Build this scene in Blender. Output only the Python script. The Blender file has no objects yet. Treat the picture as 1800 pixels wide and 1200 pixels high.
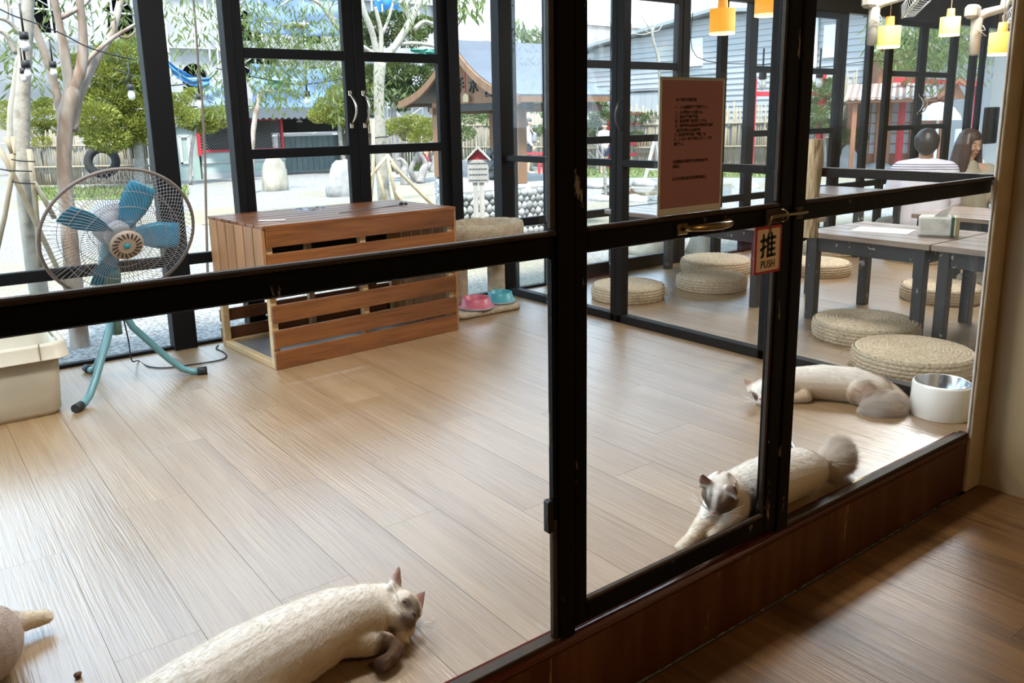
import bpy, bmesh, math, random
from mathutils import Vector, Matrix, Euler, noise
import numpy as np
rnd = random.Random(7)
sc = bpy.context.scene
C = sc.collection

# ------------------------------------------------------------------ camera
cd = bpy.data.cameras.new('camera'); cam = bpy.data.objects.new('camera', cd); C.objects.link(cam)
cd.sensor_width = 36.0; cd.sensor_fit = 'HORIZONTAL'; cd.lens = 1452.64 / 1800 * 36.0
cd.shift_y = -(600 - 527.23) / 1800; cd.clip_start = 0.02; cd.clip_end = 300
YAW, PITCH, ROLL = 0.64426887, 0.21640187, -0.01856095
CAM = Vector((0, 0, 1.15))
FWD = Vector((math.sin(YAW) * math.cos(PITCH), math.cos(YAW) * math.cos(PITCH), -math.sin(PITCH)))
_r = Vector((math.cos(YAW), -math.sin(YAW), 0)); _u = _r.cross(FWD)
RGT = math.cos(ROLL) * _r + math.sin(ROLL) * _u
UPV = math.cos(ROLL) * _u - math.sin(ROLL) * _r
cam.matrix_world = Matrix(((RGT.x, UPV.x, -FWD.x, CAM.x), (RGT.y, UPV.y, -FWD.y, CAM.y), (RGT.z, UPV.z, -FWD.z, CAM.z), (0, 0, 0, 1)))
sc.camera = cam
def at(px, py, y):
    """world point that the survey of the photograph gives for pixel (px, py) at the depth y of the garden"""
    d = FWD + RGT * ((px - 900) / 1452.64) - UPV * ((py - 527.23) / 1452.64)
    return CAM + d * (y / d.y)

# ------------------------------------------------------------------ world, sun, added fill lights, lobby lamp, exposure
w = bpy.data.worlds.new('sky'); sc.world = w; w.use_nodes = True
nt = w.node_tree; nt.nodes.clear()
out = nt.nodes.new('ShaderNodeOutputWorld'); bg = nt.nodes.new('ShaderNodeBackground')
tc = nt.nodes.new('ShaderNodeTexCoord'); sp = nt.nodes.new('ShaderNodeSeparateXYZ'); rp = nt.nodes.new('ShaderNodeValToRGB')
nt.links.new(tc.outputs['Generated'], sp.inputs[0]); nt.links.new(sp.outputs['Z'], rp.inputs[0])
rp.color_ramp.elements[0].position = 0.0; rp.color_ramp.elements[0].color = (0.70, 0.86, 1.0, 1)
rp.color_ramp.elements[1].position = 0.7; rp.color_ramp.elements[1].color = (0.48, 0.70, 0.95, 1)
nt.links.new(rp.outputs[0], bg.inputs['Color']); bg.inputs['Strength'].default_value = 1.45
nt.links.new(bg.outputs[0], out.inputs['Surface'])
sl = bpy.data.lights.new('sun', 'SUN'); sl.energy = 3.4; sl.angle = math.radians(9); sl.color = (1.0, 0.96, 0.90)
sun = bpy.data.objects.new('sun', sl); C.objects.link(sun)
sun.rotation_euler = Vector((0.28, 0.48, -1.0)).to_track_quat('-Z', 'Y').to_euler()
def area(name, loc, sx, sy, power, col, rot=(0, 0, 0)):
    l = bpy.data.lights.new(name, 'AREA'); l.shape = 'RECTANGLE'; l.size = sx; l.size_y = sy; l.energy = power; l.color = col
    o = bpy.data.objects.new(name, l); o.location = loc; o.rotation_euler = rot; C.objects.link(o); return o
area('fill_light_cat_room', (1.6, 2.3, 2.30), 1.2, 0.3, 20, (0.93, 0.96, 1.0))  # added fill under the cat room ceiling, no fitting there
area('fill_light_cat_room', (0.2, 3.2, 2.30), 1.2, 0.3, 16, (0.93, 0.96, 1.0))  # second added fill, brightens the back of the cat room
area('fill_light_dining', (5.6, 2.8, 2.30), 1.6, 0.4, 36, (0.97, 0.97, 0.97))  # added fill that brightens the dining room beyond what its pendants give
area('ceiling_light_lobby', (1.2, -0.9, 2.30), 0.5, 0.5, 7, (1.0, 0.62, 0.30))
vs = sc.view_settings; vs.view_transform = 'Standard'; vs.look = 'None'; vs.gamma = 1.0; vs.exposure = 1.62
try: vs.use_curve_mapping = False
except Exception: pass
sc.display_settings.display_device = 'sRGB'
cy = sc.cycles
cy.max_bounces = 8; cy.diffuse_bounces = 4; cy.glossy_bounces = 4; cy.transmission_bounces = 6; cy.transparent_max_bounces = 24
cy.use_denoising = True; cy.sample_clamp_indirect = 6.0; cy.caustics_reflective = False; cy.caustics_refractive = False

# ------------------------------------------------------------------ materials
def _lnk(t, a, b): t.links.new(a, b)
ALB = [1.0]      # reflectance scale for a family of materials (darkens outdoor colours to offset the raised sky and exposure)
def mat(name, col, rough=0.5, metal=0.0, col2=None, scale=8.0, stretch=(1, 1, 1), bump=0.0, bscale=None, detail=4.0, spread=(0.35, 0.65),
        spec=0.5, coat=0.0, coat_rough=0.1, rand=0.0, emit=None, estr=0.0, chips=None, chip_col=(0.3, 0.28, 0.25), chip_scale=14, attr=None, trans=0.0):
    col = tuple(c * ALB[0] for c in col); col2 = None if col2 is None else tuple(c * ALB[0] for c in col2)
    m = bpy.data.materials.new(name); m.use_nodes = True
    t = m.node_tree; b = t.nodes['Principled BSDF']
    b.inputs['Base Color'].default_value = (*col, 1); b.inputs['Roughness'].default_value = rough; b.inputs['Metallic'].default_value = metal
    b.inputs['Specular IOR Level'].default_value = spec; b.inputs['Coat Weight'].default_value = coat; b.inputs['Coat Roughness'].default_value = coat_rough
    src = None; co = None
    if col2 is not None or bump or chips or rand:
        tx = t.nodes.new('ShaderNodeTexCoord'); mp = t.nodes.new('ShaderNodeMapping'); mp.inputs['Scale'].default_value = stretch
        oi = t.nodes.new('ShaderNodeObjectInfo'); vm = t.nodes.new('ShaderNodeVectorMath'); vm.operation = 'ADD'
        ml = t.nodes.new('ShaderNodeVectorMath'); ml.operation = 'SCALE'; ml.inputs['Scale'].default_value = 37.0
        cmb = t.nodes.new('ShaderNodeCombineXYZ')
        for i in range(3): _lnk(t, oi.outputs['Random'], cmb.inputs[i])
        _lnk(t, cmb.outputs[0], ml.inputs[0]); _lnk(t, tx.outputs['Object'], vm.inputs[0]); _lnk(t, ml.outputs[0], vm.inputs[1]); _lnk(t, vm.outputs[0], mp.inputs[0])
        co = mp.outputs[0]
    if attr:
        a = t.nodes.new('ShaderNodeAttribute'); a.attribute_name = attr; src = a.outputs['Color']
    if col2 is not None:
        n = t.nodes.new('ShaderNodeTexNoise'); n.inputs['Scale'].default_value = scale; n.inputs['Detail'].default_value = detail
        _lnk(t, co, n.inputs['Vector'])
        mr = t.nodes.new('ShaderNodeMapRange'); mr.inputs[1].default_value = spread[0]; mr.inputs[2].default_value = spread[1]
        _lnk(t, n.outputs['Fac'], mr.inputs[0])
        mx = t.nodes.new('ShaderNodeMix'); mx.data_type = 'RGBA'
        mx.inputs[6].default_value = (*col, 1); mx.inputs[7].default_value = (*col2, 1)
        if src: _lnk(t, src, mx.inputs[6])
        _lnk(t, mr.outputs[0], mx.inputs[0]); src = mx.outputs[2]
    if rand:
        hs = t.nodes.new('ShaderNodeHueSaturation'); mr2 = t.nodes.new('ShaderNodeMapRange')
        mr2.inputs[3].default_value = 1 - rand; mr2.inputs[4].default_value = 1 + rand
        _lnk(t, oi.outputs['Random'], mr2.inputs[0]); _lnk(t, mr2.outputs[0], hs.inputs['Value'])
        if src: _lnk(t, src, hs.inputs['Color'])
        else: hs.inputs['Color'].default_value = (*col, 1)
        src = hs.outputs[0]
    if chips:
        n = t.nodes.new('ShaderNodeTexNoise'); n.inputs['Scale'].default_value = chip_scale; n.inputs['Detail'].default_value = 8; n.inputs['Roughness'].default_value = 0.7
        _lnk(t, co, n.inputs['Vector'])
        r = t.nodes.new('ShaderNodeValToRGB'); r.color_ramp.elements[0].position = chips; r.color_ramp.elements[1].position = chips + 0.02
        _lnk(t, n.outputs['Fac'], r.inputs[0])
        mx = t.nodes.new('ShaderNodeMix'); mx.data_type = 'RGBA'; mx.inputs[6].default_value = (*col, 1); mx.inputs[7].default_value = (*chip_col, 1)
        if src: _lnk(t, src, mx.inputs[6])
        _lnk(t, r.outputs[0], mx.inputs[0]); src = mx.outputs[2]
    if src: _lnk(t, src, b.inputs['Base Color'])
    if bump:
        n = t.nodes.new('ShaderNodeTexNoise'); n.inputs['Scale'].default_value = bscale or scale; n.inputs['Detail'].default_value = detail
        _lnk(t, co, n.inputs['Vector'])
        bp = t.nodes.new('ShaderNodeBump'); bp.inputs['Strength'].default_value = bump; bp.inputs['Distance'].default_value = 0.01
        _lnk(t, n.outputs['Fac'], bp.inputs['Height']); _lnk(t, bp.outputs[0], b.inputs['Normal'])
    if emit: b.inputs['Emission Color'].default_value = (*emit, 1); b.inputs['Emission Strength'].default_value = estr
    if trans:
        tr = t.nodes.new('ShaderNodeBsdfTranslucent'); ms = t.nodes.new('ShaderNodeMixShader'); ms.inputs[0].default_value = trans
        tr.inputs['Color'].default_value = (*col, 1)
        if src: _lnk(t, src, tr.inputs['Color'])
        _lnk(t, b.outputs[0], ms.inputs[1]); _lnk(t, tr.outputs[0], ms.inputs[2])
        _lnk(t, ms.outputs[0], t.nodes['Material Output'].inputs['Surface'])
    return m

def wood(name, dark, light, axis=1, scale=3.0, knots=0.0, rough=0.4, coat=0.0, rand=0.12, bump=0.15, ring=14.0, coat_rough=0.15, lines=0.55, spec=0.5, coat_ior=1.5):
    """board wood: grain lines along the axis, soft broad figure, per-board shift"""
    m = bpy.data.materials.new(name); m.use_nodes = True; t = m.node_tree; b = t.nodes['Principled BSDF']
    tx = t.nodes.new('ShaderNodeTexCoord'); oi = t.nodes.new('ShaderNodeObjectInfo')
    cmb = t.nodes.new('ShaderNodeCombineXYZ'); ml = t.nodes.new('ShaderNodeVectorMath'); ml.operation = 'SCALE'; ml.inputs['Scale'].default_value = 61.0
    for i in range(3): _lnk(t, oi.outputs['Random'], cmb.inputs[i])
    _lnk(t, cmb.outputs[0], ml.inputs[0]); ad = t.nodes.new('ShaderNodeVectorMath'); _lnk(t, tx.outputs['Object'], ad.inputs[0]); _lnk(t, ml.outputs[0], ad.inputs[1])
    def nz(sc_long, sc_cross, det, dist=0.0):
        mp = t.nodes.new('ShaderNodeMapping'); s = [sc_cross] * 3; s[axis] = sc_long; mp.inputs['Scale'].default_value = s
        _lnk(t, ad.outputs[0], mp.inputs[0]); n = t.nodes.new('ShaderNodeTexNoise'); n.inputs['Scale'].default_value = 1.0
        n.inputs['Detail'].default_value = det; n.inputs['Distortion'].default_value = dist; _lnk(t, mp.outputs[0], n.inputs['Vector']); return n.outputs['Fac']
    fig = nz(scale * 0.5, scale * 4, 3, 0.6); fine = nz(scale * 3.0, ring * 14, 4, 0.4); med = nz(scale * 1.1, ring * 3.2, 3, 1.2)
    def rng(x, a, bb):
        r = t.nodes.new('ShaderNodeMapRange'); r.inputs[1].default_value = a; r.inputs[2].default_value = bb; _lnk(t, x, r.inputs[0]); return r.outputs[0]
    def math_(op, x, y):
        q = t.nodes.new('ShaderNodeMath'); q.operation = op
        for i, v in enumerate((x, y)):
            if isinstance(v, float): q.inputs[i].default_value = v
            else: _lnk(t, v, q.inputs[i])
        return q.outputs[0]
    f = math_('ADD', math_('MULTIPLY', rng(fig, .3, .7), 0.45), math_('MULTIPLY', rng(med, .32, .68), lines))
    f = math_('SUBTRACT', f, math_('MULTIPLY', rng(fine, .52, .72), 0.30))
    mx = t.nodes.new('ShaderNodeMix'); mx.data_type = 'RGBA'; mx.inputs[6].default_value = (*dark, 1); mx.inputs[7].default_value = (*light, 1)
    _lnk(t, f, mx.inputs[0]); src = mx.outputs[2]
    if knots:
        v = t.nodes.new('ShaderNodeTexVoronoi'); mp = t.nodes.new('ShaderNodeMapping'); s = [7.5] * 3; s[axis] = 3.2; mp.inputs['Scale'].default_value = s
        _lnk(t, ad.outputs[0], mp.inputs[0]); _lnk(t, mp.outputs[0], v.inputs['Vector']); v.inputs['Scale'].default_value = 1.0
        k = rng(v.outputs['Distance'], knots, knots * 0.55)
        mk = t.nodes.new('ShaderNodeMix'); mk.data_type = 'RGBA'; mk.inputs[7].default_value = (dark[0] * .18, dark[1] * .15, dark[2] * .15, 1)
        _lnk(t, k, mk.inputs[0]); _lnk(t, src, mk.inputs[6]); src = mk.outputs[2]
    hs = t.nodes.new('ShaderNodeHueSaturation'); mr2 = t.nodes.new('ShaderNodeMapRange'); mr2.inputs[3].default_value = 1 - rand; mr2.inputs[4].default_value = 1 + rand
    _lnk(t, oi.outputs['Random'], mr2.inputs[0]); _lnk(t, mr2.outputs[0], hs.inputs['Value']); _lnk(t, src, hs.inputs['Color'])
    _lnk(t, hs.outputs[0], b.inputs['Base Color'])
    b.inputs['Roughness'].default_value = rough; b.inputs['Coat Weight'].default_value = coat; b.inputs['Coat Roughness'].default_value = coat_rough; b.inputs['Coat IOR'].default_value = coat_ior
    b.inputs['Specular IOR Level'].default_value = spec
    bp = t.nodes.new('ShaderNodeBump'); bp.inputs['Strength'].default_value = bump; bp.inputs['Distance'].default_value = 0.004
    _lnk(t, fine, bp.inputs['Height']); _lnk(t, bp.outputs[0], b.inputs['Normal'])
    if coat: _lnk(t, bp.outputs[0], b.inputs['Coat Normal'])
    return m

def glass_mat(name, tint=(0.988, 0.994, 0.992), refl=0.055, rough=0.0):
    m = bpy.data.materials.new(name); m.use_nodes = True; t = m.node_tree; t.nodes.remove(t.nodes['Principled BSDF'])
    tr = t.nodes.new('ShaderNodeBsdfTransparent'); tr.inputs['Color'].default_value = (*tint, 1)
    gl = t.nodes.new('ShaderNodeBsdfGlossy'); gl.inputs['Roughness'].default_value = rough
    lw = t.nodes.new('ShaderNodeFresnel'); lw.inputs['IOR'].default_value = 1.33
    mu = t.nodes.new('ShaderNodeMath'); mu.operation = 'MULTIPLY'; mu.inputs[1].default_value = refl / 0.055 * 0.20
    mn = t.nodes.new('ShaderNodeMath'); mn.operation = 'MINIMUM'; mn.inputs[1].default_value = refl * 1.1
    ms = t.nodes.new('ShaderNodeMixShader'); _lnk(t, lw.outputs[0], mu.inputs[0]); _lnk(t, mu.outputs[0], mn.inputs[0]); _lnk(t, mn.outputs[0], ms.inputs[0])
    _lnk(t, tr.outputs[0], ms.inputs[1]); _lnk(t, gl.outputs[0], ms.inputs[2]); _lnk(t, ms.outputs[0], t.nodes['Material Output'].inputs['Surface'])
    return m

G = glass_mat('window_glass')
BLACK = mat('black_painted_wood', (0.0035, 0.0033, 0.0032), 0.42, spec=0.1, chips=0.63, chip_col=(0.22, 0.19, 0.15), chip_scale=20, stretch=(1, 1, 0.25), bump=0.1, bscale=40)
BLACKC = mat('black_frame', (0.004, 0.0043, 0.005), 0.5, spec=0.15, chips=0.73, chip_col=(0.35, 0.33, 0.3), chip_scale=9)
BEAD = mat('brown_bead', (0.042, 0.024, 0.011), 0.55, spec=0.3, col2=(0.024, 0.014, 0.007), scale=20)
TABLEBLK = mat('worn_black_table', (0.022, 0.023, 0.025), 0.5, chips=0.62, chip_col=(0.45, 0.43, 0.40), chip_scale=16)

# ------------------------------------------------------------------ mesh helpers
class MB:
    def __init__(s): s.v = []; s.f = []; s.m = []; s.sm = []
    def add(s, vs, fs, mi=0, smooth=False):
        b = len(s.v); s.v += [tuple(x) for x in vs]
        for f in fs: s.f.append(tuple(b + i for i in f)); s.m.append(mi); s.sm.append(smooth)
        return s
    def box(s, c, d, mi=0, rot=None):
        h = [x / 2 for x in d]; pts = []
        for z in (-1, 1):
            for y in (-1, 1):
                for x in (-1, 1):
                    p = Vector((x * h[0], y * h[1], z * h[2]))
                    if rot is not None: p = rot @ p
                    pts.append((p.x + c[0], p.y + c[1], p.z + c[2]))
        return s.add(pts, [(0, 2, 3, 1), (4, 5, 7, 6), (0, 1, 5, 4), (2, 6, 7, 3), (0, 4, 6, 2), (1, 3, 7, 5)], mi)
    def span(s, a, b, mi=0):
        return s.box([(a[i] + b[i]) / 2 for i in range(3)], [abs(b[i] - a[i]) for i in range(3)], mi)
    def cbox(s, c, d, r=0.004, mi=0, rot=None):
        """box with chamfered edges"""
        h = [x / 2 for x in d]; r = min(r, min(h) * 0.9); pts = []; idx = {}
        for sx in (-1, 1):
            for sy in (-1, 1):
                for sz in (-1, 1):
                    for ax in range(3):
                        q = [sx * (h[0] - r), sy * (h[1] - r), sz * (h[2] - r)]; q[ax] = (sx, sy, sz)[ax] * h[ax]
                        idx[(sx, sy, sz, ax)] = len(pts); p = Vector(q)
                        if rot is not None: p = rot @ p
                        pts.append((p.x + c[0], p.y + c[1], p.z + c[2]))
        F = []
        I = lambda sx, sy, sz, ax: idx[(sx, sy, sz, ax)]
        for g in (-1, 1):
            F.append([I(g, -1, -1, 0), I(g, 1, -1, 0), I(g, 1, 1, 0), I(g, -1, 1, 0)][::g])
            F.append([I(-1, g, -1, 1), I(-1, g, 1, 1), I(1, g, 1, 1), I(1, g, -1, 1)][::g])
            F.append([I(-1, -1, g, 2), I(1, -1, g, 2), I(1, 1, g, 2), I(-1, 1, g, 2)][::g])
            for g2 in (-1, 1):
                F.append([I(g, g2, -1, 0), I(g, g2, -1, 1), I(g, g2, 1, 1), I(g, g2, 1, 0)][::g * g2])
                F.append([I(g, -1, g2, 0), I(g, 1, g2, 0), I(g, 1, g2, 2), I(g, -1, g2, 2)][::g * g2])
                F.append([I(-1, g, g2, 1), I(-1, g, g2, 2), I(1, g, g2, 2), I(1, g, g2, 1)][::g * g2])
                for g3 in (-1, 1):
                    F.append([I(g, g2, g3, 0), I(g, g2, g3, 1), I(g, g2, g3, 2)][::g * g2 * g3])
        return s.add(pts, F, mi)
    def beam(s, p0, p1, w, h, mi=0, up=(0, 0, 1)):
        p0 = Vector(p0); p1 = Vector(p1); d = p1 - p0; L = d.length; d.normalize(); up = Vector(up)
        if abs(d.dot(up)) > 0.99: up = Vector((1, 0, 0))
        x = d.cross(up).normalized(); z = x.cross(d)
        rot = Matrix((x, d, z)).transposed()
        return s.box((p0 + p1) / 2, (w, L, h), mi, rot)
    def tube(s, pts, r, n=8, mi=0, caps=True, smooth=True):
        pts = [Vector(p) for p in pts]; rs = r if isinstance(r, (list, tuple)) else [r] * len(pts)
        V = []; F = []; prev = None
        for i, p in enumerate(pts):
            d = (pts[min(i + 1, len(pts) - 1)] - pts[max(i - 1, 0)])
            if d.length < 1e-9: d = Vector((0, 0, 1))
            d.normalize()
            if prev is None:
                a = Vector((0, 0, 1)) if abs(d.z) < 0.9 else Vector((1, 0, 0)); x = d.cross(a).normalized()
            else:
                x = prev - d * prev.dot(d)
                x = x.normalized() if x.length > 1e-6 else d.orthogonal().normalized()
            prev = x; y = d.cross(x)
            for k in range(n):
                a = 2 * math.pi * k / n; V.append(p + x * (math.cos(a) * rs[i]) + y * (math.sin(a) * rs[i]))
        for i in range(len(pts) - 1):
            for k in range(n):
                F.append((i * n + k, i * n + (k + 1) % n, (i + 1) * n + (k + 1) % n, (i + 1) * n + k))
        s.add(V, F, mi, smooth)
        if caps:
            b = len(s.v) - len(V); s.f.append(tuple(b + k for k in range(n))[::-1]); s.f.append(tuple(b + (len(pts) - 1) * n + k for k in range(n)))
            s.m += [mi, mi]; s.sm += [False, False]
        return s
    def lathe(s, prof, n=32, mi=0, c=(0, 0, 0), smooth=True, axis=None, sx=1.0, sy=1.0):
        """profile of (radius, height), spun about z (or about axis, a rotation matrix)"""
        V = []; F = []
        for (r, z) in prof:
            for k in range(n):
                a = 2 * math.pi * k / n; p = Vector((r * math.cos(a) * sx, r * math.sin(a) * sy, z))
                if axis is not None: p = axis @ p
                V.append((p.x + c[0], p.y + c[1], p.z + c[2]))
        for i in range(len(prof) - 1):
            for k in range(n):
                F.append((i * n + k, i * n + (k + 1) % n, (i + 1) * n + (k + 1) % n, (i + 1) * n + k))
        return s.add(V, F, mi, smooth)
    def torus(s, c, R, r, axis=None, n=48, m=8, mi=0):
        V = []; F = []
        for i in range(n):
            a = 2 * math.pi * i / n
            for j in range(m):
                b = 2 * math.pi * j / m; p = Vector(((R + r * math.cos(b)) * math.cos(a), (R + r * math.cos(b)) * math.sin(a), r * math.sin(b)))
                if axis is not None: p = axis @ p
                V.append((p.x + c[0], p.y + c[1], p.z + c[2]))
        for i in range(n):
            for j in range(m):
                F.append((i * m + j, ((i + 1) % n) * m + j, ((i + 1) % n) * m + (j + 1) % m, i * m + (j + 1) % m))
        return s.add(V, F, mi, True)
    def prism(s, poly, a, b, plane='xz', mi=0):
        """extrude a 2-D outline between a and b along the third axis"""
        n = len(poly); f = {'xz': lambda u, v, w: (u, w, v), 'yz': lambda u, v, w: (w, u, v), 'xy': lambda u, v, w: (u, v, w)}[plane]
        V = [f(u, v, a) for u, v in poly] + [f(u, v, b) for u, v in poly]
        F = [tuple(range(n)), tuple(range(2 * n - 1, n - 1, -1))] + [(i, i + n, (i + 1) % n + n, (i + 1) % n) for i in range(n)]
        return s.add(V, F, mi)
    def ball(s, c, r, n=12, m=8, mi=0, sc_=(1, 1, 1)):
        prof = [(max(1e-4, r * math.sin(math.pi * i / m)), -r * math.cos(math.pi * i / m)) for i in range(m + 1)]
        b = len(s.v); s.lathe(prof, n, mi)
        for i in range(b, len(s.v)):
            v = s.v[i]; s.v[i] = (v[0] * sc_[0] + c[0], v[1] * sc_[1] + c[1], v[2] * sc_[2] + c[2])
        return s
    def mesh(s, name, mats):
        me = bpy.data.meshes.new(name); me.from_pydata(s.v, [], s.f)
        for m in (mats if isinstance(mats, (list, tuple)) else [mats]): me.materials.append(m)
        if me.polygons:
            me.polygons.foreach_set('material_index', s.m); me.polygons.foreach_set('use_smooth', s.sm)
        me.update(); return me
    def build(s, name, mats, parent=None, loc=(0, 0, 0), rot=None, fix=True):
        me = s.mesh(name, mats)
        if fix:
            bm = bmesh.new(); bm.from_mesh(me); bmesh.ops.recalc_face_normals(bm, faces=bm.faces); bm.to_mesh(me); bm.free()
        return link(name, me, parent, loc, rot)
def link(name, me, parent=None, loc=(0, 0, 0), rot=None):
    o = bpy.data.objects.new(name, me); C.objects.link(o); o.location = loc
    if rot is not None: o.rotation_euler = rot
    if parent is not None: o.parent = parent
    return o
def tag(o, label, cat, group=None, kind=None):
    if label: o['label'] = label
    if cat: o['category'] = cat
    if group: o['group'] = group
    if kind: o['kind'] = kind
    return o
def thing(name, label, cat, loc=(0, 0, 0), rotz=0.0, group=None):
    o = bpy.data.objects.new(name, None); C.objects.link(o); o.location = loc; o.rotation_euler = (0, 0, rotz); o.empty_display_size = 0.1
    return tag(o, label, cat, group)
def struct(name, parent=None):
    o = bpy.data.objects.new(name, None); C.objects.link(o); o['kind'] = 'structure'
    if parent is not None: o.parent = parent
    return o
def kids(o): return [c for c in C.objects if c.parent == o]
def dup(root, loc, rotz=0.0, label=None, group=None):
    r = root.copy(); C.objects.link(r); r.location = loc; r.rotation_euler = (0, 0, rotz)
    if label: r['label'] = label
    if group: r['group'] = group
    for ch in list(root.children):
        c = ch.copy(); C.objects.link(c); c.parent = r
        for g in list(ch.children):
            d = g.copy(); C.objects.link(d); d.parent = c
    return r
def bx(name, a, b, m, parent=None, kind=None, r=0.0):
    mb = MB(); c = [(a[i] + b[i]) / 2 for i in range(3)]; d = [abs(b[i] - a[i]) for i in range(3)]
    mb.cbox((0, 0, 0), d, r) if r else mb.box((0, 0, 0), d)
    o = mb.build(name, m, parent, c)
    if kind: o['kind'] = kind
    return o
# ------------------------------------------------------------------ the setting
FY, BY, RX, BOT = 1.257, 4.414, 3.268, -0.25
PLANK = wood('vinyl_plank', (0.235, 0.134, 0.054), (0.395, 0.262, 0.135), axis=1, scale=1.3, rough=0.40, coat=1.0, coat_rough=0.27, coat_ior=2.2, rand=0.05, bump=0.5, ring=11, lines=0.35)
PLANKD = wood('lobby_plank', (0.070, 0.029, 0.007), (0.20, 0.098, 0.030), axis=1, scale=1.6, rough=0.40, coat=0.12, coat_rough=0.25, rand=0.12, bump=0.3, ring=9)
SUB = mat('subfloor', (0.05, 0.035, 0.025), 0.8)
plank_cache = {}
def planks(parent, x0, x1, y0, y1, off, wdt, L, z, m):
    k0 = math.floor((x0 - off) / wdt)
    k = k0
    while off + k * wdt < x1 - 0.01:
        a = max(x0, off + k * wdt); b = min(x1, off + (k + 1) * wdt)
        if b - a > 0.01:
            s = 1.816 + (L / 2 if k % 2 else 0.0) + (0.17 if k % 3 == 1 else 0.0)
            if k in (0, 2): s = 1.816
            y = s - L * math.ceil((s - y0) / L)
            while y < y1 - 0.001:
                c, d = max(y0, y), min(y1, y + L)
                if d - c > 0.01:
                    key = (round(b - a, 3), round(d - c, 3), m.name)
                    if key not in plank_cache:
                        mb = MB(); mb.box((0, 0, -0.004), (b - a - 0.0010, d - c - 0.0007, 0.008), 1); mb.m[1] = 0; plank_cache[key] = mb.mesh('plank', [m, SUB])
                    link('plank', plank_cache[key], parent, ((a + b) / 2, (c + d) / 2, z))
                y += L
        k += 1
floor = bx('floor', (-1.3, FY + 0.02, -0.2), (RX + 0.0, BY + 0.03, -0.0085), SUB, kind='structure')
def kids_world(parent, fn):
    before = set(C.objects); fn()
    for o in set(C.objects) - before:
        if o.parent == parent: o.location = Vector(o.location) - Vector(parent.location)
kids_world(floor, lambda: planks(floor, -1.3, RX - 0.03, FY + 0.02, BY - 0.0, 0.2535, 0.189, 1.22, 0.0, PLANK))
floor_d = bx('floor_dining', (RX, FY + 0.02, -0.2), (10.4, BY + 0.03, -0.0085), SUB, kind='structure')
kids_world(floor_d, lambda: planks(floor_d, RX + 0.03, 10.4, FY + 0.02, BY + 0.03, 0.2535, 0.189, 1.22, 0.0, PLANK))
floor_l = bx('floor_lobby', (-2.5, -2.6, -0.4), (3.1, FY - 0.0, -0.2235), SUB, kind='structure')
kids_world(floor_l, lambda: planks(floor_l, -0.4, 3.1, -0.6, FY - 0.015, 0.1, 0.21, 1.22, -0.215, PLANKD))

CREAM = mat('cream_wall_paint', (0.40, 0.29, 0.15), 0.55, col2=(0.33, 0.235, 0.12), scale=2.5, bump=0.05, bscale=60, chips=0.74, chip_col=(0.2, 0.12, 0.06), chip_scale=10)
DARKCEIL = mat('dark_ceiling', (0.045, 0.045, 0.04), 0.6)
LIGHTCEIL = mat('pale_ceiling', (0.55, 0.52, 0.47), 0.7)
WHITEW = mat('white_wall_paint', (0.62, 0.60, 0.55), 0.7)
bx('ceiling', (-1.3, FY + 0.05, 2.36), (RX, BY + 0.25, 2.5), LIGHTCEIL, kind='structure')
bx('ceiling_dining', (RX, FY + 0.05, 2.36), (10.4, BY + 0.25, 2.5), DARKCEIL, kind='structure')
bx('ceiling_lobby', (-2.5, -2.6, 2.36), (3.2, FY + 0.05, 2.5), DARKCEIL, kind='structure')
bx('wall_lobby_back', (-2.5, -2.7, -0.4), (3.2, -2.6, 2.5), CREAM, kind='structure')
bx('wall_lobby_left', (-2.6, -2.7, -0.4), (-2.5, FY, 2.5), CREAM, kind='structure')
wr = bx('wall_right', (3.1, -2.6, -0.4), (3.2, 1.262, 2.4), CREAM, kind='structure')
TRIMC = mat('cream_trim', (0.50, 0.40, 0.26), 0.5, col2=(0.42, 0.33, 0.2), scale=9)
o = bx('trim_1', (2.992, 1.245, -0.215), (3.099, 1.262, 2.36), TRIMC, kind='structure', r=0.003)
SEAL = mat('white_sealant', (0.6, 0.58, 0.54), 0.5)
mb = MB(); pts = [(2.990 + 0.004 * noise.noise((0, 0, z * 9)), 1.258, z) for z in [0.01 + 0.03 * i for i in range(70)]]
mb.tube(pts, [0.004 + 0.003 * abs(noise.noise((3, 1, p[2] * 14))) for p in pts], 5); s = mb.build('trim_2', SEAL); s['kind'] = 'structure'
bx('wall_dining_front', (3.2, FY - 0.05, -0.2), (10.4, FY + 0.02, 2.4), WHITEW, kind='structure')
bx('wall_dining_right', (10.4, FY - 0.05, -0.2), (10.5, BY + 0.1, 2.4), WHITEW, kind='structure')

# ---- the glazed front with its push door
KICK = mat('red_brown_kick_board', (0.075, 0.022, 0.007), 0.4, col2=(0.13, 0.055, 0.02), scale=3.0, stretch=(5, 1, 0.6), spread=(0.45, 0.75), coat=0.06, spec=0.25, chips=0.64, chip_col=(0.26, 0.16, 0.08), chip_scale=4)
MAROON = mat('maroon_nosing', (0.075, 0.012, 0.008), 0.18, coat=0.6)
wf = struct('wall_front')
bx('kick_board', (-1.3, FY, -0.215), (2.992, FY + 0.02, -0.02), KICK, wf)
mb = MB(); mb.tube([(-1.3, FY + 0.012, -0.014), (2.995, FY + 0.012, -0.014)], 0.0165, 12); mb.span((-1.3, FY + 0.005, -0.03), (2.995, FY + 0.05, 0.001)); mb.build('nosing', MAROON, wf)
def fr(name, x0, x1, z0, z1, y0=0.010, y1=0.036, m=BLACK, r=0.003, parent=wf): return bx(name, (x0, FY + y0, z0), (x1, FY + y1, z1), m, parent, r=r)
fr('jamb_post', 1.061, 1.1085, 0.001, 2.36, 0.0)
fr('jamb_post', 1.857, 1.906, 0.001, 2.36, 0.0)
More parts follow.
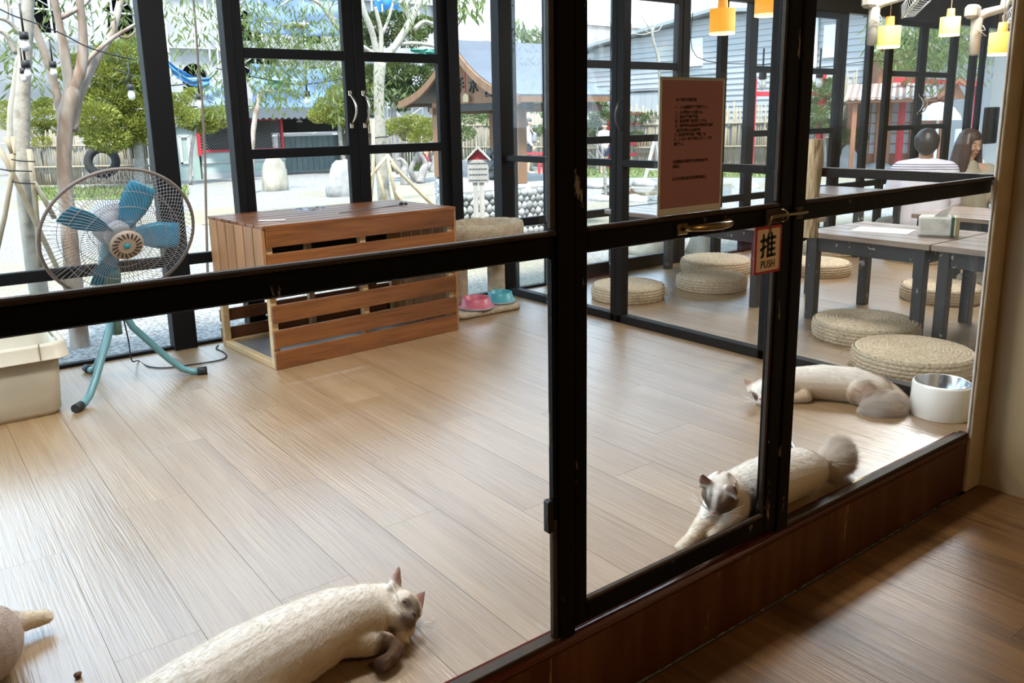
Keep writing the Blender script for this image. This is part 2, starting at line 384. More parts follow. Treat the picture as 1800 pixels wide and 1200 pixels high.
fr('mid_rail', -1.3, 1.061, 0.874, 0.918)
fr('mid_rail', 1.906, 2.992, 0.874, 0.918)
fr('head_rail', -1.3, 1.061, 2.2, 2.36); fr('head_rail', 1.1085, 1.857, 2.1, 2.36); fr('head_rail', 1.906, 2.992, 2.2, 2.36)
for x0, x1 in ((-1.3, 1.061), (1.906, 2.992)):
    fr('glazing_bead', x0, x1, 0.0015, 0.014, 0.0, 0.03, BEAD, 0.002)
    fr('glazing_bead', x0, x1, 0.918, 0.929, 0.0, 0.018, BEAD, 0.003)
fr('glazing_bead', 1.048, 1.061, 0.931, 2.2, 0.004, 0.02, BEAD, 0.003)
fr('glazing_bead', 1.048, 1.061, 0.014, 0.30, 0.004, 0.02, BEAD, 0.003)
fr('glazing_bead', 1.050, 1.061, 0.30, 0.874, 0.004, 0.02, BLACK, 0.003)
HINGE = mat('black_hinge', (0.02, 0.02, 0.02), 0.35, metal=0.6)
fr('hinge', 1.032, 1.048, 0.275, 0.35, 0.0, 0.02, HINGE, 0.003)
def pane(x0, x1, z0, z1, y, parent, m=G): return bx('glass_pane', (x0, y - 0.0025, z0), (x1, y + 0.0025, z1), m, parent)
pane(-1.3, 1.052, 0.012, 0.88, FY + 0.024, wf); pane(-1.3, 1.052, 0.915, 2.21, FY + 0.024, wf)
pane(1.9, 2.985, 0.012, 0.88, FY + 0.024, wf); pane(1.9, 2.985, 0.915, 2.21, FY + 0.024, wf)
d1 = struct('door_1')
D = lambda *a, **k: fr(*a, parent=d1, **k)
D('stile', 1.1105, 1.147, 0.016, 2.095, y0=0.004); D('stile', 1.803, 1.853, 0.016, 2.095, y0=0.004)
D('bottom_rail', 1.147, 1.803, 0.016, 0.062, y0=0.004); D('lock_rail', 1.147, 1.803, 0.874, 0.917, y0=0.004); D('top_rail', 1.147, 1.803, 2.03, 2.095, y0=0.004)
D('glazing_bead', 1.147, 1.803, 0.062, 0.074, y0=0.006, y1=0.02, m=BEAD); D('glazing_bead', 1.147, 1.803, 0.917, 0.929, y0=0.004, y1=0.018, m=BEAD)
D('glazing_bead', 1.794, 1.803, 0.08, 0.874, y0=0.008, y1=0.022, m=BEAD); D('glazing_bead', 1.794, 1.803, 0.931, 2.03, y0=0.008, y1=0.022, m=BEAD)
pane(1.14, 1.80, 0.065, 0.88, FY + 0.024, d1); pane(1.14, 1.80, 0.918, 2.04, FY + 0.024, d1)
BRASS = mat('worn_brass', (0.42, 0.30, 0.14), 0.28, metal=0.9, col2=(0.2, 0.14, 0.07), scale=30)
# pull handle: two feet and a bowed grip
mb = MB()
mb.cbox((1.432, FY + 0.001, 0.897), (0.036, 0.008, 0.026), 0.003); mb.cbox((1.59, FY + 0.001, 0.897), (0.03, 0.008, 0.022), 0.003)
P = [(1.432 + 0.158 * t, FY - 0.004 - 0.034 * math.sin(math.pi * min(1, max(0, t))) ** 0.55, 0.899 + 0.002 * math.sin(math.pi * t)) for t in [i / 14 for i in range(15)]]
mb.tube(P, [0.0065 + 0.003 * math.sin(math.pi * i / 14) for i in range(15)], 10)
mb.build('pull_handle', BRASS, d1)
# slide bolt with its cranked rod
mb = MB(); mb.cbox((1.775, FY + 0.001, 0.897), (0.075, 0.008, 0.04), 0.002); mb.cbox((1.872, FY - 0.003, 0.899), (0.03, 0.01, 0.03), 0.002)
mb.build('bolt_plate', mat('dark_bolt_plate', (0.06, 0.04, 0.025), 0.4, metal=0.7), d1)
mb = MB(); mb.tube([(1.738, FY - 0.012, 0.866), (1.738, FY - 0.014, 0.893), (1.744, FY - 0.014, 0.899), (1.80, FY - 0.014, 0.900), (1.893, FY - 0.014, 0.900)], 0.0042, 8)
mb.torus((1.795, FY - 0.011, 0.899), 0.014, 0.003, Matrix.Rotation(math.pi / 2, 3, 'Y'), 20, 6); mb.ball((1.738, FY - 0.012, 0.863), 0.006, 10, 6)
mb.build('bolt_rod', BRASS, d1)

# ---- the glazed back wall: posts and double doors, one module after the other (y = BY)
wb = struct('wall_back')
def bk(name, x0, x1, z0, z1, parent=wb, y0=-0.03, y1=0.03, m=BLACKC): return bx(name, (x0, BY + y0, z0), (x1, BY + y1, z1), m, parent, r=0.003)
FLOORZ = 0.0
bk('floor_track', -1.3, 10.4, 0.0, 0.018, y0=-0.012, y1=0.03)
bk('header', -1.3, 10.4, 2.02, 2.36, y0=-0.035, y1=0.035, m=mat('dark_header', (0.02, 0.019, 0.017), 0.5))
CHROME = mat('handle_steel', (0.55, 0.5, 0.42), 0.22, metal=1.0)
doorn = [1]; winn = [0]
def leaf(x0, x1, hinge_left, handles=True):
    """one door leaf: stiles, four rails, three panes, D handle"""
    doorn[0] += 1; d = struct('door_%d' % doorn[0])
    sw = 0.062
    bk('stile', x0, x0 + sw, 0.02, 2.015, d, -0.02, 0.02); bk('stile', x1 - sw, x1, 0.02, 2.015, d, -0.02, 0.02)
    for z0, z1 in ((0.02, 0.10), (0.437, 0.492), (0.962, 1.013), (1.482, 1.534), (1.96, 2.015)): bk('rail', x0 + sw, x1 - sw, z0, z1, d, -0.02, 0.02)
    for z0, z1 in ((0.09, 0.445), (0.485, 0.97), (1.005, 1.49), (1.525, 1.97)): pane(x0 + sw - 0.01, x1 - sw + 0.01, z0, z1, BY + 0.006, d)
    hx = (x1 - 0.040) if hinge_left else (x0 + 0.040)
    if handles:
        mb = MB(); s = 1 if hinge_left else -1
        P = [(hx + 0.012 * math.sin(math.pi * t) , BY - 0.022 - 0.045 * math.sin(math.pi * t) ** 0.6, 1.135 + 0.16 * t) for t in [i / 12 for i in range(13)]]
        mb.tube(P, 0.0065, 8); mb.cbox((hx, BY - 0.022, 1.125), (0.022, 0.006, 0.03), 0.002); mb.cbox((hx, BY - 0.022, 1.305), (0.022, 0.006, 0.03), 0.002)
        mb.build('pull_handle', CHROME, d)
    return d
def sidelight(x0, x1):
    winn[0] += 1; wd = struct('window_%d' % winn[0])
    bk('rail', x0, x1, 0.437, 0.492, wd, -0.02, 0.02)
    pane(x0, x1, 0.018, 0.44, BY + 0.006, wd); pane(x0, x1, 0.49, 2.02, BY + 0.006, wd)
posts = [(-1.25, -1.13), (1.088, 1.204), (1.49, 1.528), (2.915 - 0.075, 2.915), (3.217, 3.352), (3.62, 3.665), (4.955, 5.035), (5.40, 5.48), (5.755, 5.80), (7.10, 7.16), (7.53, 7.61), (7.88, 7.912), (9.2, 9.25), (9.60, 9.70), (9.84, 9.9)]
for a, b in posts: bk('post', a, b, 0.0, 2.36, y0=-(0.045 if a < 3.4 else 0.025), y1=0.045 if a < 3.4 else 0.025)
leaf(1.53, 2.2205, True); leaf(2.2235, 2.838, False)
leaf(3.666, 4.30, True); leaf(4.303, 4.954, False)
leaf(5.80, 6.44, True); leaf(6.443, 7.084, False)
leaf(7.911, 8.555, True); leaf(8.558, 9.2, False)
for a, b in ((-1.13, 1.088), (1.204, 1.49), (2.915, 3.217), (3.352, 3.62), (5.035, 5.40), (5.48, 5.755), (7.16, 7.53), (7.61, 7.88), (9.25, 9.60), (9.9, 10.4)): sidelight(a, b)

# ---- the glazed partition between the cat room and the dining room (x = RX)
wp = struct('wall_partition')
def pt(name, y0, y1, z0, z1, x0=-0.028, x1=0.028, m=BLACKC, parent=wp): return bx(name, (RX + x0, y0, z0), (RX + x1, y1, z1), m, parent, r=0.003)
pt('bottom_rail', FY + 0.06, BY - 0.05, 0.0, 0.045)
for a, b in ((3.283, 3.333), (3.336, 3.375), (2.312, 2.358)): pt('post', a, b, 0.0, 2.36)
for a, b in ((FY + 0.06, 2.312), (2.358, 3.283), (3.375, BY - 0.05)): pt('mid_rail', a, b, 0.879, 0.917); pt('head_rail', a, b, 2.2, 2.36)
for a, b in ((FY + 0.06, 2.315), (2.355, 3.286), (3.372, BY - 0.05)):
    for z0, z1 in ((0.04, 0.882), (0.914, 2.2)):
        bx('glass_pane', (RX - 0.0025, a, z0), (RX + 0.0025, b, z1), G, wp)
mb = MB(); P = [(RX - 0.03 - 0.045 * math.sin(math.pi * t) ** 0.6, 3.293, 1.075 + 0.16 * t) for t in [i / 12 for i in range(13)]]; mb.tube(P, 0.0065, 8); mb.build('pull_handle', mat('dark_handle', (0.08, 0.08, 0.08), 0.3, metal=0.8), wp)

# left side of the cat room: glazed as well
wl = struct('wall_left')
for y0 in (FY + 0.06, 2.3, 3.35, BY - 0.1): bx('post', (-1.33, y0, 0.0), (-1.27, y0 + 0.06, 2.36), BLACKC, wl)
for z0, z1 in ((0.0, 0.05), (0.437, 0.492), (2.2, 2.36)): bx('rail', (-1.325, FY + 0.1, z0), (-1.275, BY - 0.1, z1), BLACKC, wl)
for z0, z1 in ((0.05, 0.44), (0.49, 2.2)): bx('glass_pane', (-1.3025, FY + 0.1, z0), (-1.2975, BY - 0.1, z1), G, wl)
# ------------------------------------------------------------------ ground and garden base
def ground_mat():
    m = bpy.data.materials.new('gravel_ground'); m.use_nodes = True; t = m.node_tree; b = t.nodes['Principled BSDF']
    tx = t.nodes.new('ShaderNodeTexCoord')
    def nz(s, d=4, k='n'):
        n = t.nodes.new('ShaderNodeTexNoise' if k == 'n' else 'ShaderNodeTexVoronoi'); n.inputs['Scale'].default_value = s
        if k == 'n': n.inputs['Detail'].default_value = d
        _lnk(t, tx.outputs['Object'], n.inputs['Vector']); return n
    a = nz(38, 6); g = nz(0.35, 4); v = nz(45, 0, 'v')
    r = t.nodes.new('ShaderNodeValToRGB'); r.color_ramp.elements[0].color = (0.13, 0.127, 0.12, 1); r.color_ramp.elements[0].position = 0.35; r.color_ramp.elements[1].color = (0.34, 0.333, 0.315, 1); r.color_ramp.elements[1].position = 0.65
    _lnk(t, a.outputs['Fac'], r.inputs[0])
    r2 = t.nodes.new('ShaderNodeValToRGB'); r2.color_ramp.elements[0].position = 0.50; r2.color_ramp.elements[1].position = 0.60
    r2.color_ramp.elements[0].color = (0, 0, 0, 1); r2.color_ramp.elements[1].color = (1, 1, 1, 1); _lnk(t, g.outputs['Fac'], r2.inputs[0])
    mx = t.nodes.new('ShaderNodeMix'); mx.data_type = 'RGBA'; mx.inputs[7].default_value = (0.23, 0.20, 0.13, 1)
    mf = t.nodes.new('ShaderNodeMath'); mf.operation = 'MULTIPLY'; mf.inputs[1].default_value = 0.7
    _lnk(t, r2.outputs[0], mf.inputs[0]); _lnk(t, mf.outputs[0], mx.inputs[0]); _lnk(t, r.outputs[0], mx.inputs[6])
    _lnk(t, mx.outputs[2], b.inputs['Base Color']); b.inputs['Roughness'].default_value = 0.95; b.inputs['Specular IOR Level'].default_value = 0.1
    bp = t.nodes.new('ShaderNodeBump'); bp.inputs['Strength'].default_value = 0.8; bp.inputs['Distance'].default_value = 0.02; _lnk(t, v.outputs['Distance'], bp.inputs['Height']); _lnk(t, bp.outputs[0], b.inputs['Normal'])
    return m
GROUND = ground_mat()
bx('ground', (-70, -60, BOT - 0.3), (90, 110, BOT), GROUND, kind='structure')
# ------------------------------------------------------------------ things in the cat room
def rot_to(n, up=(0, 0, 1)):
    """matrix whose z axis is n"""
    n = Vector(n).normalized(); x = Vector(up).cross(n)
    x = x.normalized() if x.length > 1e-5 else Vector((1, 0, 0)); y = n.cross(x)
    return Matrix((x, y, n)).transposed()
def text_obj(name, body, size, m, parent, loc, rot=(math.pi / 2, 0, 0), align='CENTER', depth=0.0004, sx=1.0, bold=0.0, space=1.0, track=1.0):
    cu = bpy.data.curves.new(name, 'FONT'); cu.body = body; cu.size = size; cu.align_x = align; cu.extrude = depth; cu.offset = bold; cu.space_line = space; cu.space_character = track
    tmp = bpy.data.objects.new(name, cu); C.objects.link(tmp)
    me = bpy.data.meshes.new_from_object(tmp.evaluated_get(bpy.context.evaluated_depsgraph_get()))
    bpy.data.objects.remove(tmp); me.materials.clear(); me.materials.append(m)
    o = link(name, me, parent, loc, rot); o.scale = (sx, 1, 1); return o

# ---- pedestal fan
TEAL = mat('teal_enamel', (0.10, 0.25, 0.27), 0.35, col2=(0.13, 0.29, 0.31), scale=6)
BLADE = mat('blue_fan_blade', (0.03, 0.27, 0.42), 0.3, trans=0.35)
WIRE = mat('grey_wire', (0.30, 0.27, 0.25), 0.4, metal=0.3)
RIMM = mat('taupe_rim', (0.16, 0.13, 0.115), 0.45)
RUB = mat('black_rubber', (0.012, 0.012, 0.012), 0.6)
GREYP = mat('grey_motor_plastic', (0.32, 0.33, 0.35), 0.45)
BADGE = mat('beige_badge', (0.40, 0.32, 0.25), 0.45)
fan = thing('pedestal_fan', 'blue bladed industrial pedestal fan on a teal tripod stand', 'fan', (0.745, 3.95, 0.0))
FB = Vector((0.745, 3.95, 0.0))
n = Vector((0.05, -0.905, -0.40)).normalized(); Rf = rot_to(n)
cen = at(211, 413, 3.83) - FB
R0 = 0.312
mb = MB(); mb.torus(cen, R0, 0.0075, Rf, 64, 8); mb.build('grille_rim', RIMM, fan)
def cage(sign, depth, nw, name, swirl):
    mb = MB(); rows = [(0.07, 1.0), (0.11, 0.98), (0.16, 0.9), (0.21, 0.74), (0.26, 0.46), (0.30, 0.13), (R0, 0.0)]
    for k in range(nw):
        a0 = 2 * math.pi * k / nw; P = []
        for r, h in rows:
            a = a0 + swirl * (r - 0.07) / (R0 - 0.07); P.append(cen + Rf @ Vector((r * math.cos(a), r * math.sin(a), sign * depth * h)))
        mb.tube(P, 0.0011, 3, caps=False)
    for r, h in ((0.11, 0.98), (0.175, 0.87), (0.235, 0.63)): mb.torus(cen + Rf @ Vector((0, 0, sign * depth * h)), r, 0.0013, Rf, 48, 4)
    return mb.build(name, WIRE, fan, fix=False)
cage(1, 0.085, 96, 'front_grille', 0.55); cage(-1, 0.075, 80, 'rear_grille', -0.35)
mb = MB(); mb.lathe([(0.001, 0.100), (0.013, 0.100), (0.0135, 0.096)], 24, 1, cen, axis=Rf)
mb.lathe([(0.013, 0.096), (0.03, 0.097), (0.062, 0.094), (0.07, 0.086), (0.066, 0.078)], 40, 0, cen, axis=Rf)
fb = mb.build('front_badge', [BADGE, mat('teal_button', (0.02, 0.30, 0.36), 0.35)], fan)
mb = MB()
for k in range(18):
    a = 2 * math.pi * k / 18; u = Rf @ Vector((math.cos(a), math.sin(a), 0)); v = Rf @ Vector((-math.sin(a), math.cos(a), 0))
    p = cen + Rf @ Vector((0, 0, 0.0965))
    mb.add([p + u * 0.036 - v * 0.002, p + u * 0.059 - v * 0.001 + v * 0.008, p + u * 0.059 + v * 0.014, p + u * 0.036 + v * 0.004, p + u * 0.036 - v * 0.002 + n * 0.001, p + u * 0.059 + v * 0.007 + n * 0.001, p + u * 0.059 + v * 0.014 + n * 0.001, p + u * 0.036 + v * 0.004 + n * 0.001],
           [(0, 1, 2, 3), (4, 5, 6, 7), (0, 1, 5, 4), (1, 2, 6, 5), (2, 3, 7, 6), (3, 0, 4, 7)])
mb.build('badge_slots', RUB, fb)
mb = MB(); mb.lathe([(0.001, 0.03), (0.05, 0.03), (0.062, 0.015), (0.062, -0.02), (0.05, -0.03), (0.001, -0.03)], 28, 0, cen, axis=Rf); mb.build('blade_hub', GREYP, fan)
for k, a0 in enumerate((2.62, 1.2, -0.12, -1.9)):
    mb = MB(); V = []; Fq = []
    for i in range(8):
        r = 0.05 + 0.205 * i / 7; wd = 0.62 * (0.55 + 0.45 * math.sin(math.pi * min(1, 0.25 + 0.8 * i / 7)))
        for j in range(6):
            t = j / 5 - 0.5; a = a0 + t * wd * 1.15; V.append(cen + Rf @ Vector((r * math.cos(a), r * math.sin(a), -0.055 * t * (1 - 0.2 * i / 7))))
    for i in range(7):
        for j in range(5): Fq.append((i * 6 + j, i * 6 + j + 1, (i + 1) * 6 + j + 1, (i + 1) * 6 + j))
    mb.add(V, Fq, 0, True); o = mb.build('fan_blade', BLADE, fan); sd = o.modifiers.new('thick', 'SOLIDIFY'); sd.thickness = 0.002
mb = MB(); mb.lathe([(0.001, -0.03), (0.06, -0.035), (0.085, -0.06), (0.092, -0.10), (0.085, -0.165), (0.06, -0.20), (0.001, -0.205)], 32, 0, cen, axis=Rf); mb.build('motor_housing', GREYP, fan)
neck = cen + n * -0.12
mb = MB(); mb.tube([neck + Vector((0, 0, -0.02)), Vector((0.0, 0.02, 0.55)), Vector((0, 0, 0.50)), Vector((0, 0, 0.44))], [0.04, 0.042, 0.045, 0.036], 16); mb.build('neck_bracket', TEAL, fan)
mb = MB(); mb.tube([(0, 0, 0.46), (0, 0, 0.235)], 0.021, 18); mb.build('column', TEAL, fan)
mb = MB(); mb.lathe([(0.021, 0.42), (0.034, 0.418), (0.034, 0.36), (0.021, 0.355)], 20); mb.build('collar', TEAL, fan)
for fx, fy in ((0.501, 3.665), (1.085, 3.857), (0.650, 4.27)):
    d = Vector((fx, fy, 0)) - FB; L = d.length; d.normalize()
    P = [d * 0.024 + Vector((0, 0, 0.40)), d * 0.03 + Vector((0, 0, 0.345)), d * 0.065 + Vector((0, 0, 0.26)), d * (L * 0.56) + Vector((0, 0, 0.095)), d * (L * 0.72) + Vector((0, 0, 0.038)), d * (L * 0.84) + Vector((0, 0, 0.019)), d * (L * 0.93) + Vector((0, 0, 0.0165))]
    mb = MB(); mb.tube(P, 0.0155, 14); lg = mb.build('leg', TEAL, fan)
    mb = MB(); mb.tube([d * (L * 0.90) + Vector((0, 0, 0.0185)), d * (L * 1.02) + Vector((0, 0, 0.0185))], 0.0185, 14); mb.build('rubber_foot', RUB, lg)
cord = [at(221, 566, 4.0), at(230, 610, 4.02), at(243, 634, 4.05)]
P = [Vector((0.775, 3.96, 0.33)), Vector((0.79, 3.97, 0.20)), Vector((0.80, 4.0, 0.09))]
for px, py in ((243, 634), (262, 644), (295, 646), (340, 640), (385, 633), (398, 626), (392, 618), (380, 612), (384, 606)):
    d = FWD + RGT * ((px - 900) / 1452.64) - UPV * ((py - 527.23) / 1452.64); p = CAM + d * (-(1.15 - 0.004) / d.z); P.append(p)
def spline(P, k=6):
    out = []
    for i in range(len(P) - 1):
        p0, p1, p2, p3 = P[max(0, i - 1)], P[i], P[i + 1], P[min(len(P) - 1, i + 2)]
        for j in range(k):
            t = j / k; out.append(0.5 * ((2 * p1) + (p2 - p0) * t + (2 * p0 - 5 * p1 + 4 * p2 - p3) * t * t + (3 * p1 - p0 - 3 * p2 + p3) * t ** 3))
    return out + [P[-1]]
mb = MB(); mb.tube([p - FB for p in spline(P)], 0.0032, 6); mb.build('power_cord', RUB, fan)

# ---- storage tub
TUB = mat('cream_translucent_plastic', (0.62, 0.56, 0.43), 0.4, col2=(0.52, 0.45, 0.33), scale=4, trans=0.15)
tub = thing('storage_tub', 'cream plastic storage tub with a folded rim beside the fan', 'tub', (0.16, 3.90, 0))
def rrect(hx, hy, r, n=5):
    P = []
    for (cx, cyy, a0) in ((hx - r, hy - r, 0), (-hx + r, hy - r, 90), (-hx + r, -hy + r, 180), (hx - r, -hy + r, 270)):
        for i in range(n + 1):
            a = math.radians(a0 + 90 * i / n); P.append((cx + r * math.cos(a), cyy + r * math.sin(a)))
    return P
def loft(mb, rings, mi=0, smooth=True, closed_bottom=True):
    nn = len(rings[0]); V = [p for r in rings for p in r]; F = []
    for i in range(len(rings) - 1):
        for k in range(nn): F.append((i * nn + k, i * nn + (k + 1) % nn, (i + 1) * nn + (k + 1) % nn, (i + 1) * nn + k))
    mb.add(V, F, mi, smooth)
    if closed_bottom: b = len(mb.v) - len(V); mb.f.append(tuple(b + k for k in range(nn))); mb.m.append(mi); mb.sm.append(False)
mb = MB(); R_ = lambda hx, hy, r, z: [(x, y, z) for x, y in rrect(hx, hy, r)]
loft(mb, [R_(0.288, 0.195, 0.05, 0.0), R_(0.300, 0.206, 0.05, 0.02), R_(0.318, 0.212, 0.055, 0.285), R_(0.314, 0.208, 0.055, 0.285), R_(0.296, 0.2, 0.05, 0.022), R_(0.2, 0.1, 0.04, 0.018)])
mb.build('tub_body', TUB, tub)
mb = MB(); loft(mb, [R_(0.318, 0.212, 0.055, 0.29), R_(0.322, 0.216, 0.055, 0.305), R_(0.336, 0.23, 0.06, 0.307), R_(0.345, 0.239, 0.06, 0.295), R_(0.349, 0.243, 0.06, 0.245), R_(0.352, 0.246, 0.06, 0.243)], closed_bottom=False)
o = mb.build('tub_rim', TUB, tub); sd = o.modifiers.new('thick', 'SOLIDIFY'); sd.thickness = 0.003
mb = MB(); mb.cbox((0.24, -0.244, 0.278), (0.004, 0.006, 0.07), 0.001); mb.build('rim_seam', mat('dark_seam', (0.25, 0.2, 0.13), 0.6), tub)

# ---- slatted crate
PINE = wood('stained_pine', (0.10, 0.030, 0.007), (0.26, 0.092, 0.024), axis=0, scale=2.4, knots=0.10, rough=0.32, coat=0.25, rand=0.16, bump=0.12, ring=12)
PINEV = wood('pine_upright', (0.24, 0.10, 0.034), (0.43, 0.215, 0.085), axis=2, scale=2.6, knots=0.09, rough=0.4, rand=0.14, bump=0.1, ring=12)
PINED = wood('dark_inner_pine', (0.11, 0.035, 0.010), (0.24, 0.085, 0.028), axis=0, scale=2.4, knots=0.08, rough=0.45, rand=0.2)
PINEL = wood('pale_pine_frame', (0.42, 0.27, 0.12), (0.62, 0.45, 0.24), axis=1, scale=2.6, rough=0.45, rand=0.12)
ang = math.atan2(0.074, 1.078)
crate = thing('slatted_crate', 'large orange stained pine slatted crate hideout on the floor', 'crate', (1.366, 3.688, 0), ang)
W, Dp, H = 1.08, 0.655, 0.672
fz = [(0.0, 0.090), (0.105, 0.190), (0.226, 0.311), (0.345, 0.435), (0.468, 0.556), (0.586, H)]
for z0, z1 in fz:
    bx('slat', (0.0, -0.001, z0), (W, 0.018, z1), PINE, crate, r=0.002)
    bx('slat', (0.0, Dp - 0.018, z0 + 0.02), (W, Dp, z1 - (0.02 if z1 > 0.6 else -0.0)), PINED, crate, r=0.002)
for k in range(6):
    y0 = 0.004 + k * (Dp - 0.02) / 6
    bx('slat', (0.0 - 0.018, y0 + 0.004, 0.36), (-0.001, y0 + (Dp - 0.02) / 6 - 0.006, H), PINEV, crate, r=0.002)
    bx('slat', (W, y0 + 0.004, 0.0), (W + 0.018, y0 + (Dp - 0.02) / 6 - 0.012, H), PINEV, crate, r=0.002)
for k in range(7):
    y0 = k * Dp / 7
    bx('slat', (-0.016, y0 + 0.002, H), (W + 0.016, y0 + Dp / 7 - 0.009, H + 0.016), PINE, crate, r=0.002)
for x0 in (0.0, 0.5, W - 0.034):
    for y0 in (0.018, Dp - 0.018 - 0.034): bx('corner_post', (x0, y0, 0.0), (x0 + 0.034, y0 + 0.034, H - 0.001), PINEL, crate, r=0.002)
bx('sill_bar', (0.0, 0.052, 0.0), (0.034, Dp - 0.052, 0.030), PINEL, crate, r=0.002)
bx('sill_bar', (0.0, 0.052, 0.345), (0.034, Dp - 0.052, 0.375), PINEL, crate, r=0.002)
bx('sill_bar', (0.034, Dp - 0.06, 0.0), (W - 0.034, Dp - 0.03, 0.03), PINEL, crate, r=0.002)
bx('base_panel', (0.034, 0.052, 0.002), (W - 0.034, Dp - 0.062, 0.012), mat('grey_base_panel', (0.20, 0.18, 0.17), 0.4), crate)
cm = crate.matrix_basis if False else Matrix.Translation((1.366, 3.688, 0)) @ Matrix.Rotation(ang, 4, 'Z')
WHITEP = mat('white_plastic', (0.75, 0.75, 0.74), 0.35)
def ontop(u, v, dz=0.0): return cm @ Vector((u, v, H + 0.016 + dz))
mb = MB(); mb.tube([(0, 0, 0.004), (0.105, -0.075, 0.004)], 0.0042, 8); tag(mb.build('drinking_straw', WHITEP, None, ontop(0.06, 0.20)), 'white straw lying across the near left corner of the crate top', 'straw')
CLEAR = glass_mat('crumpled_clear_film', (0.9, 0.92, 0.94), 0.14, 0.12)
mb = MB(); V = []; F = []
for i in range(9):
    for j in range(6): V.append((0.02 * i - 0.08, 0.016 * j - 0.04, 0.012 + 0.020 * noise.noise((i * .9, j * .9, 3.3))))
for i in range(8):
    for j in range(5): F.append((i * 6 + j, i * 6 + j + 1, (i + 1) * 6 + j + 1, (i + 1) * 6 + j))
mb.add(V, F); o = mb.build('plastic_wrapper', CLEAR, None, ontop(0.42, 0.36, 0.012)); sd = o.modifiers.new('thick', 'SOLIDIFY'); sd.thickness = 0.0006
tag(o, 'crumpled clear plastic wrapper on the middle of the crate top', 'wrapper')
tw = thing('teaser_wand', 'thin dark cat teaser wand lying near the right edge of the crate top', 'toy', ontop(0.72, 0.28))
mb = MB(); mb.tube([(-0.22, -0.10, 0.004), (0.20, 0.02, 0.004)], 0.0025, 6); mb.build('rod', mat('grey_rod', (0.10, 0.10, 0.10), 0.4), tw)
mb = MB(); mb.ball((0.215, 0.025, 0.010), 0.010, 10, 6, 0, (1.6, 1, 0.9)); mb.ball((0.245, 0.03, 0.008), 0.008, 10, 6, 0, (1.6, 1, 0.9)); mb.build('black_tip', RUB, tw)

# ---- plush cat tree with the two bowls on its base
PLUSH = mat('beige_plush', (0.50, 0.41, 0.29), 0.95, col2=(0.38, 0.30, 0.20), scale=30, bump=0.9, bscale=120, spec=0.1)
tree = thing('cat_tree', 'beige plush cat tree with an oval bed on posts beside the crate', 'cat tree', (2.86, 4.13, 0))
def fuzz(mb, amp, fr_=60):
    for i, v in enumerate(mb.v):
        k = amp * noise.noise(Vector(v) * fr_); mb.v[i] = (v[0] + k, v[1] + k * .6, v[2] + k)
mb = MB(); loft(mb, [R_(0.235, 0.165, 0.05, 0.0), R_(0.245, 0.175, 0.055, 0.006), R_(0.245, 0.175, 0.055, 0.026), R_(0.235, 0.165, 0.05, 0.033)]); loft(mb, [R_(0.235, 0.165, 0.05, 0.033)]); mb.build('base', PLUSH, tree, (-0.06, -0.02, 0))
for px, py in ((0.165, 0.06), (-0.14, 0.03)):
    mb = MB(); mb.tube([(px, py, 0.03 + 0.04 * i) for i in range(11)], 0.056, 24); fuzz(mb, 0.004); mb.build('post', PLUSH, tree)
mb = MB(); mb.lathe([(0.001, 0.425), (0.20, 0.425), (0.245, 0.43), (0.262, 0.455), (0.266, 0.50), (0.258, 0.535), (0.240, 0.538), (0.226, 0.52), (0.215, 0.47), (0.18, 0.452), (0.001, 0.45)], 48, 0, (0.035, 0.0, 0), True, None, 1.0, 0.80); fuzz(mb, 0.006, 35); mb.build('oval_bed', PLUSH, tree)
PINK = mat('pink_plastic', (0.52, 0.115, 0.155), 0.4); BLUEB = mat('turquoise_plastic', (0.06, 0.33, 0.38), 0.4)
def bowl(name, label, loc, r, m):
    t = thing(name, label, 'bowl', loc)
    mb = MB(); mb.lathe([(0.001, 0.003), (r * 0.9, 0.0), (r * 1.02, 0.004), (r * 1.02, 0.016), (r * 0.96, 0.019), (r * 0.90, 0.02), (r * 0.80, 0.064), (r * 0.76, 0.067), (r * 0.72, 0.064), (r * 0.62, 0.022), (r * 0.4, 0.016), (0.001, 0.016)], 40); mb.build('bowl_body', m, t)
    mb = MB(); mb.lathe([(r * 1.025, 0.003), (r * 1.045, 0.006), (r * 1.045, 0.012), (r * 1.025, 0.014)], 40); mb.build('rubber_ring', GREYP, t)
    return t
bowl('pet_bowl', 'pink plastic pet bowl on the plush base of the cat tree', (2.757, 4.03, 0.0335), 0.105, PINK)
bowl('pet_bowl', 'turquoise plastic pet bowl on the plush base of the cat tree', (2.962, 4.065, 0.0335), 0.092, BLUEB)

# ---- white water bowl by the wall
wbt = thing('water_bowl', 'white cylindrical bowl with a steel liner beside the cream wall', 'bowl', (3.142, 1.432, 0.0))
mb = MB(); mb.lathe([(0.001, 0.001), (0.108, 0.0), (0.1105, 0.003), (0.1065, 0.124), (0.1045, 0.129), (0.100, 0.131), (0.096, 0.129), (0.096, 0.12)], 56); mb.build('white_shell', mat('white_melamine', (0.78, 0.75, 0.68), 0.3, coat=0.3), wbt)
mb = MB(); mb.lathe([(0.0995, 0.1315), (0.097, 0.1325), (0.094, 0.130), (0.088, 0.075), (0.078, 0.058), (0.001, 0.055)], 56); mb.build('steel_liner', mat('brushed_steel', (0.55, 0.56, 0.58), 0.2, metal=1.0), wbt)

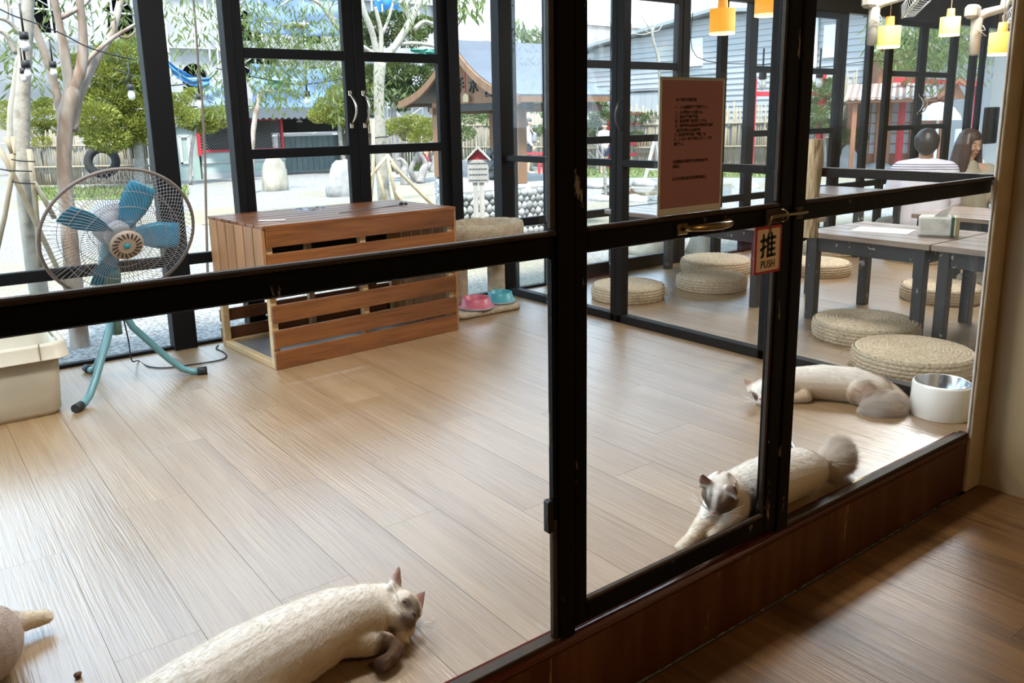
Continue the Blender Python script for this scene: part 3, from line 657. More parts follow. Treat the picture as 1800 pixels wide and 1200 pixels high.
# ---- toys and crumbs on the floor
wt = thing('string_wand', 'white stick wand with a string near the fluffy tail behind the door', 'toy', (2.37, 1.54, 0))
mb = MB(); mb.tube([(0.075, 0.075, 0.006), (-0.05, -0.06, 0.006)], 0.0045, 8); mb.build('stick', WHITEP, wt)
mb = MB(); mb.tube(spline([Vector((-0.05, -0.06, 0.005)), Vector((-0.06, -0.10, 0.003)), Vector((-0.05, -0.14, 0.003))]), 0.0018, 5); mb.build('string', WHITEP, wt)
mb = MB(); mb.ball((0, 0, 0.006), 0.0085, 8, 6, 0, (1, 1.1, 0.75)); fuzz(mb, 0.002, 160); tag(mb.build('kibble', mat('brown_kibble', (0.10, 0.045, 0.02), 0.8), None, (0.181, 1.811, 0.0)), 'single brown kibble on the pale planks by the near edge', 'kibble')

# ---- driftwood scratcher fixed to the partition rail
LOG = wood('weathered_log', (0.20, 0.13, 0.06), (0.55, 0.43, 0.26), axis=2, scale=5, rough=0.8, rand=0.0, bump=0.9, ring=10)
mb = MB(); V = []; F = []; nn = 20
for i in range(24):
    z = 0.62 + 0.42 * i / 23
    for k in range(nn):
        a = 2 * math.pi * k / nn; r = 0.036 * (1 + 0.28 * noise.noise((math.cos(a) * 1.3, math.sin(a) * 1.3, z * 5)) + 0.16 * noise.noise((math.cos(a) * 4, math.sin(a) * 4, z * 14)))
        V.append((r * math.cos(a), r * math.sin(a), z))
for i in range(23):
    for k in range(nn): F.append((i * nn + k, i * nn + (k + 1) % nn, (i + 1) * nn + (k + 1) % nn, (i + 1) * nn + k))
F += [tuple(range(nn)), tuple(range(23 * nn, 24 * nn))]
mb.add(V, F); tag(mb.build('log_scratcher', LOG, None, (3.195, 2.085, 0)), 'weathered tan log scratcher fixed to the inner black partition rail', 'scratcher')

# ---- notice and push sign on the front door
ROSE = mat('rose_paper', (0.33, 0.150, 0.175), 0.5, col2=(0.31, 0.15, 0.16), scale=5, coat=0.25)
INK = mat('dark_ink', (0.03, 0.012, 0.012), 0.6)
FILM = mat('clear_laminate', (0.62, 0.63, 0.60), 0.25, coat=0.4)
nz_ = thing('notice_sheet', 'laminated rose pink notice with black text taped on the door glass', 'notice', (1.4775, FY + 0.0188, 0.927))
bx('laminate', (-0.1085, 0.0, 0.002), (0.1085, 0.002, 0.305), FILM, nz_)
bx('paper', (-0.1005, -0.0012, 0.0185), (0.1015, 0.0, 0.2985), ROSE, nz_)
LN = [('◆入貓咪遊戲區規則', 0.2535, -0.058), ('一、入內請脫鞋並穿著襪子進入。', 0.2375, -0.060), ('二、小孩需由大人陪同入內。', 0.2262, -0.060), ('三、請勿大聲喧嘩奔跑。', 0.2165, -0.060), ('四、請勿攜帶食物飲料進入室內。', 0.2070, -0.060),
      ('五、若遇貓咪休息請勿打擾貓咪睡覺喔', 0.1972, -0.060), ('（請愛護貓咪小心抱起貓）', 0.1868, -0.060), ('六、請勿將貓咪抱出「貓區」外。', 0.1775, -0.062), ('七、入內以一組不超過五人為主，不可', 0.1678, -0.062), ('重複進入。', 0.1570, -0.062),
      ('●離開請隨手關門避免貓咪跑出室外', 0.1180, -0.064), ('請配合', 0.1080, -0.064), ('以上注意事項請遵守謝謝您的配合。', 0.0800, -0.064)]
for s, z, x in LN: text_obj('lettering', s, 0.0082, INK, nz_, (x, -0.0016, z), align='LEFT', depth=0.0001, sx=0.92, bold=0.00025)
TAPE = glass_mat('clear_tape', (0.86, 0.90, 0.90), 0.12, 0.15)
bx('tape', (-0.115, -0.002, 0.300), (0.115, 0.0, 0.318), TAPE, nz_); bx('tape', (0.104, -0.002, 0.035), (0.145, 0.0, 0.06), TAPE, nz_); bx('tape', (-0.14, -0.002, 0.03), (-0.104, 0.0, 0.05), TAPE, nz_)
RED = mat('sign_red', (0.36, 0.012, 0.022), 0.35); CREAMP = mat('sign_cream', (0.72, 0.56, 0.40), 0.4); BLK = mat('sign_black', (0.008, 0.008, 0.008), 0.4)
ps = thing('push_sign', 'red bordered push sign hanging from the door bolt', 'sign', (1.7345, FY - 0.014, 0.759))
def rr_plate(name, hx, hz, r, y0, y1, m, parent, zc):
    mb = MB(); mb.prism([(x, z + zc) for x, z in rrect(hx, hz, r)], y0, y1, 'xz'); return mb.build(name, m, parent)
rr_plate('plate', 0.0535, 0.0595, 0.006, 0.0, 0.003, RED, ps, 0.0595)
rr_plate('face', 0.0455, 0.0525, 0.005, -0.0006, 0.0, CREAMP, ps, 0.0595)
mb = MB()
def stroke(pts, w=0.0037):
    for i in range(len(pts) - 1):
        a, b = Vector((pts[i][0], 0, pts[i][1])), Vector((pts[i + 1][0], 0, pts[i + 1][1])); d = (b - a); L_ = d.length; d.normalize(); q_ = Vector((-d.z, 0, d.x)); P_ = []
        for k in range(9): an = math.pi * (0.5 + k / 8); P_.append(a + d * (w * math.cos(an)) + q_ * (w * math.sin(an)))
        for k in range(9): an = math.pi * (-0.5 + k / 8); P_.append(b + d * (w * math.cos(an)) + q_ * (w * math.sin(an)))
        mb.prism([(p.x, p.z) for p in P_], -0.0016, -0.0007 - 0.00002 * i, 'xz')
for S_ in ([(-0.021, 0.098), (-0.021, 0.047), (-0.026, 0.044)], [(-0.030, 0.084), (-0.011, 0.086)], [(-0.030, 0.062), (-0.011, 0.069)],
           [(0.001, 0.101), (-0.008, 0.081)], [(-0.002, 0.088), (-0.002, 0.044)], [(0.010, 0.101), (0.013, 0.092)], [(0.000, 0.089), (0.026, 0.090)], [(0.000, 0.0745), (0.024, 0.0755)], [(0.000, 0.060), (0.024, 0.061)], [(-0.002, 0.045), (0.027, 0.046)], [(0.012, 0.090), (0.012, 0.046)]): stroke(S_)
mb.build('lettering', BLK, ps)
text_obj('lettering', 'PUSH', 0.0270, BLK, ps, (0.0, -0.0014, 0.0150), depth=0.0003, sx=0.85, bold=0.0001, track=1.08)
mb = MB(); mb.torus((0.0035, -0.001, 0.1085), 0.0038, 0.0012, Matrix.Rotation(math.pi / 2, 3, 'X'), 16, 6); mb.build('eyelet', BRASS, ps)
# ------------------------------------------------------------------ dining room
def ray(px, py): return FWD + RGT * ((px - 900) / 1452.64) - UPV * ((py - 527.23) / 1452.64)
def onz(px, py, z):
    d = ray(px, py); return CAM + d * ((z - CAM.z) / d.z)
TOPW = wood('grey_brown_table_board', (0.17, 0.115, 0.085), (0.36, 0.27, 0.21), axis=0, scale=2.0, rough=0.32, coat=0.4, coat_rough=0.2, rand=0.12, ring=10)
def low_table(label, x0, x1, y0, y1, group='low dining tables'):
    H = 0.50; t = thing('low_table', label, 'table', ((x0 + x1) / 2, (y0 + y1) / 2, 0.0), 0, group)
    hx, hy = (x1 - x0) / 2, (y1 - y0) / 2; nb = 5; wd = 2 * hx / nb
    for k in range(nb):
        mb = MB(); mb.cbox((0, 0, 0), (2 * hy, wd - 0.006, 0.03), 0.003); o = mb.build('plank', TOPW, t, (-hx + wd * (k + 0.5), 0, H - 0.015), (0, 0, math.pi / 2))
    for sx in (-1, 1):
        bx('apron', (sx * (hx - 0.055) - 0.012, -hy + 0.05, H - 0.11), (sx * (hx - 0.055) + 0.012, hy - 0.05, H - 0.031), TABLEBLK, t, r=0.002)
        for sy in (-1, 1): bx('leg', (sx * (hx - 0.055) - 0.027, sy * (hy - 0.055) - 0.027, 0.0), (sx * (hx - 0.055) + 0.027, sy * (hy - 0.055) + 0.027, H - 0.031), TABLEBLK, t, r=0.003)
    for sy in (-1, 1): bx('apron', (-hx + 0.083, sy * (hy - 0.055) - 0.012, H - 0.11), (hx - 0.083, sy * (hy - 0.055) + 0.012, H - 0.031), TABLEBLK, t, r=0.002)
    return t
low_table('low black legged table beside the back doors behind the notice', 4.09, 4.77, 2.99, 4.33)
low_table('low table with grey brown planks carrying the tissue pack', 4.09, 4.74, 1.995, 2.715)
low_table('low table butted against the cream wall end of the tissue table', 4.09, 4.74, 1.30, 1.985)
low_table('low table in front of the seated woman', 5.30, 5.92, 1.75, 2.72)
low_table('low table outermost by the back doors behind the log scratcher', 6.15, 6.85, 3.55, 4.30)

# woven straw poufs: coiled rope rings on top, rows of braid on the side
STRAW = mat('woven_straw', (0.46, 0.34, 0.21), 0.8, col2=(0.66, 0.55, 0.40), scale=75, stretch=(1, 1, 2), bump=0.6, bscale=130, rand=0.07, spec=0.2)
STRAWD = mat('loose_straw', (0.45, 0.33, 0.18), 0.8)
def pouf_meshes(r, h):
    nr = 15; n = 84; V = []; F = []
    prof = []
    for i in range(nr * 4 + 1):
        t = i / (nr * 4); rr = t * (r - 0.012)
        prof.append((max(rr, 0.001), h + 0.0050 * abs(math.sin(math.pi * t * nr)) - 0.010 * (1 - t) ** 3 - 0.008 * t ** 6))
    mb = MB(); mb.lathe(prof, n)
    for i, v in enumerate(mb.v):
        k = i % n; ring = i // n; a = 2 * math.pi * k / n
        mb.v[i] = (v[0], v[1], v[2] + 0.0032 * math.sin(a * 42 + (ring // 4) * math.pi * .5) * min(1, ring / 20))
    top = mb.mesh('woven_top', STRAW)
    rows = 5; prof = []
    for i in range(rows * 6 + 1):
        t = i / (rows * 6); prof.append((r - 0.012 + 0.011 * math.sin(math.pi * (0.12 + 0.76 * t)) + 0.0035 * abs(math.sin(math.pi * t * rows)), h - 0.006 - t * (h - 0.006)))
    mb = MB(); mb.lathe(prof, n * 2)
    for i, v in enumerate(mb.v):
        k = i % (n * 2); row = i // (n * 2); a = 2 * math.pi * k / (n * 2); q = 1 + 0.010 * math.sin(a * 56 + (row // 6) * math.pi)
        mb.v[i] = (v[0] * q, v[1] * q, v[2])
    side = mb.mesh('woven_side', STRAW)
    return top, side
PM = {r: pouf_meshes(r, h) for r, h in ((0.235, 0.095), (0.262, 0.098))}
def pouf(label, x, y, r, z=0.0, tufts=0, group='woven straw floor cushions'):
    t = thing('straw_cushion', label, 'cushion', (x, y, z), rnd.uniform(0, 6), group)
    link('woven_top', PM[r][0], t); link('woven_side', PM[r][1], t)
    if tufts:
        mb = MB()
        for k in range(tufts):
            a = rnd.uniform(0, 6.28) if tufts < 12 else rnd.uniform(2.2, 5.2); p = Vector(((r + 0.002) * math.cos(a), (r + 0.002) * math.sin(a), rnd.uniform(0.02, 0.085)))
            o = Vector((math.cos(a), math.sin(a), 0)); s = Vector((-math.sin(a), math.cos(a), 0)); L = rnd.uniform(0.03, 0.08)
            mb.tube([p, p + o * L * 0.35 + s * rnd.uniform(-.02, .02) + Vector((0, 0, .005)), p + o * L * 0.6 + s * rnd.uniform(-.04, .04) + Vector((0, 0, -min(p.z, 0.03)))], 0.0014, 4)
        o = mb.build('loose_straws', STRAWD, t); o['kind'] = 'stuff'
    return t
pouf('frayed round straw cushion standing alone behind the partition post', 3.755, 3.745, 0.235, tufts=26)
pouf('straw cushion under the far table, nearer of the pair behind the push sign', 4.395, 3.59, 0.235, tufts=3)
pouf('straw cushion under the far table, farther of the pair behind the push sign', 4.93, 3.99, 0.262, tufts=3)
pouf('straw cushion behind the other near one, partly under the tissue table', 3.985, 2.235, 0.262, tufts=4)
pouf('straw cushion closest to the partition above the white water bowl', 3.635, 1.80, 0.262, tufts=9)
pouf('straw cushion behind the left legs of the tissue table', 5.37, 3.42, 0.235)
pouf('straw cushion farthest back, half hidden by the end of the tissue table', 6.27, 3.86, 0.235)
pouf('straw cushion beyond the tissue table between its back legs', 6.42, 3.22, 0.235)
pouf('straw cushion on the floor beyond the right legs of the tissue table', 5.17, 2.42, 0.235)
pouf('straw cushion leaning on another one beyond the right table legs', 5.66, 2.30, 0.235, 0.0)

# tissue pack and paper on the table
TISP = mat('pale_pack_paper', (0.62, 0.60, 0.55), 0.5, col2=(0.40, 0.38, 0.33), scale=18, spread=(0.5, 0.72))
tp = thing('tissue_pack', 'pale tissue pack with a green band standing on the low table', 'tissue pack', (4.43, 2.12, 0.50), math.radians(28))
mb = MB(); mb.cbox((0, 0, 0.052), (0.115, 0.19, 0.104), 0.01); mb.build('pack', TISP, tp)
mb = MB(); mb.cbox((0, -0.0635, 0.052), (0.1165, 0.018, 0.1055), 0.002); mb.build('green_band', mat('dark_green_band', (0.03, 0.075, 0.03), 0.4), tp)
mb = MB(); mb.cbox((0, -0.086, 0.052), (0.1162, 0.020, 0.1052), 0.002); mb.build('gold_band', mat('ochre_band', (0.30, 0.23, 0.10), 0.4), tp)
mb = MB(); mb.add([(-0.03, 0.03, 0.103), (0.03, -0.04, 0.103), (0.05, -0.07, 0.175), (0.015, -0.045, 0.15), (-0.03, -0.005, 0.135), (-0.01, 0.0, 0.103)], [(0, 1, 3, 4), (1, 2, 3), (0, 5, 4), (5, 1, 3, 4)]); o = mb.build('tissue', WHITEP, tp); sd = o.modifiers.new('thick', 'SOLIDIFY'); sd.thickness = 0.001
ms_ = thing('menu_sheet', 'white printed sheet lying flat on the tissue table', 'paper', (4.42, 2.42, 0.50), math.radians(15))
mb = MB(); mb.box((0, 0, 0.001), (0.21, 0.297, 0.0016)); mb.build('sheet', WHITEP, ms_)
mb = MB()
for k in range(9): mb.box((rnd.uniform(-.01, .01), -0.12 + 0.028 * k, 0.0019), (0.15 - 0.05 * (k % 3 == 2), 0.006, 0.0002))
mb.build('grey_print', mat('grey_print', (0.35, 0.36, 0.4), 0.6), ms_)

# pendant lamps: cap, drum shade, cord, bulb
SHO = mat('orange_fabric_shade', (0.45, 0.22, 0.04), 0.8, emit=(1.0, 0.44, 0.04), estr=0.30)
SHG = mat('green_fabric_shade', (0.30, 0.36, 0.09), 0.8, emit=(0.70, 0.74, 0.13), estr=0.26)
SHC = mat('orange_cap', (0.60, 0.27, 0.05), 0.7, emit=(0.9, 0.35, 0.04), estr=0.25)
BULB = mat('lit_bulb', (1, 0.85, 0.5), 0.4, emit=(1.0, 0.80, 0.38), estr=1.6)
CORDM = mat('pale_cord', (0.45, 0.40, 0.32), 0.6)
def lamp(label, px, py, dist, wpx, m, capm):
    d = ray(px, py); p = CAM + d.normalized() * dist; c = (p - CAM).dot(FWD); r = wpx / 2 * c / 1452.64
    t = thing('pendant_lamp', label, 'lamp', p, 0, 'pendant lamps'); h = r * 1.9
    mb = MB(); mb.lathe([(r * 1.0, 0.0), (r * 1.0, h), (r * 0.42, h), (r * 0.40, h - 0.004), (r * 0.97, h - 0.004), (r * 0.97, 0.0), (r * 1.0, 0.0)], 40); s = mb.build('shade', m, t)
    mb = MB(); mb.lathe([(r * 1.004, -0.002), (r * 1.006, 0.01), (r * 0.965, 0.01), (r * 0.965, -0.002), (r * 1.004, -0.002)], 40); mb.build('bright_hem', mat('lit_hem', (1, .9, .6), .5, emit=(1.0, .80, .34), estr=0.4) if 'lit_hem' not in bpy.data.materials else bpy.data.materials['lit_hem'], s)
    mb = MB(); mb.lathe([(r * 0.42, h), (r * 0.36, h + r * 0.85), (0.001, h + r * 0.85)], 24); mb.build('cap', capm, t)
    mb = MB(); mb.tube([(0, 0, h + r * 0.8), (0, 0, 2.36 - p.z)], 0.0035, 6); mb.build('cord', CORDM, t)
    mb = MB(); mb.ball((0, 0, h * 0.62), r * 0.30, 16, 10); mb.build('bulb', BULB, t)
    l = bpy.data.lights.new('lamp_glow', 'POINT'); l.energy = 0.6; l.color = (1.0, 0.72, 0.36); l.shadow_soft_size = 0.02
    lo = bpy.data.objects.new('lamp_glow', l); lo.location = (0, 0, h * 0.2); lo.parent = t; C.objects.link(lo)
    return t
lamp('amber drum pendant lamp straight above the rose notice', 1269, 60, 5.6, 44, SHO, SHC)
lamp('amber drum pendant lamp cut by the upper frame beside the door stile', 1349, 28, 5.2, 45, SHO, SHC)
lamp('lime green drum pendant lamp under the first wall fan', 1561, 84, 6.3, 38, SHG, SHC)
lamp('lime green drum pendant lamp half hidden by the dark pillar', 1668, 63, 7.0, 33, SHG, SHC)
lamp('amber drum pendant lamp next to the cream wall edge', 1758, 97, 6.4, 40, SHO, SHC)

# dark beam behind the lamps and two wall fans hung from it
bx('beam', (7.55, 3.10, 1.70), (7.75, 3.28, 2.36), mat('dark_pillar', (0.030, 0.022, 0.014), 0.5), None, 'structure')
FANW = mat('aged_white_plastic', (0.42, 0.38, 0.31), 0.45)
def wall_fan(label, px, py, dist, s=1.0):
    d = ray(px, py); p = CAM + d.normalized() * dist
    t = thing('wall_fan', label, 'fan', p, 0, 'wall fans in the dining room')
    Rg, Up = Vector((0.80, -0.60, 0)), Vector((0, 0, 1)); Fw = Vector((0.60, 0.80, 0))
    mb = MB(); mb.tube([(0, 0, -0.13), (0, 0, -0.12), (0, 0, 0.10), (0, 0, 0.11)], [0.018, 0.032, 0.036, 0.03], 14); mb.build('mount_bar', FANW, t)
    mb = MB(); mb.cbox((-0.03, 0.02, 0.15), (0.10, 0.08, 0.09), 0.02); mb.build('wall_bracket', FANW, t)
    hd = Rg * 0.30 + Up * 0.22; R2 = rot_to(Rg * 0.70 - Up * 0.62 + Fw * -0.28)
    mb = MB(); mb.tube([(0, 0, 0.11), Rg * 0.05 + Up * 0.14, Rg * 0.17 + Up * 0.17, hd - R2 @ Vector((0, 0, .12))], [0.03, 0.03, 0.028, 0.035], 12); mb.build('arm', FANW, t)
    mb = MB(); mb.lathe([(0.001, -0.20), (0.05, -0.19), (0.075, -0.14), (0.075, -0.05), (0.05, -0.02), (0.001, -0.02)], 24, 0, hd, axis=R2); mb.build('motor_housing', FANW, t)
    mb = MB(); mb.torus(hd + R2 @ Vector((0, 0, 0.03)), 0.20, 0.006, R2, 40, 6)
    for k in range(60):
        a = 2 * math.pi * k / 60; u = Vector((math.cos(a), math.sin(a), 0))
        for sg in (1, -1): mb.tube([hd + R2 @ (u * 0.04 + Vector((0, 0, 0.03 + sg * 0.065))), hd + R2 @ (u * 0.15 + Vector((0, 0, 0.03 + sg * 0.055))), hd + R2 @ (u * 0.2 + Vector((0, 0, 0.03)))], 0.0014, 3, caps=False)
    mb.build('grille', bpy.data.materials.get('grey_fan_wire') or mat('grey_fan_wire', (0.30, 0.30, 0.29), 0.4), t, fix=False)
    for k in range(3):
        a = 2 * math.pi * k / 3; mb = MB()
        mb.add([hd + R2 @ Vector((r * math.cos(a + b), r * math.sin(a + b), 0.03 + 0.03 * b)) for r, b in ((0.04, -0.3), (0.17, -0.45), (0.175, 0.0), (0.17, 0.45), (0.04, 0.3))], [(0, 1, 2, 3, 4)])
        o = mb.build('fan_blade', bpy.data.materials.get('smoke_blade') or mat('smoke_blade', (0.25, 0.26, 0.26), 0.3), t); sd = o.modifiers.new('thick', 'SOLIDIFY'); sd.thickness = 0.003
    mb = MB(); mb.tube([(0.0, -0.04, 0.06), Rg * 0.04 + Up * 0.03 - Fw * .04, -Rg * 0.05 + Up * 0.01 - Fw * .04, Rg * 0.05 - Up * 0.01 - Fw * .04, -Rg * .03 + Up * .05 - Fw * .04], 0.003, 5); mb.build('cord', CORDM, t)
    return t
wall_fan('white wall fan above the lime green lamp', 1535, 44, 6.2)
wall_fan('white wall fan farthest right beside the cream wall', 1715, 62, 6.6)
# ------------------------------------------------------------------ animals and people: one skin grown over a skeleton of tapered limbs
def organic(name, chains, balls, m, voxel, parent=None, loc=(0, 0, 0), colour=None, smooth=6, rot=None):
    mb = MB()
    for ch in chains:
        P = [Vector(c[:3]) for c in ch]; Rr = [c[3] for c in ch]
        Q = []; S = []
        for i in range(len(P) - 1):
            k = max(1, int((P[i + 1] - P[i]).length / (0.6 * max(0.004, min(Rr[i], Rr[i + 1])))))
            for j in range(k): t = j / k; Q.append(P[i].lerp(P[i + 1], t)); S.append(Rr[i] * (1 - t) + Rr[i + 1] * t)
        Q.append(P[-1]); S.append(Rr[-1])
        for q, s in zip(Q, S): mb.ball(q, s, 18 if s > .05 else 10, 12 if s > .05 else 6)
        mb.tube(P, Rr, 18 if max(Rr) > .05 else 10)
    for c, r, sc3 in balls: mb.ball(c, r, 14, 9, 0, sc3)
    me = mb.mesh(name, m); tmp = bpy.data.objects.new(name, me); C.objects.link(tmp)
    bm = bmesh.new(); bm.from_mesh(me); bmesh.ops.recalc_face_normals(bm, faces=bm.faces); bm.to_mesh(me); bm.free()
    rm = tmp.modifiers.new('r', 'REMESH'); rm.mode = 'VOXEL'; rm.voxel_size = voxel; rm.use_smooth_shade = True
    sm = tmp.modifiers.new('s', 'SMOOTH'); sm.factor = 0.5; sm.iterations = smooth
    res = bpy.data.meshes.new_from_object(tmp.evaluated_get(bpy.context.evaluated_depsgraph_get()))
    bpy.data.objects.remove(tmp); bpy.data.meshes.remove(me)
    res.name = name; res.materials.clear(); res.materials.append(m)
    res.polygons.foreach_set('use_smooth', [True] * len(res.polygons))
    if colour:
        at_ = res.color_attributes.new('col', 'FLOAT_COLOR', 'POINT'); arr = np.empty(len(res.vertices) * 3); res.vertices.foreach_get('co', arr)
        cols = np.ones((len(res.vertices), 4), dtype=np.float32)
        for i, p in enumerate(arr.reshape(-1, 3)): cols[i, :3] = colour(Vector(p))
        at_.data.foreach_set('color', cols.ravel())
    return link(name, res, parent, loc, rot)
def mixc(a, b, t): t = max(0.0, min(1.0, t)); return tuple(a[i] * (1 - t) + b[i] * t for i in range(3))
def sst(x, a, b):
    t = max(0.0, min(1.0, (x - a) / (b - a))); return t * t * (3 - 2 * t)
COAT = mat('cat_coat', (0.7, 0.62, 0.5), 0.85, attr='col', bump=0.15, bscale=200, spec=0.15)
FURM = mat('cat_fur', (0.7, 0.62, 0.5), 0.75, attr='col', spec=0.12)
EYEL = mat('cat_eye', (0.022, 0.03, 0.036), 0.25); EYED = mat('cat_eye_slit', (0.02, 0.018, 0.016), 0.2)
NOSED = mat('cat_nose_dark', (0.05, 0.03, 0.028), 0.4); NOSEP = mat('cat_nose_pink', (0.50, 0.22, 0.19), 0.45)
WHISK = mat('cat_whisker', (0.85, 0.83, 0.8), 0.4)
CREAMC, WHITEC, DARKC, TANC = (0.66, 0.56, 0.43), (0.80, 0.75, 0.67), (0.105, 0.073, 0.055), (0.40, 0.29, 0.19)
def fur(body, parent, n, length, flow, seed, lenfn=None, lift=0.15):
    """strands rooted all over the body mesh, combed along flow"""
    rg = np.random.RandomState(seed); me = body.data; nv = len(me.vertices)
    co = np.empty(nv * 3); me.vertices.foreach_get('co', co); co = co.reshape(-1, 3)
    no = np.empty(nv * 3); me.vertex_normals.foreach_get('vector', no); no = no.reshape(-1, 3)
    col = np.empty(nv * 4, dtype=np.float32); me.color_attributes['col'].data.foreach_get('color', col); col = col.reshape(-1, 4)
    LV = np.array([lenfn(Vector(x)) for x in co]) if lenfn else np.ones(nv); wt = np.where(LV > 2, 6.0, 1.0); idx = rg.choice(nv, n, replace=True, p=wt / wt.sum()); p = co[idx] + rg.normal(0, 0.0012, (n, 3)); q = no[idx]; c = col[idx].copy()
    fl = np.array([flow(Vector(x)) for x in p]); fl -= (fl * q).sum(1, keepdims=True) * q * 0.9
    fl /= np.linalg.norm(fl, axis=1, keepdims=True) + 1e-9
    L = length * rg.uniform(0.6, 1.2, n)
    LF = LV[idx]; L *= LF
    keep = L > 0.0015; p, q, c, fl, L, LF = p[keep], q[keep], c[keep], fl[keep], L[keep], LF[keep]; n = len(p); pl = (LF > 2)[:, None]
    jit = rg.normal(0, 0.07, (n, 3)) * (1 + 3.0 * pl); pts = np.empty((n, 4, 3))
    for k, t in enumerate((0, .35, .7, 1.0)):
        d = q * (lift + 0.45 * pl) * (t - 0.35 * t * t) + fl * (0.75 * t + 0.25 * t * t) + jit * t * t * 0.6
        pts[:, k] = p + d * L[:, None]
    pts[:, :, 2] = np.maximum(pts[:, :, 2], 0.002)
    hc = bpy.data.hair_curves.new('fur'); hc.add_curves([4] * n)
    hc.attributes['position'].data.foreach_set('vector', pts.ravel().astype(np.float32))
    ra = hc.attributes.get('radius') or hc.attributes.new('radius', 'FLOAT', 'POINT')
    ra.data.foreach_set('value', np.tile(np.array([0.0002, 0.00018, 0.00015, 0.00005], dtype=np.float32), n))
    ca = hc.attributes.new('col', 'FLOAT_COLOR', 'CURVE'); c[:, :3] *= rg.uniform(0.95, 1.05, (n, 1)); ca.data.foreach_set('color', c.ravel().astype(np.float32))
    hc.materials.append(FURM)
    o = bpy.data.objects.new('fur', hc); C.objects.link(o); o.parent = parent; o['kind'] = 'stuff'; return o
def cat_head(hc, f, u, s=1.0):
    """skeleton of a head at hc, looking along f, crown towards u; returns chains, balls and the frame"""
    f = Vector(f).normalized(); u = (Vector(u) - f * Vector(u).dot(f)).normalized(); r = f.cross(u)
    L = lambda a, b, c: hc + (f * a + u * b + r * c) * s
    ch = []
    for sg in (-1, 1):
        for t in np.linspace(-1, 1, 7):
            base = L(0.004 + 0.004 * t, 0.030 - 0.006 * abs(t), sg * (0.027 + 0.019 * t)); tip = L(0.000, 0.076, sg * 0.042)
            ch.append([(*base, 0.0075 * s), (*base.lerp(tip, 0.5), 0.0058 * s), (*tip, 0.0034 * s)])
    ch.append([(*L(0.022, -0.012, 0), 0.026 * s), (*L(0.043, -0.016, 0), 0.0165 * s)])
    ch.append([(*L(0.03, 0.012, 0), 0.018 * s), (*L(0.046, -0.007, 0), 0.009 * s)])
    for sg in (-1, 1):
        ch.append([(*L(0.034, -0.020, sg * 0.011), 0.015 * s), (*L(0.044, -0.018, sg * 0.009), 0.011 * s)])
        ch.append([(*L(0.006, -0.016, sg * 0.030), 0.021 * s), (*L(0.02, -0.02, sg * 0.018), 0.02 * s)])
    ch.append([(*L(-0.01, 0.004, 0), 0.044 * s), (*L(0.012, 0.006, 0), 0.039 * s)])
    return ch, L, (f, u, r)
def face_parts(L, frame, parent, s, eye, nose, open_=1.0):
    f, u, r = frame
    for sg in (-1, 1):
        mb = MB(); R = Matrix((r, u, f)).transposed()
        prof = [(0.0085 * s * math.sin(math.pi * i / 8) + 1e-4, -0.0085 * s * math.cos(math.pi * i / 8) * 0.6) for i in range(9)]
        mb.lathe(prof, 16, 0, (0, 0, 0)); c = L(0.0385, 0.006, sg * 0.0185)
        mb.v = [tuple(c + R @ Vector((v[0] * 1.05, v[1] * open_, v[2]))) for v in mb.v]; mb.build('eye', eye, parent)
    mb = MB(); mb.ball((0, 0, 0), 0.0055 * s, 10, 6, 0, (1.2, 0.8, 0.8)); R = Matrix((r, f, u)).transposed(); c = L(0.0555, -0.0075, 0)
    mb.v = [tuple(c + R @ Vector(v)) for v in mb.v]; mb.build('nose', nose, parent)
    mb = MB()
    for sg in (-1, 1):
        for k in range(6):
            p = L(0.048, -0.016 - 0.003 * (k % 3), sg * (0.012 + 0.002 * k)); e = L(0.045 - 0.01 * (k % 3), -0.03 + 0.012 * k, sg * (0.065 + 0.006 * (k % 2)))
            mid = p.lerp(e, 0.5) + u * 0.004; mb.tube([p, mid, e], [0.0006, 0.0005, 0.0002], 4)
    o = mb.build('whiskers', WHISK, parent); o['kind'] = 'stuff'
def toes(p, d, u, s, r=0.0085):
    """four toes at the end of a paw pointing along d"""
    d = Vector(d).normalized(); sd = d.cross(Vector(u)).normalized(); out = []
    for k in (-1.5, -0.5, 0.5, 1.5):
        a = Vector(p) + sd * k * r * 1.25; out.append([(*a, r), (*(a + d * (0.012 - 0.003 * abs(k)) * s), r * 0.9)])
    return out
HS = [1.0]
def cat(label, chains, hc, f, u, colour, flow, eye, nose, open_, nfur, flen, lenfn, seed, extra=(), hs=1.15):
    t = thing('cat', label, 'cat', (0, 0, 0))
    HS[0] = hs; ch, L, fr_ = cat_head(hc, f, u, hs); base = Vector((hc.x, hc.y, 0))
    t.location = base
    sh = lambda c: [(x - base.x, y - base.y, z, r) for x, y, z, r in c]
    L2 = lambda a, b, c: L(a, b, c) - base
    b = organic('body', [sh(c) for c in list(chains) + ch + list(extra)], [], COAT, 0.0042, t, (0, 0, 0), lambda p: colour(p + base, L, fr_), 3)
    face_parts(L2, fr_, t, hs, eye, nose, open_)
    fur(b, t, nfur, flen, lambda p: flow(p + base), seed, (lambda p: 0.0 if (p + base - hc).length < 0.14 and headspace(p + base, hc, fr_)[1] > 0.040 and abs(headspace(p + base, hc, fr_)[2]) > .012 else lenfn(p + base)))
    return t
def headspace(p, hc, fr_):
    d = (p - hc) / HS[0]; return d.dot(fr_[0]), d.dot(fr_[1]), d.dot(fr_[2])
def segd(p, a, b):
    a, b = Vector(a), Vector(b); t = max(0, min(1, (p - a).dot(b - a) / ((b - a).length_squared + 1e-9))); return (p - a.lerp(b, t)).length

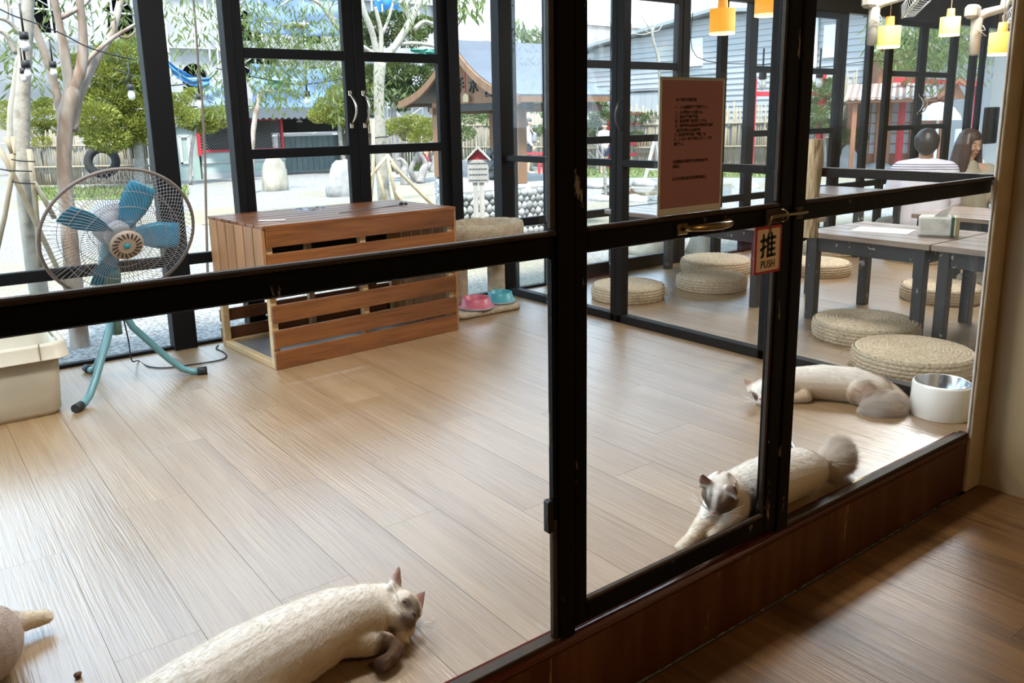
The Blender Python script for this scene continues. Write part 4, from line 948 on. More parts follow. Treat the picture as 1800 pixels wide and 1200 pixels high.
# -- cat asleep on its side in the foreground
H1 = Vector((0.7924, 1.5159, 0.0545))
q = lambda px, py, z: tuple(onz(px, py, z))
spine1 = [(*q(255, 1290, .07), .085), (*q(340, 1237, .078), .090), (*q(430, 1180, .080), .088), (*q(520, 1130, .078), .082), (*q(590, 1093, .076), .072), (*q(640, 1078, .070), .064), (*q(668, 1068, .064), .054), (*H1, .044)]
fl1a = [(*q(610, 1120, .055), .040), (*q(648, 1128, .042), .028), (*q(680, 1127, .035), .020), (*q(697, 1140, .03), .017), (*q(690, 1156, .024), .016), (*q(676, 1165, .02), .017)]
fl1b = [(*q(630, 1112, .045), .034), (*q(672, 1104, .03), .022), (*q(690, 1100, .026), .018), (*q(702, 1114, .022), .016), (*q(704, 1128, .018), .016)]
hl1 = [(*q(360, 1240, .06), .06), (*q(470, 1250, .05), .045), (*q(440, 1330, .03), .022), (*q(520, 1350, .02), .018)]
f1 = (0.307, -0.870, 0.386); u1 = (0.762, 0.467, 0.449)
def col1(p, L, fr_):
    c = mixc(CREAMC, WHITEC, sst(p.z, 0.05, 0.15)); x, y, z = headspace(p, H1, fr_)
    hd = math.sqrt(x * x + y * y + z * z)
    if hd < 0.12:
        msk = sst(x, 0.024, 0.048) * (1 - sst(abs(z), 0.014, 0.034)); c = mixc(c, mixc(TANC, DARKC, sst(x, 0.034, 0.052)), msk * 0.85)
        c = mixc(c, (0.17, 0.11, 0.085), sst(y, 0.038, 0.054) * 0.95)
        if y > 0.04 and x > 0.002 and 0.024 < abs(z) < 0.05: c = mixc(c, (0.36, 0.20, 0.165), 0.75)
        ey = abs(math.hypot(y - 0.006, abs(z) - 0.0185)); c = mixc(c, DARKC, (1 - sst(ey, 0.006, 0.013)) * 0.8 * (x > 0.02))
    for a, b_ in ((fl1a[2], fl1a[5]), (fl1b[2], fl1b[4])):
        dd = min(segd(p, fl1a[2][:3], fl1a[3][:3]), segd(p, fl1a[3][:3], fl1a[5][:3]), segd(p, fl1b[2][:3], fl1b[4][:3])); c = mixc(c, (0.13, 0.075, 0.045), (1 - sst(dd, 0.018, 0.040)) * sst(hd, 0.062, 0.078))
    return c
toe1 = toes(fl1a[5][:3], Vector(fl1a[5][:3]) - Vector(fl1a[4][:3]), (0, 0, 1), 1, 0.0075) + toes(fl1b[4][:3], Vector(fl1b[4][:3]) - Vector(fl1b[3][:3]), (0, 0, 1), 1, 0.0075)
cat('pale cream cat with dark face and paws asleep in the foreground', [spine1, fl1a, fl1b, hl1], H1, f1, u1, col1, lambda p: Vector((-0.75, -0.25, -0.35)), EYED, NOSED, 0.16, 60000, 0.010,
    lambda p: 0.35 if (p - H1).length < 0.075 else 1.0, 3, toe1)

# -- bicolour cat lying against the door glass, head up
H2 = Vector((1.7144, 1.3442, 0.136))
spine2 = [(1.80, 1.378, .080, .068), (1.90, 1.378, .078, .075), (2.02, 1.378, .076, .078), (2.13, 1.372, .070, .072), (2.19, 1.365, .06, .05)]
neck2 = [(1.80, 1.378, .090, .062), (*(H2.lerp(Vector((1.80, 1.378, .09)), 0.45)), .048), (*H2, .038)]
tail2 = [(2.19, 1.365, .055, .028), (2.26, 1.36, .055, .034), (2.32, 1.362, .062, .042), (2.345, 1.375, .072, .036), (2.355, 1.39, .078, .02)]
P2 = onz(1200, 962, 0.018)
leg2a = [(1.76, 1.385, .075, .042), (1.70, 1.375, .048, .028), (*P2.lerp(Vector((1.70, 1.375, .03)), .4), .021), (*P2, .0185)]
P2b = onz(1240, 942, 0.018)
leg2b = [(1.79, 1.345, .06, .036), (1.73, 1.335, .035, .024), (1.67, 1.332, .022, .018)]
P2h = onz(1303, 832, 0.022)
leg2h = [(2.06, 1.40, .06, .062), (2.065, 1.50, .045, .036), (*P2h.lerp(Vector((2.08, 1.535, .03)), .35), .02), (*P2h, .0175)]
f2 = (-0.722, -0.194, -0.665); u2 = (-0.591, -0.328, 0.737)
def col2_(p, L, fr_):
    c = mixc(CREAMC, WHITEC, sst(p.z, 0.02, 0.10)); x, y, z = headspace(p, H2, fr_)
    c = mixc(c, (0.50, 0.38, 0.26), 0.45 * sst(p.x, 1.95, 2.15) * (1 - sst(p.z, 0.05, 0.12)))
    c = mixc(c, (0.45, 0.36, 0.28), 0.6 * sst(p.x, 2.24, 2.32))
    if math.sqrt(x * x + y * y + z * z) < 0.085:
        c = WHITEC
        patch = (1 - sst(math.hypot((y - 0.004) * 0.8, abs(z) - 0.029), 0.017, 0.030)) * (x > -0.01)
        c = mixc(c, (0.115, 0.072, 0.052), patch * 0.95)
        stripe = (1 - sst(abs(abs(z) - 0.012), 0.003, 0.008)) * sst(y, 0.010, 0.02) * (1 - sst(y, 0.036, 0.045)); c = mixc(c, (0.17, 0.11, 0.08), stripe * 0.8)
        c = mixc(c, (0.17, 0.11, 0.08), sst(y, 0.033, 0.05) * sst(abs(z), 0.012, 0.026))
        if y > 0.042 and x > 0.002 and 0.024 < abs(z) < 0.05: c = mixc(c, (0.34, 0.19, 0.16), 0.6)
    return c
toe2 = toes(P2, P2 - Vector(leg2a[1][:3]), (0, 0, 1), 1, .0075) + toes(P2h, P2h - Vector(leg2h[1][:3]), (0, 0, 1), 1, .0075) + toes(leg2b[2][:3], (-1, 0, -0.1), (0, 0, 1), 1, .007)
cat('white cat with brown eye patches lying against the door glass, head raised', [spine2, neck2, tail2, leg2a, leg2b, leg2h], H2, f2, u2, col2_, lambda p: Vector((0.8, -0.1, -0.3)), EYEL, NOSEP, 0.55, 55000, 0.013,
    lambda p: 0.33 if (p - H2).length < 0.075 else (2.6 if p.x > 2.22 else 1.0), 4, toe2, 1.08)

# -- fluffy cat asleep along the partition
H3 = Vector((2.7269, 1.9412, 0.0490))
spine3 = [(*H3, .040), (2.82, 1.96, .052, .046), (2.89, 1.91, .062, .062), (2.965, 1.83, .068, .070), (3.03, 1.735, .066, .070), (3.065, 1.655, .058, .058)]
leg3a = [(2.90, 1.88, .05, .035), (2.86, 1.84, .025, .022), (2.82, 1.87, .018, .018)]
hl3 = [(3.015, 1.70, .055, .060), (2.995, 1.625, .04, .036), (3.04, 1.585, .025, .022), (3.06, 1.56, .022, .018)]
hl3b = [(3.09, 1.68, .065, .05), (3.115, 1.62, .05, .03), (3.105, 1.57, .035, .022)]
tail3 = [(3.07, 1.63, .045, .022), (3.03, 1.575, .038, .024), (2.985, 1.565, .034, .026), (2.945, 1.60, .028, .022), (2.925, 1.63, .02, .012)]
f3 = (-0.939, -0.330, -0.095); u3 = (-0.253, 0.479, 0.840)
def col3(p, L, fr_):
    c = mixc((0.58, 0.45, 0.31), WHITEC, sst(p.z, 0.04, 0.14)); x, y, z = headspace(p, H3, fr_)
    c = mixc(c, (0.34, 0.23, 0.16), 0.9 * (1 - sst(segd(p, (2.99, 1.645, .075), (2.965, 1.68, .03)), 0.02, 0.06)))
    c = mixc(c, (0.30, 0.20, 0.14), 0.8 * (1 - sst(segd(p, (3.10, 1.72, .13), (3.09, 1.64, .10)), 0.015, 0.045)))
    c = mixc(c, (0.62, 0.56, 0.50), 0.7 * (1 - sst(segd(p, tail3[1][:3], tail3[4][:3]), 0.03, 0.06)))
    if math.sqrt(x * x + y * y + z * z) < 0.09:
        c = WHITEC
        patch = (1 - sst(math.hypot(y - 0.006, z - 0.024), 0.014, 0.024)) + 0.8 * (1 - sst(math.hypot(y - 0.006, z + 0.024), 0.008, 0.018)); c = mixc(c, (0.14, 0.10, 0.085), min(1, patch) * (x > -0.005))
        c = mixc(c, (0.30, 0.17, 0.12), sst(y, 0.036, 0.055) * 0.9)
    return c
cat('fluffy white and tan cat asleep along the partition, tail towards the bowl', [spine3, leg3a, hl3, hl3b, tail3], H3, f3, u3, col3, lambda p: Vector((0.25, -0.85, -0.25)), EYED, NOSEP, 0.2, 55000, 0.014,
    lambda p: 0.33 if (p - H3).length < 0.07 else (3.0 if segd(p, tail3[1][:3], tail3[4][:3]) < 0.055 else 1.0), 5, [], 1.08)

# -- cat cut by the left edge of the frame: haunch and one stretched hind leg
H4 = Vector((-0.42, 1.72, 0.055))
spine4 = [(*H4, .04), (-0.34, 1.74, .07, .06), (-0.24, 1.79, .09, .085), (-0.10, 1.86, .095, .095), (0.02, 1.92, .085, .085)]
L4 = onz(80, 1084, 0.034)
leg4 = [(0.03, 1.95, .07, .07), (0.06, 2.03, .055, .038), (*(L4.lerp(Vector((0.06, 2.04, .05)), .55)), .024), (*(L4.lerp(Vector((0.06, 2.04, .05)), .2)), .0195), (*L4, .0165)]
leg4b = [(-0.02, 1.84, .06, .06), (0.02, 1.80, .03, .028)]
def col4(p, L, fr_):
    c = (0.40, 0.32, 0.27); c = mixc(c, (0.58, 0.52, 0.46), sst(p.y, 1.93, 1.99) * (1 - sst(p.y, 2.01, 2.05)))
    return mixc(c, (0.60, 0.50, 0.36), 1 - sst(segd(p, L4, L4.lerp(Vector((0.06, 2.04, .05)), .35)), 0.02, 0.04))
cat('greyish tan cat cut by the left edge, hind leg stretched out', [spine4, leg4, leg4b], H4, (-0.7, -0.6, -0.2), (0, 0, 1), col4, lambda p: Vector((0.7, 0.5, -0.2)), EYEL, NOSED, 0.4, 45000, 0.007,
    lambda p: 0.7, 6, toes(L4, L4 - Vector((0.06, 2.04, .05)), (0, 0, 1), 1, .0072))

# -- people
SKIN = mat('skin', (0.50, 0.30, 0.20), 0.55, spec=0.3); HAIRK = mat('dark_hair', (0.030, 0.024, 0.022), 0.45); HAIRB = mat('brown_hair', (0.050, 0.028, 0.020), 0.42, col2=(0.085, 0.05, 0.035), scale=60, stretch=(1, 1, 0.1))
def hand_chains(w, d, up, s=1.0, curl=0.35):
    """palm, four unequal bent fingers and a thumb from its side"""
    w = Vector(w); d = Vector(d).normalized(); up = Vector(up); up = (up - d * up.dot(d)).normalized(); sd = d.cross(up); out = []
    for k in range(4):
        b = w + d * 0.035 * s + sd * (k - 1.5) * 0.019 * s; out.append([(*(w + sd * (k - 1.5) * 0.012 * s), 0.014 * s), (*(b + d * 0.045 * s), 0.0125 * s)])
        L = (0.07, 0.08, 0.075, 0.058)[k] * s; j1 = b + d * 0.045 * s; j2 = j1 + (d * math.cos(curl) - up * math.sin(curl)) * L * 0.5; j3 = j2 + (d * math.cos(curl * 2) - up * math.sin(curl * 2)) * L * 0.5
        out.append([(*j1, 0.0098 * s), (*j2, 0.0088 * s), (*j3, 0.0075 * s)])
    t0 = w + d * 0.03 * s - sd * 0.03 * s; t1 = t0 + (d * 0.6 - sd * 0.75) * 0.04 * s; out.append([(*(w - sd * 0.012 * s), 0.014 * s), (*t0, 0.0125 * s), (*t1, 0.0105 * s), (*(t1 + d * 0.03 * s), 0.009 * s)])
    return out
def face_chains(hc, f, u, s=1.0):
    f = Vector(f).normalized(); u = (Vector(u) - f * Vector(u).dot(f)).normalized(); r = f.cross(u)
    L = lambda a, b, c: Vector(hc) + (f * a + u * b + r * c) * s
    ch = [[(*L(-0.015, 0.025, 0), 0.082 * s), (*L(0.012, 0.02, 0), 0.076 * s)], [(*L(0.018, 0.0, 0), 0.068 * s), (*L(0.038, -0.055, 0), 0.044 * s)], [(*L(0.045, -0.075, 0), 0.025 * s), (*L(0.062, -0.088, 0), 0.018 * s)],
          [(*L(0.080, 0.012, 0), 0.009 * s), (*L(0.098, -0.022, 0), 0.0125 * s)], [(*L(0.075, -0.052, -0.014), 0.0085 * s), (*L(0.082, -0.052, 0), 0.010 * s), (*L(0.075, -0.052, 0.014), 0.0085 * s)]]
    for sg in (-1, 1):
        ch.append([(*L(-0.004, 0.02, sg * 0.080), 0.010 * s), (*L(-0.012, 0.005, sg * 0.085), 0.012 * s), (*L(0.0, -0.022, sg * 0.080), 0.008 * s)])
        ch.append([(*L(0.055, -0.018, sg * 0.035), 0.028 * s), (*L(0.03, -0.02, sg * 0.05), 0.03 * s)])
    return ch, L, (f, u, r)
EYEW = mat('eye_white', (0.7, 0.68, 0.65), 0.2); EYEB = mat('brown_iris', (0.03, 0.018, 0.012), 0.15); LIPM = mat('lips', (0.42, 0.16, 0.14), 0.5)
def eyes(L, fr_, t, s=1.0, closed=0.45):
    f, u, r = fr_; R = Matrix((r, u, f)).transposed()
    for sg in (-1, 1):
        for nm, m, q, rad in (('eye', EYEW, 0.071, 0.0125), ('iris', EYEB, 0.0765, 0.0075)):
            mb = MB(); mb.ball((0, 0, 0), rad * s, 12, 8); c = L(q, 0.016, sg * 0.031); mb.v = [tuple(c + R @ Vector((v[0] * 1.2, v[1] * closed * (1.0 if nm == 'eye' else 1.2), v[2] * .8))) for v in mb.v]; mb.build(nm, m, t)
        mb = MB(); mb.tube([L(0.074, 0.038, sg * 0.016), L(0.078, 0.044, sg * 0.032), L(0.066, 0.04, sg * 0.05)], 0.0035 * s, 6); mb.build('eyebrow', HAIRK, t)
    mb = MB(); mb.tube([L(0.0825, -0.052, -0.02), L(0.092, -0.051, 0), L(0.0825, -0.052, 0.02)], [0.004 * s, 0.0065 * s, 0.004 * s], 8); mb.build('lips', LIPM, t)
def rotz(v, a): return Vector((v[0] * math.cos(a) - v[1] * math.sin(a), v[0] * math.sin(a) + v[1] * math.cos(a), v[2]))

# seated man with his back to the camera
SHIRT = mat('white_striped_shirt', (0.70, 0.68, 0.72), 0.8); 
def stripe_shirt():
    m = SHIRT; t = m.node_tree; b = t.nodes['Principled BSDF']; tx = t.nodes.new('ShaderNodeTexCoord'); sp_ = t.nodes.new('ShaderNodeSeparateXYZ'); _lnk(t, tx.outputs['Object'], sp_.inputs[0])
    mu = t.nodes.new('ShaderNodeMath'); mu.operation = 'MODULO'; mu.inputs[1].default_value = 0.019; ad = t.nodes.new('ShaderNodeMath'); ad.operation = 'SUBTRACT'; ad.inputs[1].default_value = 0.672
    _lnk(t, sp_.outputs['Z'], ad.inputs[0]); _lnk(t, ad.outputs[0], mu.inputs[0])
    lt = t.nodes.new('ShaderNodeMath'); lt.operation = 'LESS_THAN'; lt.inputs[1].default_value = 0.0065; _lnk(t, mu.outputs[0], lt.inputs[0])
    a = t.nodes.new('ShaderNodeMath'); a.operation = 'GREATER_THAN'; a.inputs[1].default_value = 0.0; _lnk(t, ad.outputs[0], a.inputs[0])
    c = t.nodes.new('ShaderNodeMath'); c.operation = 'LESS_THAN'; c.inputs[1].default_value = 0.055; _lnk(t, ad.outputs[0], c.inputs[0])
    p = t.nodes.new('ShaderNodeMath'); p.operation = 'MULTIPLY'; _lnk(t, lt.outputs[0], p.inputs[0]); _lnk(t, a.outputs[0], p.inputs[1]); p2 = t.nodes.new('ShaderNodeMath'); p2.operation = 'MULTIPLY'; _lnk(t, p.outputs[0], p2.inputs[0]); _lnk(t, c.outputs[0], p2.inputs[1])
    mx = t.nodes.new('ShaderNodeMix'); mx.data_type = 'RGBA'; mx.inputs[6].default_value = (0.70, 0.67, 0.73, 1); mx.inputs[7].default_value = (0.05, 0.05, 0.09, 1); _lnk(t, p2.outputs[0], mx.inputs[0]); _lnk(t, mx.outputs[2], b.inputs['Base Color'])
stripe_shirt()
man = thing('person', 'man in a white shirt with dark shoulder stripes seated with his back turned', 'person', (6.96, 3.49, 0.0), math.atan2(0.50, 0.86) + math.pi / 2)
# local frame: facing -Y
pouf('straw cushion under the man in the striped shirt', 6.96, 3.49, 0.235)
Z0 = 0.10
torso = [[(0, 0, Z0 + .12, .125), (0, -0.01, Z0 + .28, .115), (0, -0.015, Z0 + .40, .115), (0, -0.01, Z0 + .47, .085)], [(-.085, 0, Z0 + .12, .10), (-.09, -.01, Z0 + .40, .095)], [(.085, 0, Z0 + .12, .10), (.09, -.01, Z0 + .40, .095)], [(-.165, -.01, Z0 + .475, .055), (0, 0, Z0 + .50, .060), (.165, -.01, Z0 + .475, .055)]]
armL = [(-.175, -.01, Z0 + .465, .055), (-.225, -.06, Z0 + .25, .042), (-.12, -.27, Z0 + .30, .034), (-.05, -.36, Z0 + .36, .026)]
armR = [(.175, -.01, Z0 + .465, .055), (.235, -.05, Z0 + .25, .042), (.15, -.26, Z0 + .28, .034), (.08, -.34, Z0 + .33, .026)]
legs = [[(-.09, 0, Z0 + .09, .095), (-.27, -.22, Z0 + .06, .07), (-.05, -.36, Z0 - .03, .048), (.08, -.33, Z0 - .05, .035)], [(.09, 0, Z0 + .09, .095), (.27, -.22, Z0 + .06, .07), (.05, -.30, Z0 - .02, .048), (-.10, -.38, Z0 - .05, .035)]]
for _c in torso + [armL, armR]:
    for _i, _v in enumerate(_c): _c[_i] = (_v[0] * 1.08, _v[1], Z0 + (_v[2] - Z0) * 1.20, _v[3] * 1.06)
hcM = Vector((0, -0.03, 0.875)); fc, LM, frM = face_chains(hcM, (0.05, -1, -0.12), (0, -0.1, 1))
neck = [[(0, 0.0, Z0 + .59, .058), (0, -0.01, .80, .052)]]
organic('body', torso + [armL, armR] + legs + neck + fc + hand_chains(armL[3][:3], (.5, -.6, .3), (-.3, .2, .9)) + hand_chains(armR[3][:3], (-.5, -.6, .2), (.3, .2, .9)), [], SKIN, 0.0065, man)
eyes(LM, frM, man)
g_ = lambda chs, d: [[(x, y, z, r + d) for x, y, z, r in c] for c in chs]
organic('shirt', g_(torso, .014) + [[(*c[:3], c[3] + .016) for c in armL[:2]], [(*c[:3], c[3] + .016) for c in armR[:2]]], [], SHIRT, 0.008, man, smooth=8)
organic('trousers', g_([l[:3] for l in legs], .012) + [[(-.09, 0.01, Z0 + .08, .11), (.09, 0.01, Z0 + .08, .11)]], [], mat('khaki_trousers', (0.50, 0.40, 0.29), 0.8), 0.009, man, smooth=6)
organic('hair', [[(0, 0.012, 0.915, .088), (0, -0.02, 0.925, .086)], [(0, 0.03, 0.86, .075), (0, 0.03, 0.90, .08)], [(-.045, .015, .87, .048), (-.05, .0, .92, .05)], [(.045, .015, .87, .048), (.05, .0, .92, .05)]], [], HAIRK, 0.006, man, smooth=3)

# seated woman with long hair
wom = thing('person', 'woman with long brown hair in a khaki top looking aside at the table', 'person', (7.40, 3.34, 0.0), math.atan2(0.47, 0.88) - math.pi / 2 + 0.18)
pouf('straw cushion under the woman with long hair', 7.40, 3.34, 0.235)
torW = [[(0, 0, Z0 + .12, .12), (0, 0, Z0 + .28, .098), (0, -.01, Z0 + .40, .105), (0, 0, Z0 + .47, .075)], [(-.075, 0, Z0 + .12, .095), (-.075, -.01, Z0 + .38, .085)], [(.075, 0, Z0 + .12, .095), (.075, -.01, Z0 + .38, .085)], [(-.14, 0, Z0 + .465, .048), (0, 0.01, Z0 + .485, .05), (.14, 0, Z0 + .465, .048)]]
aWL = [(-.15, 0, Z0 + .46, .047), (-.20, -.08, Z0 + .26, .036), (-.10, -.28, Z0 + .37, .029), (-.03, -.36, Z0 + .43, .022)]
aWR = [(.15, 0, Z0 + .46, .047), (.20, -.10, Z0 + .26, .036), (.13, -.30, Z0 + .40, .029), (.10, -.36, Z0 + .43, .022)]
legW = [[(-.085, 0, Z0 + .09, .09), (-.25, -.24, Z0 + .06, .065), (-.05, -.36, Z0 - .03, .044), (.08, -.33, Z0 - .05, .033)], [(.085, 0, Z0 + .09, .09), (.25, -.24, Z0 + .06, .065), (.05, -.30, Z0 - .02, .044), (-.10, -.38, Z0 - .05, .033)]]
for _c in torW + [aWL, aWR]:
    for _i, _v in enumerate(_c): _c[_i] = (_v[0] * 1.05, _v[1], Z0 + (_v[2] - Z0) * 1.18, _v[3] * 1.05)
hcW = Vector((0.0, -0.02, 0.865)); fcW, LW, frW = face_chains(hcW, (0.50, -0.80, -0.25), (-0.12, -0.12, 1), 0.95)
organic('body', torW + [aWL, aWR] + legW + [[(0, 0, Z0 + .49, .045), (0, -.015, .80, .042)]] + fcW + hand_chains(aWL[3][:3], (.2, -.9, .1), (0, .1, .9), .9) + hand_chains(aWR[3][:3], (-.3, -.9, .1), (0, .1, .9), .9), [], SKIN, 0.0065, wom)
eyes(LW, frW, wom, 0.95, 0.3)
organic('top', [[(x, y, z, r + .013) for x, y, z, r in c] for c in torW[:3]] + [[(-.155, 0, Z0 + .535, .058), (.0, .03, Z0 + .53, .06), (.155, 0, Z0 + .535, .058)]] + [[(*c[:3], c[3] + .014) for c in a[:2]] for a in (aWL, aWR)], [], mat('khaki_top', (0.36, 0.31, 0.22), 0.8), 0.008, wom, smooth=8)
organic('trousers', g_([l[:3] for l in legW], .012), [], mat('grey_trousers', (0.12, 0.12, 0.13), 0.8), 0.009, wom)
hr = []
for k in range(13):
    a = math.radians(135 - 112 + 224 * k / 12); dx, dy = math.cos(a), math.sin(a)
    base = LW(-0.02, 0.05, 0); hr.append([(*(base + Vector((dx * .045, dy * .045, .02))), .045), (*(base + Vector((dx * .082, dy * .085, -.05))), .034), (*(base + Vector((dx * .10, dy * .10 + .02, -.17))), .033), (*(base + Vector((dx * .12, dy * .08 + .02, -.30))), .028), (*(base + Vector((dx * .125, dy * .06, -.40))), .018)])
hr.append([(*LW(-0.03, 0.045, 0), .086), (*LW(-0.005, 0.055, 0), .078)])
organic('hair', hr, [], HAIRB, 0.007, wom, smooth=3)
# ------------------------------------------------------------------ the garden
ALB[0] = 0.58
def gz(px, py, z=BOT): return onz(px, py, z)
BARKR = mat('smooth_reddish_bark', (0.30, 0.195, 0.13), 0.8, col2=(0.58, 0.50, 0.42), scale=11, stretch=(1, 1, 0.3), spread=(0.38, 0.62), bump=0.4, bscale=30)
BARKP = mat('pale_bark', (0.52, 0.48, 0.40), 0.85, col2=(0.34, 0.30, 0.24), scale=14, spread=(0.5, 0.7), bump=0.4, bscale=40)
BARKG = mat('grey_bark', (0.30, 0.27, 0.24), 0.85, col2=(0.44, 0.41, 0.38), scale=12, bump=0.5, bscale=30)
BAMBOO = mat('pale_bamboo', (0.55, 0.43, 0.26), 0.5, col2=(0.66, 0.55, 0.37), scale=6, rand=0.1)
STICK = mat('dry_bamboo_fence', (0.36, 0.29, 0.19), 0.8, col2=(0.52, 0.45, 0.32), scale=3, stretch=(12, 12, 0.4))
LEAFA = mat('yellow_green_juniper', (0.20, 0.23, 0.022), 0.7, col2=(0.46, 0.48, 0.09), scale=1.1, spread=(0.3, 0.65), trans=0.35)
LEAFW = mat('willow_green', (0.17, 0.24, 0.06), 0.6, col2=(0.30, 0.36, 0.12), scale=1.3, trans=0.45)
LEAFS = mat('shrub_green', (0.07, 0.13, 0.03), 0.7, col2=(0.19, 0.26, 0.07), scale=2, trans=0.3)
GRASSM = mat('lawn_green', (0.13, 0.19, 0.035), 0.9, col2=(0.24, 0.28, 0.08), scale=3)
TIE = mat('dark_tie', (0.03, 0.03, 0.03), 0.6)

def px_path(pts, y, widths, dy=None):
    """branch path from surveyed pixels at garden depth y; widths in pixels"""
    P = []; R_2 = []
    for i, (px, py) in enumerate(pts):
        yy = y + (dy[i] if dy else 0); p = at(px, py, yy); P.append(p)
        w_ = widths[i] if isinstance(widths, (list, tuple)) else widths; R_2.append(max(0.002, w_ / 2 * (p - CAM).dot(FWD) / 1452.64))
    return P, R_2
def branchy(mb, pts, y, widths, dy=None, n=10, jitter=0.0):
    P, R_2 = px_path(pts, y, widths, dy); Q = spline(P, 4); S = []
    for i in range(len(R_2) - 1):
        for j in range(4): S.append(R_2[i] + (R_2[i + 1] - R_2[i]) * j / 4)
    S.append(R_2[-1]); S = [s * (1 + 0.10 * noise.noise(q_ * 6)) for s, q_ in zip(S, Q)]
    mb.tube(Q, S, n); return Q
def shift(mb, b):
    mb.v = [(v[0] - b.x, v[1] - b.y, v[2] - b.z) for v in mb.v]; return mb
def leaf_sprays(mb, c, R_2, n, L, w_, droop=0.6, seed=1, flat=1.0):
    """long narrow leaves hanging in sprays"""
    rg = random.Random(seed)
    for _ in range(n):
        d = Vector((rg.gauss(0, 1), rg.gauss(0, 1), rg.gauss(0, 1))); d.normalize(); p = c + Vector((d.x * R_2, d.y * R_2, d.z * R_2 * flat)) * rg.random() ** 0.5
        a = rg.uniform(0, 6.28); dirn = Vector((math.cos(a), math.sin(a), -droop * rg.uniform(0.5, 1.8))).normalized(); s = dirn.cross(Vector((rg.gauss(0, 1), rg.gauss(0, 1), rg.gauss(0, 1)))).normalized() * w_ * rg.uniform(.7, 1.2); l = L * rg.uniform(.6, 1.25)
        mb.add([p, p + dirn * l * .45 + s, p + dirn * l, p + dirn * l * .45 - s], [(0, 1, 2, 3)])
def tufts(mb, c, R_2, n, L, seed=1, sq=(1, 1, 0.6)):
    """juniper-like pads: pointed scale sprays growing out and up"""
    rg = random.Random(seed)
    for _ in range(n):
        d = Vector((rg.gauss(0, 1), rg.gauss(0, 1), rg.gauss(0.15, 1))).normalized(); p = c + Vector((d.x * sq[0], d.y * sq[1], d.z * sq[2])) * R_2 * (rg.random() ** 0.33)
        o = (d + Vector((rg.gauss(0, .35), rg.gauss(0, .35), 0.35 + rg.gauss(0, .3)))).normalized(); s = o.orthogonal().normalized() if rg.random() < .5 else o.cross(Vector((rg.random(), rg.random(), rg.random()))).normalized()
        l = L * rg.uniform(.6, 1.3); s = s * l * 0.26
        mb.add([p - s * .4, p + o * l * .5 + s, p + o * l, p + o * l * .5 - s], [(0, 1, 2, 3)])

# -- smooth-barked tree right outside the window
base = Vector((*at(140, 640, 5.85).xy, BOT)); t1 = thing('smooth_barked_tree', 'smooth reddish barked tree with several stems behind the fan', 'tree', base)
Y1 = 5.85
mb = MB(); branchy(mb, [(146, 668), (141, 610), (130, 500), (121, 400), (114, 320), (113, 260), (118, 205), (126, 165), (132, 146)], Y1, [36, 31, 30, 27, 24, 25, 28, 29, 18]); shift(mb, base).build('trunk', BARKR, t1)
for pts, wd, dyy in (([(123, 188), (131, 150), (143, 118), (146, 60), (140, 0), (138, -60)], [16, 25, 19, 15, 14, 12], None), ([(122, 186), (119, 130), (106, 50), (95, 0), (88, -40)], [16, 19, 13, 13, 11], None),
                     ([(112, 235), (104, 185), (90, 130), (68, 66), (48, 20), (30, -30)], [16, 15, 14, 14, 13, 11], [0, .05, .1, .1, .1, .1]), ([(128, 230), (136, 180), (150, 145), (172, 100), (196, 60), (212, 0), (218, -40)], [18, 16, 15, 14, 13, 12, 11], [0, .05, .1, .15, .2, .25, .3]),
                     ([(148, 112), (165, 95), (190, 73), (222, 52), (245, 38)], [10, 8, 8, 6, 4], None), ([(106, 32), (125, 22), (148, 8), (160, -6)], [9, 9, 8, 7], None), ([(205, 60), (225, 66), (250, 42)], [5, 4, 3], None)):
    mb = MB(); branchy(mb, pts, Y1, wd, dyy); shift(mb, base).build('branch', BARKR, t1)
mb = MB()
for k, (px, py, R_2, n) in enumerate(((200, 30, .35, 90), (300, 40, .35, 120), (240, 90, .28, 80), (60, 100, .25, 60), (85, 25, .25, 70), (180, 10, .3, 60))): leaf_sprays(mb, at(px, py, Y1 + .3), R_2, int(n * 1.3), 0.075, 0.007, 1.0, k)
o = shift(mb, base).build('foliage', LEAFW, t1, fix=False); o['kind'] = 'stuff'

# -- pale trunk held by bamboo stakes at the far left
Y2 = 5.6; base = Vector((*at(70, 520, Y2).xy, BOT)); t2 = thing('staked_tree', 'pale speckled trunk tied to bamboo stakes at the left edge', 'tree', base)
mb = MB(); Q = branchy(mb, [(84, 590), (70, 520), (60, 460), (48, 380), (41, 300), (38, 220), (41, 150), (46, 80), (50, 10), (54, -40)], Y2, [32, 32, 31, 28, 27, 26, 24, 21, 19, 17]); shift(mb, base).build('trunk', BARKP, t2)
for pts, wd in (([(20, 300), (20, 210), (28, 140), (36, 80), (42, 30), (48, -20)], [15, 15, 13, 11, 10, 9]), ([(28, 95), (10, 60), (-15, 50)], [9, 9, 8]), ([(36, 60), (15, 38), (-10, 30)], [8, 7, 6]), ([(12, 36), (14, 12), (8, -10)], [5, 4, 4])):
    mb = MB(); branchy(mb, pts, Y2 + .12, wd); shift(mb, base).build('branch', BARKP, t2)
for pts in ([(-8, 250), (20, 300), (60, 385), (100, 470), (140, 560)], [(24, 240), (22, 300), (8, 380), (-10, 460)], [(51, 262), (60, 330), (66, 400), (70, 470)], [(58, 318), (78, 350), (96, 384)], [(10, 240), (24, 272)]):
    mb = MB(); P, R_2 = px_path(pts, Y2 - .16, 9); mb.tube(P, R_2, 10)
    for i in range(1, 6): c = P[0].lerp(P[-1], i / 6); mb.ball(c, R_2[0] * 1.12, 8, 4, 0, (1, 1, .3)) if False else None
    shift(mb, base).build('bamboo_stake', BAMBOO, t2)
